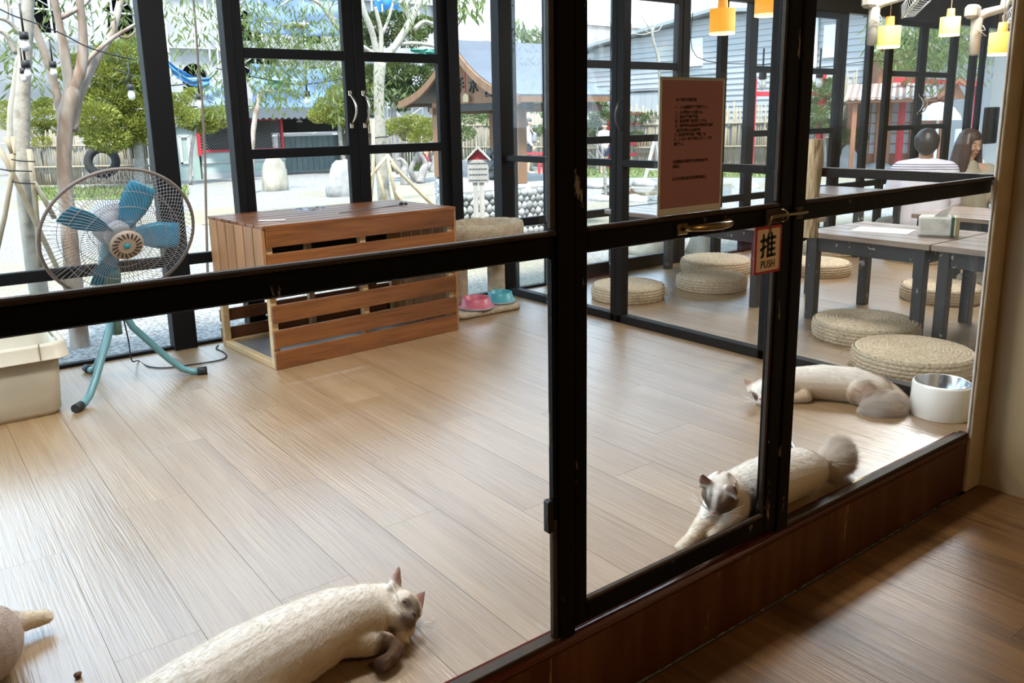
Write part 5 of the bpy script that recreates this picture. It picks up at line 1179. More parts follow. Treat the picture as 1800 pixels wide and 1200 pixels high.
for py, dx in ((283, 0), (322, 0), (300, -20)):
    mb = MB(); mb.tube([at(20 + dx, py - 3, Y2 - .25), at(36 + dx, py, Y2 - .25), at(62 + dx * .3, py + 1, Y2 - .22)], 0.004, 6); shift(mb, base).build('tie', TIE, t2)
mb = MB()
for k, (px, py, R_2, n) in enumerate(((10, 90, .2, 60), (30, 130, .2, 50))): leaf_sprays(mb, at(px, py, Y2 + .3), R_2, n, 0.08, 0.009, 0.8, 20 + k)
o = shift(mb, base).build('foliage', LEAFW, t2, fix=False); o['kind'] = 'stuff'

# -- staked tree seen through the right leaf of the double door
Y3 = 11.6; base = gz(676, 366); base = Vector((base.x, base.y, BOT)); Y3 = base.y; t3 = thing('staked_tree', 'pale trunked tree on a tripod of stakes seen through the double doors', 'tree', base)
mb = MB(); branchy(mb, [(678, 372), (673, 320), (669, 260), (667, 200), (666, 150), (668, 110)], Y3, [24, 22, 20, 19, 19, 21]); shift(mb, base).build('trunk', BARKP, t3)
for pts, wd in (([(667, 118), (655, 60), (640, 20), (630, -20)], [13, 11, 10, 9]), ([(668, 112), (670, 60), (664, 30), (660, 12)], [11, 8, 7, 5]), ([(671, 108), (695, 80), (720, 40), (738, 0), (748, -30)], [15, 13, 12, 11, 10]), ([(722, 40), (712, 12), (708, -15)], [8, 7, 6]), ([(672, 60), (684, 30), (694, -6)], [6, 5, 4]), ([(728, 52), (745, 38), (768, 45)], [8, 7, 6]), ([(700, 78), (730, 76), (772, 82)], [8, 7, 6]), ([(664, 100), (640, 84), (610, 64), (590, 45), (560, 5), (520, -3), (490, 12)], [9, 9, 8, 8, 7, 5, 3]), ([(590, 45), (582, 20), (575, -10)], [6, 5, 4])):
    mb = MB(); branchy(mb, pts, Y3, wd); shift(mb, base).build('branch', BARKP, t3)
for pts in ([(681, 272), (700, 300), (740, 340), (772, 372)], [(680, 274), (690, 320), (700, 362)], [(682, 272), (662, 296), (645, 318)], [(656, 210), (656, 300), (650, 366)], [(664, 300), (672, 330), (678, 362)], [(687, 285), (700, 305)], [(694, 335), (704, 350), (712, 362)]):
    mb = MB(); P, R_2 = px_path(pts, Y3 - .3, 6.5); mb.tube(P, R_2, 8); shift(mb, base).build('bamboo_stake', BAMBOO, t3)
mb = MB(); mb.tube([at(655, 243, Y3 - .12), at(667, 241, Y3 - .16), at(682, 240, Y3 - .1)], 0.012, 6); shift(mb, base).build('tie', TIE, t3)
mb = MB()
for k, (px, py, R_2, n) in enumerate(((450, 20, .55, 130), (480, 60, .6, 170), (540, 70, .6, 160), (580, 40, .5, 110), (520, 120, .6, 150), (470, 110, .45, 90), (580, 120, .55, 120), (600, 80, .4, 70), (500, 150, .45, 60), (690, 160, .4, 60), (610, 170, .5, 80), (720, 10, .4, 60), (430, 40, .4, 80), (380, 150, .55, 110), (340, 30, .6, 110))): leaf_sprays(mb, at(px, py, Y3 - .5), R_2, int(n * 1.9), 0.135, 0.012, 1.1, 40 + k)
o = shift(mb, base).build('foliage', LEAFW, t3, fix=False); o['kind'] = 'stuff'

# -- thin stem standing by the window and the slanting branch behind the door
Y4 = 7.0; base = Vector((*at(364, 470, Y4).xy, BOT)); t4 = thing('thin_sapling', 'single thin brown sapling stem between the two dark posts', 'tree', base)
mb = MB(); branchy(mb, [(366, 520), (364, 440), (362, 360), (361, 300), (359, 240), (354, 160), (349, 120), (345, 60), (340, 0), (338, -30)], Y4, [4.5, 4.2, 4, 4, 4, 3.8, 3.8, 3.5, 3.4, 3]); shift(mb, base).build('stem', mat('brown_stem', (.13, .085, .055), .8), t4)
Y5 = 14.0; base = gz(440, 340); t5 = thing('small_peach_barked_tree', 'slim peach barked tree behind the left door stile', 'tree', Vector((base.x, base.y, BOT)))
base = Vector((base.x, base.y, BOT)); Y5 = base.y
mb = MB(); branchy(mb, [(443, 345), (443, 260), (448, 210), (456, 170), (462, 158)], Y5, [9, 9, 9, 9, 6]); branchy(mb, [(461, 160), (475, 160), (485, 162)], Y5, [5, 4, 3]); shift(mb, base).build('trunk', BARKR, t5)
mb = MB()
for k in range(5): leaf_sprays(mb, at(455 + 12 * k, 150 + 8 * (k % 3), Y5), .45, 45, 0.18, .02, 1.0, 70 + k)
o = shift(mb, base).build('foliage', LEAFW, t5, fix=False); o['kind'] = 'stuff'

# -- junipers clipped in clouds
def juniper(label, px, py, pads, trunk, n=210, L=0.20, seed=0, m=LEAFA):
    b = gz(px, py); b = Vector((b.x, b.y, BOT)); t = thing('cloud_juniper', label, 'tree', b); y = b.y; sc_ = (b - CAM).dot(FWD) / 1452.64
    mb = MB(); branchy(mb, [(px, py)] + trunk[0], y, trunk[1]); shift(mb, b).build('trunk', BARKG, t)
    for i, (x, yy, rx) in enumerate(pads):
        c = at(x, yy, y + rnd.uniform(-.4, .4)); R_2 = rx * sc_; mb = MB(); tufts(mb, c, R_2, int(6.5 * n * (rx / 30) ** 1.6) + 120, 0.42 * L * (0.6 + 0.4 * min(1, R_2)), seed * 50 + i, (1, 1, 0.55)); o = shift(mb, b).build('foliage', m, t, fix=False); o['kind'] = 'stuff'
juniper('big yellow green cloud juniper by the bamboo fence left of the dark post', 245, 330, [(205, 95, 36), (240, 80, 30), (180, 130, 34), (225, 135, 44), (255, 150, 30), (195, 175, 46), (240, 190, 46), (165, 205, 40), (215, 225, 44), (255, 215, 34), (190, 245, 36), (150, 225, 24), (140, 110, 22), (110, 130, 14), (230, 245, 26)], ([(245, 290), (240, 240), (228, 180), (215, 110)], [17, 17, 14, 10, 6]), 260, 0.22, 1)
juniper('low juniper left of the smooth barked tree', 75, 325, [(70, 190, 20), (85, 205, 26), (60, 225, 22), (95, 225, 24), (10, 190, 22), (5, 215, 20), (80, 180, 14), (75, 250, 18)], ([(75, 280), (76, 240), (78, 200)], [7, 6, 5, 3]), 230, 0.18, 2)
juniper('flat topped juniper in front of the chain link cage', 335, 325, [(320, 205, 30), (350, 212, 34), (385, 205, 34), (415, 200, 22), (310, 178, 24), (340, 165, 18), (305, 190, 20), (360, 222, 24)], ([(336, 270), (345, 225), (360, 205)], [6, 6, 5, 4]), 230, 0.18, 3)
juniper('juniper behind the meeting stiles of the double doors', 610, 305, [(585, 185, 30), (600, 165, 26), (570, 200, 26), (600, 205, 30), (620, 180, 26), (560, 205, 18), (640, 190, 26), (645, 150, 26), (600, 135, 22), (620, 215, 20)], ([(600, 260), (596, 220), (590, 180)], [9, 8, 6, 4]), 230, 0.2, 4)
juniper('tall dark juniper between the door and the pavilion', 700, 305, [(650, 40, 28), (690, 38, 30), (740, 45, 28), (660, 70, 26), (720, 65, 30), (700, 125, 32), (735, 135, 30), (655, 130, 26), (690, 160, 30), (740, 165, 26), (650, 175, 26), (760, 120, 18), (705, 185, 18), (765, 150, 16)], ([(696, 260), (692, 200), (690, 120), (692, 60)], [12, 12, 10, 7, 4]), 240, 0.24, 5, mat('dark_juniper', (0.05, 0.085, 0.015), 0.7, col2=(0.15, 0.19, 0.04), scale=1.1, trans=0.3))
juniper('spreading juniper hedge under the pavilion eave', 735, 320, [(700, 220, 22), (725, 216, 26), (750, 222, 26), (765, 232, 20), (690, 228, 16), (740, 240, 22), (720, 238, 18)], ([(722, 300), (735, 268), (735, 245)], [12, 10, 7, 4]), 230, 0.16, 6)
juniper('bright bush left of the red rack', 1050, 300, [(1045, 190, 26), (1060, 210, 24), (1040, 225, 24), (1056, 240, 22), (1045, 175, 14), (1095, 205, 18), (1120, 208, 18), (1145, 205, 16), (1120, 240, 16)], ([(1050, 270), (1050, 220)], [6, 5, 3]), 220, 0.2, 7, LEAFS)
juniper('leafy shrub behind the red posts', 1450, 300, [(1435, 160, 26), (1450, 185, 26), (1430, 200, 24), (1455, 150, 20), (1440, 220, 22), (1500, 240, 24), (1495, 265, 22), (1490, 220, 18)], ([(1450, 260), (1445, 200)], [6, 5, 3]), 220, 0.2, 8, LEAFS)
juniper('shrub growing behind the pavilion pillars', 935, 300, [(920, 175, 26), (940, 185, 22), (905, 225, 22), (960, 230, 20), (965, 200, 16), (930, 235, 18), (825, 205, 20), (815, 235, 20), (860, 210, 18), (880, 245, 18)], ([(930, 260), (930, 210)], [6, 5, 3]), 220, 0.2, 9, LEAFS)
# willow by the shrine house
b = gz(1700, 300); b = Vector((b.x, b.y, BOT)); t = thing('willow', 'feathery willow hanging over the striped porch roof', 'tree', b)
mb = MB(); branchy(mb, [(1715, 300), (1718, 200), (1712, 120), (1690, 60), (1640, 20)], b.y, [9, 8, 7, 6, 4]); branchy(mb, [(1700, 70), (1660, 90), (1610, 60), (1590, 40)], b.y, [5, 4, 3, 2]); shift(mb, b).build('trunk', BARKG, t)
mb = MB()
for k, (px, py, R_2, n) in enumerate(((1590, 55, .8, 150), (1610, 80, .7, 120), (1650, 85, .9, 170), (1660, 50, .8, 120), (1690, 75, .8, 130), (1640, 110, .7, 100), (1715, 100, .7, 90), (1570, 90, .5, 60))): leaf_sprays(mb, at(px, py, b.y), R_2, int(n * 2.4), 0.22, .02, .9, 90 + k)
o = shift(mb, b).build('foliage', LEAFW, t, fix=False); o['kind'] = 'stuff'
b = gz(930, 300); b = Vector((b.x + 3, b.y + 4, BOT)); t = thing('palm_like_tree', 'far tree whose drooping branch shows above the pavilion ridge', 'tree', b)
mb = MB(); branchy(mb, [(985, 300), (990, 160), (985, 100), (960, 70)], b.y, [8, 7, 5, 3]); branchy(mb, [(975, 76), (930, 60), (890, 78), (840, 92)], b.y, [4, 3, 3, 2]); shift(mb, b).build('trunk', BARKP, t)
mb = MB()
for k, (px, py) in enumerate(((905, 48), (920, 58), (935, 68), (945, 80), (958, 74), (830, 2), (805, 0))): leaf_sprays(mb, at(px, py, b.y), .5, 36, .5, .05, 1.2, 120 + k)
o = shift(mb, b).build('foliage', LEAFW, t, fix=False); o['kind'] = 'stuff'
# bare thin tree
b = gz(1065, 352); b = Vector((b.x, b.y, BOT)); t = thing('bare_tree', 'small bare tree with thin grey twigs before the walking couple', 'tree', b)
mb = MB(); branchy(mb, [(1065, 352), (1063, 310), (1060, 285), (1050, 262), (1040, 248)], b.y, [6, 5, 5, 3, 2]); branchy(mb, [(1060, 290), (1047, 280), (1036, 268)], b.y, [3, 2, 1.5]); branchy(mb, [(1060, 285), (1056, 255), (1048, 236)], b.y, [4, 2.5, 1.5]); shift(mb, b).build('trunk', BARKG, t)
b = gz(1165, 300); b = Vector((b.x, b.y, BOT)); t = thing('bare_tree', 'leafless pale tree against the grey siding', 'tree', b)
mb = MB(); branchy(mb, [(1163, 300), (1160, 180), (1158, 110), (1148, 70), (1146, 48)], b.y, [5, 5, 6, 5, 4])
for e in ([(1128, 50)], [(1165, 42)], [(1120, 18)], [(1155, 18)], [(1142, 20)], [(1108, 58)]): branchy(mb, [(1147, 56), ((1147 + e[0][0]) / 2 + 2, (56 + e[0][1]) / 2 + 4), e[0]], b.y, [2.5, 1.8, 1.2])
shift(mb, b).build('trunk', BARKP, t)

# -- lawn and mulch patches
def patch(name, label, pts, m, h, cat='lawn'):
    P = [gz(*p) for p in pts]; c = sum(P, Vector()) / len(P); c.z = BOT; Q = [(p.x - c.x, p.y - c.y) for p in P]
    mb = MB(); mb.prism(Q, 0.0, h, 'xy'); o = mb.build(name, m, None, c); return tag(o, label, cat)
def blades(o, n, L, seed, m):
    rg = random.Random(seed); vs_ = [v.co for v in o.data.vertices][:len(o.data.vertices) // 2]; xs = [v.x for v in vs_]; ys = [v.y for v in vs_]; mb = MB()
    def inside(x, y):
        r = False; j = len(vs_) - 1
        for i in range(len(vs_)):
            if (vs_[i].y > y) != (vs_[j].y > y) and x < (vs_[j].x - vs_[i].x) * (y - vs_[i].y) / (vs_[j].y - vs_[i].y) + vs_[i].x: r = not r
            j = i
        return r
    while n > 0:
        x, y = rg.uniform(min(xs), max(xs)), rg.uniform(min(ys), max(ys))
        if inside(x, y):
            n -= 1; a = rg.uniform(0, 6.28); w_ = L * .18
            mb.add([(x - math.cos(a) * w_, y - math.sin(a) * w_, 0.01), (x + math.cos(a) * w_, y + math.sin(a) * w_, 0.01), (x + rg.gauss(0, L * .4), y + rg.gauss(0, L * .4), L * rg.uniform(.6, 1.3))], [(0, 1, 2)])
    g = mb.build('grass_blades', m, o, fix=False); g['kind'] = 'stuff'
for lab, pts in (('green lawn strip at the foot of the bamboo fence on the left', [(60, 352), (330, 350), (330, 330), (60, 332)]), ('green lawn beyond the pond near the red rack', [(1000, 312), (1380, 312), (1380, 296), (1000, 297)]), ('lawn strip under the far fence left of the pavilion', [(690, 300), (860, 302), (860, 293), (690, 292)])):
    o = patch('lawn', lab, pts, GRASSM, 0.02); o['kind'] = 'stuff'; blades(o, 1800, 0.10, len(lab), GRASSM)
MULCH = mat('leaf_litter', (0.30, 0.25, 0.15), 0.95, col2=(0.46, 0.41, 0.30), scale=30, stretch=(.4, .4, 1))
o = patch('mulch_bed', 'straw coloured litter bed under the staked tree', [(450, 372), (640, 352), (690, 325), (790, 330), (800, 385), (600, 395)], MULCH, 0.015, 'mulch'); o['kind'] = 'stuff'
o = patch('mulch_bed', 'yellowish dry turf patch left of the double door', [(300, 375), (450, 360), (455, 385), (320, 400)], mat('dry_turf', (0.28, 0.27, 0.12), 0.95, col2=(0.44, 0.42, 0.26), scale=14), 0.012, 'turf'); o['kind'] = 'stuff'
# pond with stones
WATER = mat('pond_water', (0.10, 0.08, 0.03), 0.06, spec=0.6)
o = patch('pond', 'small brown pond behind the dining tables', [(1055, 345), (1220, 342), (1230, 333), (1060, 331)], WATER, 0.006, 'pond')
ROCKM = mat('grey_rock', (0.34, 0.33, 0.32), 0.9, col2=(0.52, 0.51, 0.49), scale=5, bump=0.7, bscale=9); ROCKT = mat('tan_rock', (0.42, 0.37, 0.27), 0.9, col2=(0.60, 0.56, 0.46), scale=4, stretch=(2, 2, .6), bump=0.8, bscale=8)
def rock(label, px, py, w_, h_, m, seed, depth=.8, flat=False, group=None):
    b = gz(px, py); s = (b - CAM).dot(FWD) / 1452.64; mb = MB(); mb.ball((0, 0, 0), 1.0, 20, 14); hw, hh = w_ * s / 2, h_ * s
    V = []
    for v in mb.v:
        v = Vector(v); k = 1 + 0.22 * noise.noise(v * 1.3 + Vector((seed, 0, 0))) + 0.09 * noise.noise(v * 3.7 + Vector((0, seed, 0)))
        zz = v.z * k; zz = max(zz, -0.25) + 0.25
        V.append((v.x * k * hw, v.y * k * hw * depth, zz / 1.22 * hh))
    mb.v = V; o = mb.build('garden_rock', m, None, (b.x, b.y, BOT - 0.02)); return tag(o, label, 'rock', group)
rock('tall tan furrowed standing rock left of the double door', 484, 335, 46, 66, ROCKT, 1, .7)
rock('wide grey boulder behind the meeting stiles', 612, 343, 78, 64, ROCKM, 5, .8)
rock('pale boulder beside the far end of the pavilion', 768, 302, 26, 30, ROCKM, 9)
rock('pale mossy boulder behind the birdhouse', 815, 306, 34, 26, ROCKM, 12)
rock('flat boulder behind the dining tables', 1150, 442, 110, 60, ROCKT, 15)
rock('rounded tan boulder beside the right leg of the far table', 1232, 442, 60, 44, ROCKT, 18)
PONDL = ['far bank pond stone nearest the pavilion', 'far bank pond stone beside the thin bare tree', 'far bank pond stone under the low red rack', 'far bank pond stone below the trestle', 'far bank pond stone right of the trestle',
         'near bank pond stone at the foot of the bare tree', 'near bank pond stone, second from the bare tree', 'near bank pond stone behind the rose notice', 'near bank pond stone right of the rose notice', 'pale stone by the dark post under the door stile', 'pale stone before the tall red frame',
         'pale stone left of the shrine house door', 'pale stone in front of the shrine house door', 'upright white stone beside the shrine house corner']
for k, (x, y, w_, h_) in enumerate(((1045, 330, 40, 14), (1085, 328, 44, 15), (1130, 326, 40, 14), (1170, 330, 36, 14), (1215, 328, 40, 14), (1060, 352, 44, 12), (1115, 353, 48, 13), (1165, 352, 40, 12), (1225, 350, 44, 13), (1360, 345, 40, 12), (1310, 330, 40, 14), (1540, 300, 50, 16), (1590, 298, 50, 18), (1490, 300, 30, 44))):
    rock(PONDL[k], x, y, w_, h_, ROCKM, 30 + k, 1.2, group='pond edge stones' if k < 11 else 'stones before the shrine house')
EDGEL = ['low edging stone behind the pale staked trunk', 'low edging stone right of the smooth barked trunk', 'low edging stone left of the pale staked trunk', 'low edging stone behind the meeting stiles', 'low edging stone at the foot of the leaning stump', 'low edging stone before the pavilion plinth', 'low edging stone right of the thin sapling', 'low edging stone behind the fan rim']
for k, (x, y, w_, h_) in enumerate(((80, 372, 40, 10), (110, 376, 30, 9), (50, 376, 30, 9), (640, 300, 40, 10), (700, 312, 50, 10), (820, 318, 40, 10), (345, 402, 34, 9), (310, 410, 30, 8))):
    rock(EDGEL[k], x, y, w_, h_, ROCKM, 60 + k, 1.2, group='low edging stones')
# old stumps
for lab, pts, wd in (('leaning pale stump with a cut limb right of the stakes', [(712, 326), (710, 305), (712, 290), (704, 280), (698, 282)], [16, 14, 11, 7, 5]), ('forked grey stump before the pavilion', [(738, 322), (744, 300), (748, 288), (740, 272), (737, 262)], [16, 14, 10, 7, 5])):
    b = gz(*pts[0]); b = Vector((b.x, b.y, BOT)); mb = MB(); branchy(mb, pts, b.y, wd)
    if 'forked' in lab: branchy(mb, [(744, 302), (753, 292), (757, 286)], b.y, [9, 8, 7])
    tag(shift(mb, b).build('tree_stump', BARKG, None, b), lab, 'stump')

# -- bamboo fences
def fence(label, a, b, h, n, seed):
    A, B = gz(*a), gz(*b); t = thing('bamboo_fence', label, 'fence', A); d = B - A; rg = random.Random(seed); mb = MB()
    for k in range(n):
        p = d * (k / n); hh = h * rg.uniform(.86, 1.12); r = d.length / n * rg.uniform(.36, .52); mb.tube([p, p + Vector((rg.gauss(0, .03), rg.gauss(0, .03), hh))], r, 5, caps=True)
    o = mb.build('bamboo_canes', STICK, t, fix=False); o['kind'] = 'stuff'
    for z in (.35, .75):
        mb = MB(); mb.tube([Vector((0, 0, h * z)) - Vector((0, .05, 0)), d + Vector((0, -.05, h * z))], .03, 6); mb.build('rail', STICK, t)
    return t
fence('bamboo cane fence on the left behind the smooth barked tree', (40, 326), (272, 322), 1.25, 90, 1)
fence('bamboo cane fence behind the staked tree and stumps', (598, 300), (800, 291), 1.4, 110, 2)
fence('bamboo cane fence behind the pavilion', (800, 292), (1000, 293), 1.6, 100, 3)
fence('bamboo cane fence below the grey house', (1000, 296), (1370, 292), 1.55, 130, 4)
fence('bamboo cane fence beside the shrine house', (1425, 296), (1500, 296), 2.2, 34, 5)
# tyre on the fence
b = gz(180, 326); mb = MB(); mb.torus((0, 0, 0), 0.30, 0.10, Matrix.Rotation(math.pi / 2 - .2, 3, 'X') , 36, 10); tag(mb.build('old_tyre', mat('tyre_rubber', (0.025, 0.025, 0.027), 0.8, bump=.4, bscale=30), None, (b.x, b.y - .3, 0.33), (0, 0, -0.4)), 'old black tyre leaning on the bamboo fence', 'tyre')
ALB[0] = 0.68
# ------------------------------------------------------------------ buildings and garden furniture
CEDAR = wood('cedar_post', (0.14, 0.065, 0.03), (0.25, 0.13, 0.065), axis=2, scale=2, rough=0.6, rand=0.08)
CEDARH = wood('cedar_board', (0.13, 0.062, 0.028), (0.24, 0.13, 0.065), axis=2, scale=2, rough=0.6, rand=0.05)
ROOFM = mat('grey_metal_roof', (0.125, 0.135, 0.155), 0.5, col2=(0.15, 0.16, 0.185), scale=2, metal=0.2)
DARKW = mat('dark_stained_wood', (0.028, 0.026, 0.026), 0.6)
def pebble_mesh(k):
    mb = MB(); mb.ball((0, 0, 0), 1.0, 10, 7); V = []
    for v in mb.v: v = Vector(v); q = 1 + .16 * noise.noise(v * 1.2 + Vector((k * 3.1, 0, 0))); V.append(v * q)
    mb.v = V; return mb.mesh('pebble', PEB)
PEB = mat('river_pebble', (0.37, 0.38, 0.36), 0.75, rand=0.30, col2=(0.42, 0.42, 0.41), scale=3)
pav = thing('water_pavilion', 'small open pavilion with a curved grey roof and dark characters on its gable', 'pavilion', (6.0, 7.4, BOT)); PB = Vector((6.0, 7.4, BOT))
poly = [(4.75, 7.30), (6.60, 7.30), (7.3, 8.1), (7.3, 10.0), (6.25, 10.0), (6.08, 9.75)]
mb = MB(); mb.prism([(x - PB.x, y - PB.y) for x, y in poly], 0, 0.60, 'xy'); mb.build('plinth', mat('mortar', (0.30, 0.30, 0.29), 0.9), pav)
mb = MB(); mb.prism([(x - PB.x, y - PB.y) for x, y in ((4.79, 7.34), (6.57, 7.34), (7.26, 8.12), (7.26, 9.96), (6.28, 9.96), (6.12, 9.74))], 0.60, 0.645, 'xy'); mb.build('paving', mat('pale_paving', (0.45, 0.44, 0.42), 0.9, col2=(0.36, 0.35, 0.34), scale=6), pav)
pm_ = [pebble_mesh(k) for k in range(4)]; np_ = 0; z = 0.03; row = 0
while z < 0.64:
    x = 4.77 + 0.04 * (row % 2)
    while x < 6.58 and np_ < 290:
        r = rnd.uniform(.036, .050); o = link('pebble', rnd.choice(pm_), pav, (x - PB.x + rnd.uniform(-.008, .008), 7.295 - PB.y + rnd.uniform(-.01, .01), z + rnd.uniform(-.01, .01)), (rnd.uniform(0, 6), rnd.uniform(0, 6), rnd.uniform(0, 6))); o.scale = (r * 1.1, r * .95, r); np_ += 1; x += 0.081
    z += 0.070; row += 1
mb = MB(); rg = random.Random(5)
for _ in range(260):
    t = rg.random(); p = Vector((4.75, 7.3, 0)).lerp(Vector((6.08, 9.75, 0)), t) - Vector((PB.x, PB.y, 0)); mb.ball((p.x, p.y, rg.uniform(.02, .62)), rg.uniform(.035, .05), 7, 5)
for _ in range(160): mb.ball((rg.uniform(.0, .58), -.1, rg.uniform(.02, .62)), rg.uniform(.035, .05), 7, 5)
o = mb.build('side_pebbles', PEB, pav, fix=False); o['kind'] = 'stuff'
for px_, py_ in ((6.02, 9.56), (6.02, 7.81), (6.95, 9.56), (6.85, 7.95)):
    bx('post', (px_ - PB.x - .065, py_ - PB.y - .065, 0.645), (px_ - PB.x + .065, py_ - PB.y + .065, 1.62), CEDAR, pav, r=.008)
def roofline(t):                                    # t 0 at the ridge, 1 at the eave: sagging sweep
    return 2.09 - 0.69 * (t ** 0.78) - 0.10 * math.sin(math.pi * t)
prof = [(8.84 + sg * 1.34 * i / 12, roofline(i / 12)) for sg in (-1, 1) for i in (range(12, -1, -1) if sg < 0 else range(1, 13))]
def sweep(name, x0, x1, dz0, dz1, m, inset=0.0):
    mb = MB(); P_ = [(y, z) for y, z in prof if True]; top = [(y - PB.y, z + dz1 + .25) for y, z in P_]; bot = [(y - PB.y, z + dz0 + .25) for y, z in P_][::-1]
    V = []; F = []; nn = len(top)
    for x in (x0 - PB.x, x1 - PB.x):
        V += [(x, y, z) for y, z in top] + [(x, y, z) for y, z in bot]
    n2 = 2 * nn
    for i in range(nn - 1): F += [(i, i + 1, n2 + i + 1, n2 + i), (nn + i, nn + i + 1, n2 + nn + i + 1, n2 + nn + i), (i, i + 1, n2 - 2 - i, n2 - 1 - i), (n2 + i, n2 + i + 1, n2 + n2 - 2 - i, n2 + n2 - 1 - i)]
    F += [(0, n2, n2 + n2 - 1, n2 - 1), (nn - 1, nn, n2 + nn, n2 + nn - 1)]
    mb.add(V, F); return mb.build(name, m, pav)
sweep('roof', 5.80, 7.38, -0.02, 0.012, ROOFM); sweep('gable_fascia', 5.765, 5.80, -0.095, 0.0, CEDARH); sweep('gable_fascia', 7.38, 7.415, -0.095, 0.0, CEDARH); sweep('soffit', 5.80, 7.38, -0.045, -0.021, DARKW)
for y in (7.50, 10.18): bx('eave_board', (5.80 - PB.x, y - PB.y - .012, 1.40 + .25 - .075), (7.38 - PB.x, y - PB.y + .012, 1.40 + .25 - .012), CEDARH, pav)
mb = MB(); bl = [(8.02, 1.335), (9.62, 1.335)] + [(y, z - .05) for y, z in reversed(prof) if 8.02 <= y <= 9.62]
mb.prism([(y - PB.y, z + .25) for y, z in bl], 6.0 - PB.x - .015, 6.0 - PB.x + .015, 'yz'); mb.build('gable_board', CEDARH, pav)
for x in (6.02, 6.92): bx('tie_beam', (x - PB.x - .05, 7.6 - PB.y, 1.25 + .25), (x - PB.x + .05, 9.75 - PB.y, 1.33 + .25), DARKW, pav)
for y in (7.81, 9.56): bx('tie_beam', (5.9 - PB.x, y - PB.y - .04, 1.22 + .25), (7.3 - PB.x, y - PB.y + .04, 1.30 + .25), CEDARH, pav)
for ch, px, py in (('手', 809, 150), ('水', 832, 150), ('舍', 859, 156)):
    d = ray(px, py); t_ = (5.98 - CAM.x) / d.x; p = CAM + d * t_
    text_obj('lettering', ch, 0.20, DARKW, pav, (5.972 - PB.x, p.y - PB.y, p.z + .25 - .075), (math.pi / 2, 0, -math.pi / 2), depth=.008, bold=.002)
# stone basin inside and the hanging wooden tag
d = ray(819, 172); p = CAM + d * (5.93 / d.x); tg = thing('wish_tablet', 'pale wooden tablet on a red cord hanging before the gable', 'tablet', (p.x, p.y, p.z - .05))
mb = MB(); mb.prism([(-.06, 0), (.06, 0), (.06, .075), (0, .11), (-.06, .075)], -.006, .006, 'yz'); mb.build('tablet', mat('pale_tablet', (0.60, 0.45, 0.24), 0.6), tg)
mb = MB(); mb.tube([(0, 0, .10), (0, .01, .2), (0, .005, .36)], .008, 6); mb.build('red_cord', mat('red_cord', (0.45, .03, .04), .7), tg)
# column of stacked pebbles beside the pavilion and the birdhouse sign
PEBD = mat('dark_pebble', (0.13, 0.14, 0.14), 0.6, rand=0.35)
b = at(873, 312, 8.6); gc = thing('pebble_column', 'short column of stacked dark pebbles behind the pavilion front post', 'stone column', (b.x, b.y, 0.395))
mb = MB(); mb.cbox((0, 0, .17), (.16, .16, .34), .02); mb.build('core', PEBD, gc)
mb = MB()
for _ in range(70):
    a = rnd.uniform(0, 6.28); mb.ball((.1 * math.cos(a), .1 * math.sin(a), rnd.uniform(.02, .36)), rnd.uniform(.025, .042), 7, 5)
o = mb.build('stacked_pebbles', PEBD, gc); o['kind'] = 'stuff'
b = at(843, 392, 6.75); s = (b - CAM).dot(FWD) / 1452.64; sg_ = thing('birdhouse_sign', 'weathered white notice board with a little roof on a post before the pebble wall', 'sign', (b.x, b.y, BOT), -0.62)
WWHITE = mat('weathered_white_wood', (0.55, 0.53, 0.48), 0.8, col2=(0.42, 0.39, 0.34), scale=6, stretch=(6, 6, .6))
zt = at(843, 280, 6.75).z - BOT; zb = at(843, 320, 6.75).z - BOT; hw = 18 * s
bx('post', (-.055, -.05, 0), (-.006, .05, zb + .02), WWHITE, sg_); bx('post', (.006, -.05, 0), (.055, .05, zb + .02), WWHITE, sg_)
bx('board', (-hw, -.065, zb), (hw, -.04, zt), WWHITE, sg_)
for k in range(7): bx('lattice_bar', (-hw + .012 + k * (2 * hw - .03) / 6, -.072, zb + .01), (-hw + .018 + k * (2 * hw - .03) / 6, -.066, zt - .01), mat('grid_grey', (0.4, .4, .4), .7) if 'grid_grey' not in bpy.data.materials else bpy.data.materials['grid_grey'], sg_)
for k in range(4): bx('lattice_bar', (-hw + .01, -.074, zb + .03 + k * (zt - zb - .06) / 3), (hw - .01, -.067, zb + .036 + k * (zt - zb - .06) / 3), bpy.data.materials['grid_grey'], sg_)
for sgn in (-1, 1): mb = MB(); mb.beam((sgn * (hw + .02), -.02, zt - .005), (0, -.02, zt + .12), .16, .012, up=(0, 0, 1)); mb.build('roof_board', WWHITE, sg_)
mb = MB(); mb.prism([(-hw, zt), (hw, zt), (0, zt + .10)], -.05, -.03, 'xz'); mb.build('red_gable', mat('red_gable', (.5, .04, .05), .6), sg_)

# -- red frames, rack
REDP = mat('red_paint', (0.62, 0.028, 0.045), 0.5)
def red_frame(label, posts, bars, wpx=9, group=None):
    b = gz(*posts[0][0]); t = thing('red_frame', label, 'frame', b)
    for (bp, tp) in posts:
        g = gz(*bp); s = (g - CAM).dot(FWD) / 1452.64; top = at(tp[0], tp[1], g.y); mb = MB(); mb.cbox((g.x - b.x, g.y - b.y, (top.z - BOT) / 2), (wpx * s, wpx * s, top.z - BOT), .01); mb.build('post', REDP, t)
    for (p0, y0, p1, y1, hh) in bars:
        A, B = at(p0[0], p0[1], y0) - b, at(p1[0], p1[1], y1) - b; mb = MB(); s = (A + b - CAM).dot(FWD) / 1452.64; mb.beam(A, B, hh * s, hh * s); mb.build('rail', REDP, t)
    return t
y1, y2 = gz(1318, 300).y, gz(1437, 300).y
red_frame('tall red timber frame before the grey house and shrub', [((1318, 300), (1334, 138)), ((1437, 300), (1449, 130))], [((1320, 165), y1 + .2, (1466, 165), y2 - .2, 8)])
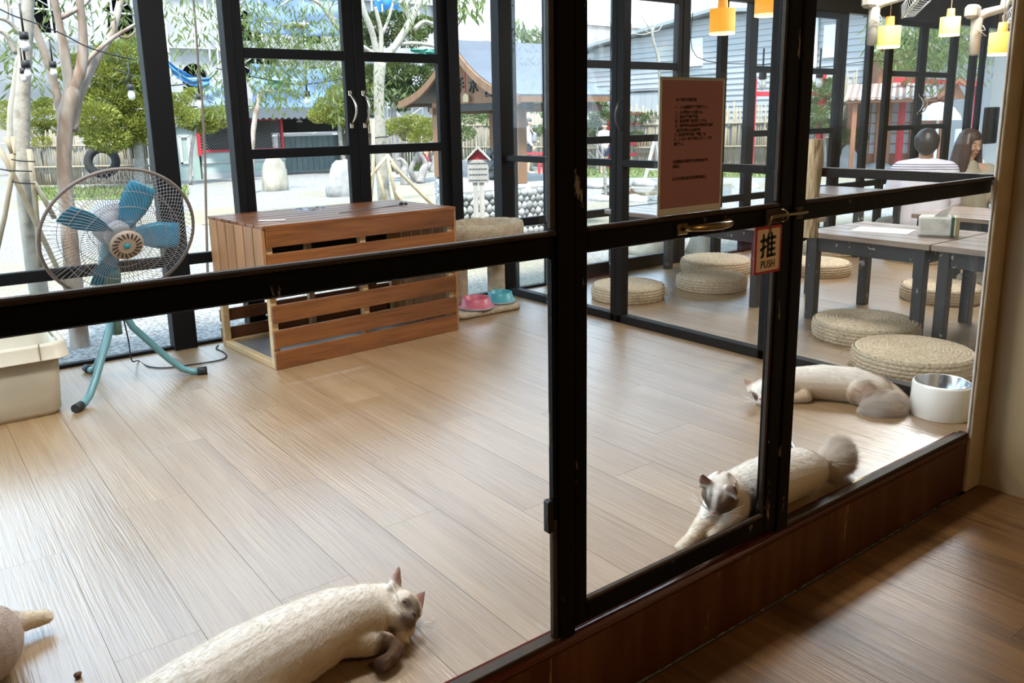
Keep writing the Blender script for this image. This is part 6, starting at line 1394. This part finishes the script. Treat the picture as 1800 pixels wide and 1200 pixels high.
y3, y4 = gz(1578, 300).y, gz(1705, 300).y
red_frame('tall red timber frame before the shrine house', [((1577, 300), (1590, 138)), ((1706, 300), (1719, 150))], [((1572, 140), y3 + .1, (1728, 148), y4 - .1, 8)])
ya, yb = gz(1071, 297).y, gz(1153, 293).y
red_frame('low red rack with four rails beyond the pond', [((1070, 297), (1073, 195)), ((1153, 293), (1155, 240))], [((1070, 200), ya, (1131, 200), yb, 4), ((1070, 219), ya, (1128, 217), yb, 4), ((1071, 254), ya, (1155, 252), yb, 5), ((1071, 272), ya, (1155, 270), yb, 5)], 5)
yw = gz(955, 312).y; red_frame('low red railing in front of the walking woman', [((921, 312), (921, 268)), ((948, 312), (948, 268)), ((956, 312), (957, 268))], [((915, 270), yw, (975, 270), yw, 4)], 4)
mb = MB(); b = gz(1140, 318); s = (b - CAM).dot(FWD) / 1452.64
mb.beam((-10 * s, 0, 0.02), (14 * s, 0, 72 * s), .06, .05); mb.beam((30 * s, 0, 0.02), (14 * s, 0, 72 * s), .06, .05); mb.beam((-3 * s, 0, 20 * s), (24 * s, 0, 20 * s), .05, .04)
tag(mb.build('wooden_easel', WWHITE, None, (b.x, b.y, BOT)), 'white wooden trestle standing beside the red rack', 'trestle')

# -- grey clapboard house
SIDE = mat('grey_blue_siding', (0.52, 0.53, 0.54), 0.6, rand=0.05); SIDED = mat('shadow_gap', (0.16, .18, .2), .8)
hb = Vector((21.0, 11.0, BOT)); house = thing('grey_house', 'large grey blue clapboard house with a low gable behind the fence', 'house', hb)
def roofz(y): return 4.18 - abs(y - 17.2) * (0.115 if y > 17.2 else 0.10)
yv = [11.0, 17.2, 24.5]
mb = MB(); mb.prism([(11 - hb.y, 0), (24.5 - hb.y, 0), (24.5 - hb.y, roofz(24.5) - BOT), (17.2 - hb.y, roofz(17.2) - BOT), (11 - hb.y, roofz(11) - BOT)], 0.0, 8.0, 'yz'); mb.build('wall_core', SIDED, house)
z = 0.9; k = 0
while z < 4.1:
    ya_, yb_ = 11.0, 24.5; zt_ = z + .165
    ya_ = max(11.0, 17.2 - (4.18 - zt_) / .10) if zt_ > roofz(11.0) else 11.0; yb_ = min(24.5, 17.2 + (4.18 - zt_) / .115) if zt_ > roofz(24.5) else 24.5
    if yb_ - ya_ > .3:
        mb = MB(); mb.box((0, 0, 0), (0.02, yb_ - ya_, 0.175), 0, Matrix.Rotation(math.radians(9), 3, 'Y')); mb.build('siding_board', SIDE, house, (-0.03, (ya_ + yb_) / 2 - hb.y, z + .08 - BOT))
    z += 0.165
for A, B in (((17.2, 4.18), (25.0, roofz(25.0))), ((17.2, 4.18), (10.5, roofz(10.5)))):
    mb = MB(); mb.beam((3.7, A[0] - hb.y, A[1] - BOT + .05), (3.7, B[0] - hb.y, B[1] - BOT + .05), 8.2, .10); mb.build('roof_slab', mat('pale_roof_edge', (.42, .46, .46), .6) if 'pale_roof_edge' not in bpy.data.materials else bpy.data.materials['pale_roof_edge'], house)
for y0, y1_, z0, z1 in ((17.75, 18.35, 2.65, 3.48), (13.2, 13.55, 2.6, 3.45), (18.6, 19.4, 1.75, 2.25)):
    wf_ = bx('window', (-.09, y0 - hb.y, z0 - BOT), (-.03, y1_ - hb.y, z1 - BOT), WHITEP, house)
    bx('pane', (-.10, y0 - hb.y + .05, z0 - BOT + .05), (-.09, y1_ - hb.y - .05, z1 - BOT - .05), mat('pale_pane', (.62, .68, .70), .2) if 'pale_pane' not in bpy.data.materials else bpy.data.materials['pale_pane'], wf_)
mb = MB(); mb.tube([(-.12, 13.75 - hb.y, 1.0), (-.12, 13.75 - hb.y, 4.0)], .05, 8); mb.build('downpipe', WHITEP, house)
b = gz(1090, 296); annex = thing('ribbed_screen', 'pale blue ribbed metal screen under the grey house', 'screen', (19.2, 18.2, BOT))
for k in range(16): bx('panel', (-.02, -1.9 + k * .24, 1.25), (.02, -1.67 + k * .24, 2.10), SIDE, annex)
for y_ in (-1.9, -.6, .7, 1.9): bx('post', (.03, y_ - .04, 0), (.1, y_ + .04, 2.1), SIDED, annex)
bx('cap', (-.04, -1.95, 2.10), (.1, 1.95, 2.16), DARKW, annex)
# far beige blocks above the roofs
def block(label, px0, px1, pt_, y, depth, m, wins=()):
    A, B = at(px0, 250, y), at(px1, 250, y); top = at(px0, pt_, y).z; t = thing('far_building', label, 'building', ((A.x + B.x) / 2, y, BOT)); w_ = abs(B.x - A.x)
    bx('wall', (-w_ / 2, 0, 0), (w_ / 2, depth, top - BOT), m, t); bx('parapet', (-w_ / 2 - .1, -.1, top - BOT), (w_ / 2 + .1, depth, top - BOT + .25), m, t)
    for wx, wz, ww, wh in wins: bx('window', (wx * w_ - ww / 2, -.04, (top - BOT) * wz), (wx * w_ + ww / 2, .02, (top - BOT) * wz + wh), DARKW, t)
    return t
BEIGE = mat('beige_render', (0.47, .42, .38), .8)
block('far beige building above the pavilion roof', 903, 990, 72, 40, 6, BEIGE, ((-.05, .86, .6, .5), (.2, .86, .6, .5), (-.3, .80, .5, .4)))
block('far beige building above the left end of the grey house', 1030, 1200, 44, 38, 6, BEIGE, ())

# -- construction site with scaffolding
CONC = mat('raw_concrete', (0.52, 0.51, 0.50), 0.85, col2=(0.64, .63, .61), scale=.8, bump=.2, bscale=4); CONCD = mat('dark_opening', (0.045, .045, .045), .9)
site = thing('construction_building', 'unfinished grey concrete building behind the garden trees', 'building', (8.0, 30.0, BOT)); SB = Vector((8.0, 30.0, BOT))
X0, X1 = -3.0, 19.0
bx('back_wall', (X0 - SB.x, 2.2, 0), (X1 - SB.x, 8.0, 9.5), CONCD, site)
for z0 in (0.0, 2.0, 3.95, 5.9, 7.85, 9.5): bx('floor_slab', (X0 - SB.x - .15, -.2, z0), (X1 - SB.x + .15, 7.8, z0 + .28), CONC, site)
k = 0; x = X0
while x < X1 + .1:
    bx('column', (x - SB.x - .22, -.05, 0), (x - SB.x + .22, .4, 9.5), CONC, site); x += 2.2; k += 1
x = X0; k = 0
while x < X1 - .1:
    for fl_, z0 in enumerate((0.28, 2.28, 4.23, 6.18, 8.13)):
        if (k + fl_) % 4 != 3:
            # wall with an arched or square opening: two piers, a lintel, and the arch ring
            w_ = 1.76; a0 = x - SB.x + .22
            bx('infill_wall', (a0, .05, z0), (a0 + .45, .25, z0 + 1.67), CONC, site); bx('infill_wall', (a0 + w_ - .45, .05, z0), (a0 + w_, .25, z0 + 1.67), CONC, site); bx('infill_wall', (a0 + .45, .05, z0 + 1.15), (a0 + w_ - .45, .25, z0 + 1.67), CONC, site)
            if fl_ in (1, 2):
                mb = MB(); pts = [(a0 + .45, z0 + 1.15), (a0 + .45, z0 + .75)] + [(a0 + w_ / 2 - .43 * math.cos(math.pi * i / 12), z0 + .75 + .40 * math.sin(math.pi * i / 12)) for i in range(13)] + [(a0 + w_ - .45, z0 + .75), (a0 + w_ - .45, z0 + 1.15)]
                mb.prism(pts, .06, .24, 'xz'); mb.build('arch', CONC, site)
        else: bx('infill_wall', (x - SB.x + .22, .05, z0), (x - SB.x + 1.98, .25, z0 + (1.67 if k % 2 else .7)), CONC, site)
    x += 2.2; k += 1
PAINTW = mat('white_scaffold_pole', (0.8, .8, .8), .5)
scf = thing('scaffolding', 'white tube scaffolding with cross braces before the concrete building', 'scaffold', (8.0, 28.4, BOT)); 
xs = [X0 + 1.55 * i for i in range(15)]; zs = [0.95 * i for i in range(1, 9)]
for x in xs:
    for yy in (0.0, .8):
        mb = MB(); mb.tube([(x - 8, yy, 0), (x - 8, yy, 8.4)], .034, 6); mb.build('standard', PAINTW, scf)
for z0 in zs: mb = MB(); mb.tube([(X0 - 8, 0, z0), (xs[-1] - 8, 0, z0)], .028, 6); mb.build('ledger', PAINTW, scf)
for i in range(len(xs) - 1):
    for j, z0 in enumerate(zs[:-1]):
        if (i + j) % 2 == 0:
            for s_ in (0, 1): mb = MB(); mb.tube([(xs[i + s_] - 8, -.03 * s_, z0), (xs[i + 1 - s_] - 8, -.03 * s_, z0 + .95)], .017, 5); mb.build('brace', PAINTW, scf)
b = at(815, 110, 32); sc2 = thing('roof_scaffold', 'thin scaffold frame standing on the roof beside the sky', 'scaffold', (b.x, b.y, 3.6))
bx('stair_block', (-.8, .2, -3.85), (.1, 1.4, 2.2), CONC, sc2)
for dx in (-.3, .5, 1.0, 1.5, 2.0): mb = MB(); mb.tube([(dx, 0, -3.85), (dx, 0, 2.6 + (.6 if dx < 0 else 0))], .022, 5); mb.build('standard', PAINTW, sc2)
for z0 in (.9, 2.4): mb = MB(); mb.tube([(.5, 0, z0), (2.0, 0, z0)], .02, 5); mb.build('ledger', PAINTW, sc2)
def sheet(name, label, corners, y, col, sag=0.0, n=12, alpha=1.0, cat='tarpaulin', seed=1):
    P = [at(px, py, y) for px, py in corners]; mb = MB(); V = []; F = []
    for i in range(n + 1):
        for j in range(n + 1):
            u, v = i / n, j / n; p = P[0].lerp(P[1], u).lerp(P[3].lerp(P[2], u), v); p = p + Vector((0, .22 * noise.noise((u * 5 + seed, v * 3, 0)), -sag * math.sin(math.pi * u) + .06 * noise.noise((u * 4, v * 4, seed)))); V.append(p - P[0])
    for i in range(n):
        for j in range(n): F.append((i * (n + 1) + j, i * (n + 1) + j + 1, (i + 1) * (n + 1) + j + 1, (i + 1) * (n + 1) + j))
    mb.add(V, F, 0, True); m = mat(name + '_cloth', col, .6, trans=.4); o = mb.build(name, m, None, P[0], fix=False); sd = o.modifiers.new('thick', 'SOLIDIFY'); sd.thickness = .01
    return tag(o, label, cat)
sheet('blue_tarpaulin', 'large pale blue tarpaulin hung high on the scaffold above the left door leaf', [(430, -20), (606, -25), (606, 62), (440, 55)], 28.37, (.40, .55, .82), .1, seed=2)
sheet('blue_tarpaulin', 'bright blue tarpaulin hung on the scaffold above the right door leaf', [(655, -30), (704, -30), (703, 34), (660, 36)], 28.37, (.06, .36, .85), .05, seed=3)
sheet('blue_tarpaulin', 'sagging blue sheet slung across the scaffold left of the double door', [(288, 100), (372, 134), (366, 150), (290, 118)], 28.37, (.12, .40, .78), .25, seed=4)
sheet('blue_tarpaulin', 'wide blue sheet behind the dark awning', [(440, 112), (622, 120), (622, 196), (446, 196)], 28.35, (.34, .52, .80), .05, seed=5)
sheet('blue_tarpaulin', 'pale blue sheet behind the flat juniper', [(350, 142), (422, 148), (424, 192), (352, 186)], 28.36, (.42, .58, .80), .08, seed=6)
sheet('green_netting', 'green netting scrap tied to the scaffold', [(470, 138), (511, 138), (508, 155), (478, 154)], 28.30, (.05, .34, .22), .06, cat='netting', seed=7)
sheet('green_netting', 'green sheet left of the pavilion roof', [(718, 84), (772, 86), (772, 96), (728, 94)], 28.34, (.10, .45, .34), .03, cat='netting', seed=8)
sheet('grey_sheet', 'pale grey sheet screening the site at the far left', [(-40, 60), (150, 60), (150, 215), (-40, 215)], 28.32, (.50, .51, .53), .05, seed=9)
sheet('yellow_board', 'thin yellow board lying on the scaffold', [(497, 44), (540, 44), (540, 48), (497, 48)], 28.36, (.60, .50, .10), .0, cat='board', seed=10)

# -- shed, chain link cage and awning
GREENP = mat('green_grey_panel', (.16, .22, .22), .5, col2=(.22, .29, .28), scale=1.5); PALEG = mat('pale_green_panel', (.48, .57, .55), .45, col2=(.40, .52, .46), scale=2)
shed = thing('garden_shed', 'low garden shed with dark corrugated awning and red chain link cage', 'shed', (8.6, 22.0, BOT)); HB = Vector((8.6, 22.0, BOT)); xx = lambda px: at(px, 270, 22.0).x - HB.x
bx('door_box', (xx(303), .1, 0), (xx(352), 1.6, 1.34), PALEG, shed); bx('roof_lid', (xx(300), 0, 1.34), (xx(355), 1.7, 1.42), CONC, shed)
bx('door_frame', (xx(318), .06, .42), (xx(322), .1, 1.1), WHITEP, shed); bx('door_frame', (xx(333), .06, .1), (xx(337), .1, 1.1), WHITEP, shed); bx('door_frame', (xx(318), .06, 1.08), (xx(337), .1, 1.12), WHITEP, shed); bx('door_frame', (xx(318), .06, .42), (xx(337), .1, .46), WHITEP, shed)
bx('low_wall', (xx(355), .05, 0), (xx(502), .2, .68), PALEG, shed); bx('stone_footing', (xx(355), -.02, 0), (xx(502), .04, .16), CONC, shed); bx('white_rail', (xx(355), 0, .40), (xx(502), .05, .44), CONC, shed)
for z0 in (.68, 1.46): bx('red_rail', (xx(352), -.02, z0), (xx(500), .06, z0 + .055), REDP, shed)
for px in (352, 498): bx('red_post', (xx(px) - .035, -.03, .6), (xx(px) + .035, .06, 1.5), REDP, shed)
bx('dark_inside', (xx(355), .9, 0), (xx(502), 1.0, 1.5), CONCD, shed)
mb = MB(); a0, a1 = xx(354), xx(498); hgt = .73; st = .075
k = a0 - hgt
while k < a1:
    for sgn in (1, -1):
        p0x, p1x = (k, k + hgt) if sgn > 0 else (k + hgt, k); z0, z1 = .735, 1.465
        q0, q1 = Vector((p0x, .02 + .006 * sgn, z0)), Vector((p1x, .02 + .006 * sgn, z1)); dd = q1 - q0
        ts = [max(0, min(1, (a0 - q0.x) / dd.x)), max(0, min(1, (a1 - q0.x) / dd.x))]; A, B = q0 + dd * min(ts), q0 + dd * max(ts)
        if (B - A).length > .03: mb.tube([A, B], .007, 3, caps=False)
    k += st
o = mb.build('chain_link', mat('grey_link', (.40, .40, .40), .5), shed, fix=False); o['kind'] = 'stuff'
mb = MB(); V = []; F = []; nn = 110; w0, w1 = xx(352), xx(640)
for i in range(nn + 1):
    x = w0 + (w1 - w0) * i / nn; dz = .03 * math.sin(i * 1.57); V += [(x, -.9, 1.50 + dz), (x, 1.6, 1.80 + dz)]
for i in range(nn): F.append((2 * i, 2 * i + 1, 2 * i + 3, 2 * i + 2))
mb.add(V, F); o = mb.build('corrugated_awning', mat('dark_awning', (.06, .065, .07), .5), shed, fix=False); sd = o.modifiers.new('t', 'SOLIDIFY'); sd.thickness = .012
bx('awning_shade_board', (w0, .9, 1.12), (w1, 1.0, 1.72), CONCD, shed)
for k in range(14): bx('wall_panel', (xx(505) + k * (w1 - xx(505)) / 14, .55, .05), (xx(505) + (k + .93) * (w1 - xx(505)) / 14, .60, 1.02), GREENP, shed)
bx('white_ledge', (xx(505), .5, 1.03), (xx(600), .62, 1.07), WHITEP, shed)
mb = MB(); mb.tube([(xx(538), .3, 1.58), (xx(538), .3, 1.46)], .02, 6); mb.lathe([(.001, 1.5), (.08, 1.42), (.085, 1.4), (.001, 1.4)], 14, 0, (xx(538), .3, 0)); mb.build('shed_lamp', WHITEP, shed)

# -- shrine house with striped porch roof
A, B = gz(1488, 300), gz(1655, 300); dvec = (B - A).normalized(); ang_ = math.atan2(dvec.y, dvec.x); wid = (B - A).length; sA = (A - CAM).dot(FWD) / 1452.64
sh_ = thing('shrine_house', 'small brown timber house with paper panelled doors and a striped porch roof', 'house', A, ang_)
BRW = wood('shrine_timber', (.20, .075, .035), (.34, .15, .075), axis=2, scale=2, rough=.6, rand=.08); SHOJI = mat('paper_panel', (.62, .64, .66), .6)
zz = lambda py: (300 - py) * sA
bx('house_body', (0, .3, 0), (wid, 2.6, zz(175)), BRW, sh_)
bx('upper_storey', (.30 * wid, .6, zz(175)), (.78 * wid, 2.4, zz(95)), BRW, sh_)
mb = MB(); mb.prism([(.22 * wid, zz(100)), (.54 * wid, zz(72)), (.86 * wid, zz(100)), (.86 * wid, zz(95)), (.54 * wid, zz(66)), (.22 * wid, zz(95))], .2, 2.6, 'xz'); mb.build('upper_roof', mat('white_metal_roof', (.62, .63, .64), .5), sh_)
for k, (u0, u1) in enumerate(((.16, .30), (.44, .66))):
    p_ = bx('paper_door', (u0 * wid, .24, zz(272)), (u1 * wid, .30, zz(184)), SHOJI, sh_)
    pc = Vector(((u0 + u1) / 2 * wid, .27, (zz(272) + zz(184)) / 2))
    for q_ in range(6): zq = zz(272) + (zz(184) - zz(272)) * q_ / 5; bx('muntin', (u0 * wid - pc.x, -.06, zq - .012 - pc.z), (u1 * wid - pc.x, -.03, zq + .012 - pc.z), BRW, p_)
    for q_ in range(3): xq = u0 * wid + (u1 - u0) * wid * q_ / 2; bx('muntin', (xq - .012 - pc.x, -.065, zz(272) - pc.z), (xq + .012 - pc.x, -.03, zz(184) - pc.z), BRW, p_)
    bx('door_board', (u0 * wid, .24, 0), (u1 * wid, .30, zz(272)), BRW, sh_)
for u in (.02, .14, .32, .42, .68, .98): bx('post', (u * wid - .06, .1, 0), (u * wid + .06, .24, zz(178)), BRW, sh_)
for u in (.0, .92): bx('porch_post', (u * wid - .05, -1.0, 0), (u * wid + .05, -.9, zz(182)), BRW, sh_)
mb = MB(); mb.beam((-.1 * wid, -1.05, zz(181)), (.80 * wid, -1.05, zz(181)), .08, .12); mb.build('eave_board', BRW, sh_)
ns = 14
STR = [mat('porch_roof_white', (.58, .58, .58), .45), mat('porch_roof_brown', (.30, .20, .16), .5)]
for k in range(ns * 2):
    u0, u1 = -.12 + .94 * k / (ns * 2), -.12 + .94 * (k + 1) / (ns * 2); mb = MB(); sl_ = .10
    mb.add([(u0 * wid, -1.15, zz(179)), (u1 * wid, -1.15, zz(179)), ((u1 + sl_) * wid, .3, zz(152)), ((u0 + sl_) * wid, .3, zz(152))], [(0, 1, 2, 3)]); o = mb.build('roof_strip', STR[k % 2], sh_); sd = o.modifiers.new('t', 'SOLIDIFY'); sd.thickness = .03 if k % 2 == 0 else .015
mb = MB(); mb.prism([(.80 * wid, zz(182)), (.98 * wid, zz(155)), (1.12 * wid, zz(172)), (1.12 * wid, zz(167)), (.98 * wid, zz(149)), (.78 * wid, zz(177))], -1.2, -1.05, 'xz'); mb.build('gable_trim', BRW, sh_)
mb = MB(); mb.prism([(.84 * wid, zz(182)), (.98 * wid, zz(157)), (1.08 * wid, zz(182))], -1.04, .3, 'xz'); mb.build('porch_gable', BRW, sh_)
# umbrella, banner board, black loudspeaker, patio roof line
p = at(1652, 179, 8.4); s = (p - CAM).dot(FWD) / 1452.64; um = thing('patio_umbrella', 'big white patio umbrella before the shrine house', 'umbrella', (p.x, p.y, BOT)); hh = p.z - BOT
mb = MB(); R_u = 37 * s; mb.lathe([(.001, hh), (R_u * .3, hh - .05 * R_u), (R_u * .65, hh - .28 * R_u), (R_u * .92, hh - .62 * R_u), (R_u, hh - .85 * R_u), (R_u * .985, hh - .85 * R_u), (R_u * .6, hh - .30 * R_u), (.001, hh - .03)], 16, smooth=False); mb.build('canopy', mat('white_canopy', (.72, .72, .70), .7, trans=.4), um)
mb = MB(); mb.tube([(0, 0, 0), (0, 0, hh)], .03, 8); mb.build('pole', WHITEP, um)
p = at(1679, 300, 7.6); s = (p - CAM).dot(FWD) / 1452.64; tag(bx('banner_board', (p.x - 10 * s, p.y - .02, BOT), (p.x + 11 * s, p.y + .02, at(1679, 227, 7.6).z), mat('pale_blue_banner', (.50, .60, .70), .5)), 'tall pale blue board behind the two seated people', 'board')
p0, p1 = at(1744, 188, 4.30), at(1756, 252, 4.30); tag(bx('loudspeaker', (p0.x, 4.325, p1.z), (p1.x, 4.3885, p0.z), mat('black_speaker', (.012, .012, .012), .5), r=.01), 'slim black loudspeaker on the post by the cream wall', 'loudspeaker')

# -- string lights
def string(label, cordpts, bulbs, y):
    b = at(*cordpts[0], y); t = thing('string_light', label, 'string light', b)
    mb = MB(); mb.tube([q_ - b for q_ in spline([at(px, py, y) for px, py in cordpts], 5)], .004 * y / 5.5, 5); mb.build('cord', RUB, t)
    for px, py, sc_ in bulbs:
        p = at(px, py, y) - b; mb = MB(); r = .022 * sc_
        mb.tube([p + Vector((0, 0, r * 6)), p], r * .25, 6); mb.tube([p, p - Vector((0, 0, r * 1.6))], r * .95, 12); sk = mb.build('socket', RUB, t)
        mb = MB(); mb.lathe([(r * .55, -r * 1.6), (r * .9, -r * 2.6), (r * 1.0, -r * 3.2), (r * .7, -r * 4.0), (.001, -r * 4.3)], 14, 0, p); mb.build('bulb', mat('white_glass_bulb', (.85, .86, .84), .15) if 'white_glass_bulb' not in bpy.data.materials else bpy.data.materials['white_glass_bulb'], t)
string('festoon cord with white bulbs hanging before the pale trunk', [(-30, 0), (20, 26), (60, 40), (110, 60), (160, 85), (235, 105)], [(41, 56, 1.1), (44, 106, 1.1), (40, 120, .8), (92, 108, .9)], 5.3)
string('festoon cord with white bulbs crossing behind the left dark post', [(200, 120), (240, 135), (300, 150), (360, 140)], [(229, 148, 1.6), (350, 165, 1.6)], 9.0)
string('festoon cord with a white bulb seen through the left door leaf', [(380, 120), (470, 140), (540, 148), (640, 130)], [(539, 160, 2.2)], 12.0)
string('festoon cord with dark holders beyond the dining room windows', [(1218, 20), (1225, 100), (1330, 113), (1360, 112), (1440, 118), (1520, 108), (1600, 100), (1610, 35)], [(1341, 128, 1.5), (1441, 126, 1.5)], 4.475)

# -- people in the garden
def standing(label, px, py, hpx, face, shirt, bottoms, hairm, extras=None, shorts=.62, long_sleeve=True):
    b = gz(px, py); s = (b - CAM).dot(FWD) / 1452.64 * hpx / 1.6; t = thing('person', label, 'person', b, face); S = lambda ch: [[(x * s, y * s, z * s, r * s) for x, y, z, r in c] for c in ch]
    legs_ = [[(-.08, 0, .80, .085), (-.085, -.04, .46, .056), (-.09, .03, .09, .036), (-.09, -.09, .03, .034)], [(.08, 0, .80, .085), (.085, .06, .46, .056), (.09, .16, .10, .036), (.09, .06, .03, .034)]]
    tors = [[(0, 0, .84, .12), (0, 0, 1.02, .105), (0, -.01, 1.18, .115), (0, 0, 1.28, .075)], [(-.14, 0, 1.27, .05), (0, 0, 1.30, .055), (.14, 0, 1.27, .05)]]
    arms = [[(-.155, 0, 1.26, .046), (-.20, .02, 1.02, .036), (-.16, -.12, .84, .029), (-.14, -.15, .80, .022)], [(.155, 0, 1.26, .046), (.20, .02, 1.02, .036), (.14, -.16, .95, .029), (.11, -.20, .95, .022)]]
    hc = Vector((0, -.01, 1.475)); fc_, L_, fr2 = face_chains(hc * s, (0.1, -1, -.05), (0, 0, 1), s)
    hands = [[(x / 1, y, z, r) for x, y, z, r in c] for c in hand_chains(Vector(arms[0][3][:3]) * s, (0, -.3, -1), (-1, 0, 0), s) + hand_chains(Vector(arms[1][3][:3]) * s, (-.6, -.6, 0), (0, 0, 1), s)]
    organic('body', S(legs_ + tors + arms + [[(0, 0, 1.28, .05), (0, 0, 1.42, .045)]]) + fc_ + hands, [], SKIN, .0075 * s, t)
    eyes(L_, fr2, t, s)
    sl_ = [[(*c[:3], c[3] + .014) for c in a[:(3 if long_sleeve else 2)]] for a in arms]
    organic('shirt', S([[(x, y, z, r + .014) for x, y, z, r in c] for c in tors] + sl_), [], shirt, .010 * s, t, smooth=6)
    organic('bottoms', S([[(0, 0, .86, .125), (-.08, 0, .78, .10), (-.085, -.03, shorts, .082)], [(0, 0, .86, .125), (.08, 0, .78, .10), (.085, .04, shorts, .082)], [(-.07, 0, .72, .09), (.07, 0, .72, .09)]]), [], bottoms, .010 * s, t)
    organic('hair', S([[(0, .02, 1.51, .088), (0, -.02, 1.525, .083)], [(0, .04, 1.44, .07), (0, .045, 1.50, .08)], [(0, .10, 1.50, .04), (0, .11, 1.47, .035)]]), [], hairm, .008 * s, t, smooth=3)
    mb = MB()
    for c in legs_: p = Vector(c[3][:3]) * s; mb.ball(p + Vector((0, 0, .005 * s)), .05 * s, 12, 8, 0, (.8, 1.9, .7))
    mb.build('shoes', mat('pale_shoe', (.5, .48, .46), .6) if 'pale_shoe' not in bpy.data.materials else bpy.data.materials['pale_shoe'], t)
    if extras: extras(t, s)
    return t
def carrier(t, s):
    organic('baby_carrier', [[(0, -.15 * s, .98 * s, .095 * s), (0, -.155 * s, 1.12 * s, .09 * s)]], [], mat('grey_carrier', (.30, .30, .32), .8), .012, t)
    mb = MB(); mb.tube([Vector(v) * s for v in ((-.10, -.14, 1.16), (-.11, -.04, 1.34), (-.09, .12, 1.25))], .022 * s, 8); mb.tube([Vector(v) * s for v in ((.10, -.14, 1.16), (.11, -.04, 1.34), (.09, .12, 1.25))], .022 * s, 8); mb.build('strap', mat('brown_strap', (.16, .10, .07), .7), t)
standing('woman in a white cardigan and dark skirt walking with a grey baby carrier', 930, 306, 96, .75, mat('white_cardigan', (.72, .68, .68), .8), mat('black_skirt', (.035, .035, .04), .8), HAIRK, carrier, .56)
standing('person in a pale pink shirt and navy shorts behind the bare twigs', 1062, 306, 90, -.3, mat('pale_pink_shirt', (.66, .52, .50), .8), mat('navy_shorts', (.05, .07, .16), .8), HAIRK, None, .60, False)
standing('child in pink red trousers half hidden by the pavilion post', 750, 303, 62, .3, mat('orange_child_shirt', (.60, .34, .22), .8), mat('pink_red_trousers', (.62, .09, .14), .8), mat('light_brown_hair', (.30, .18, .08), .6), None, .30)

ALB[0] = 1.0
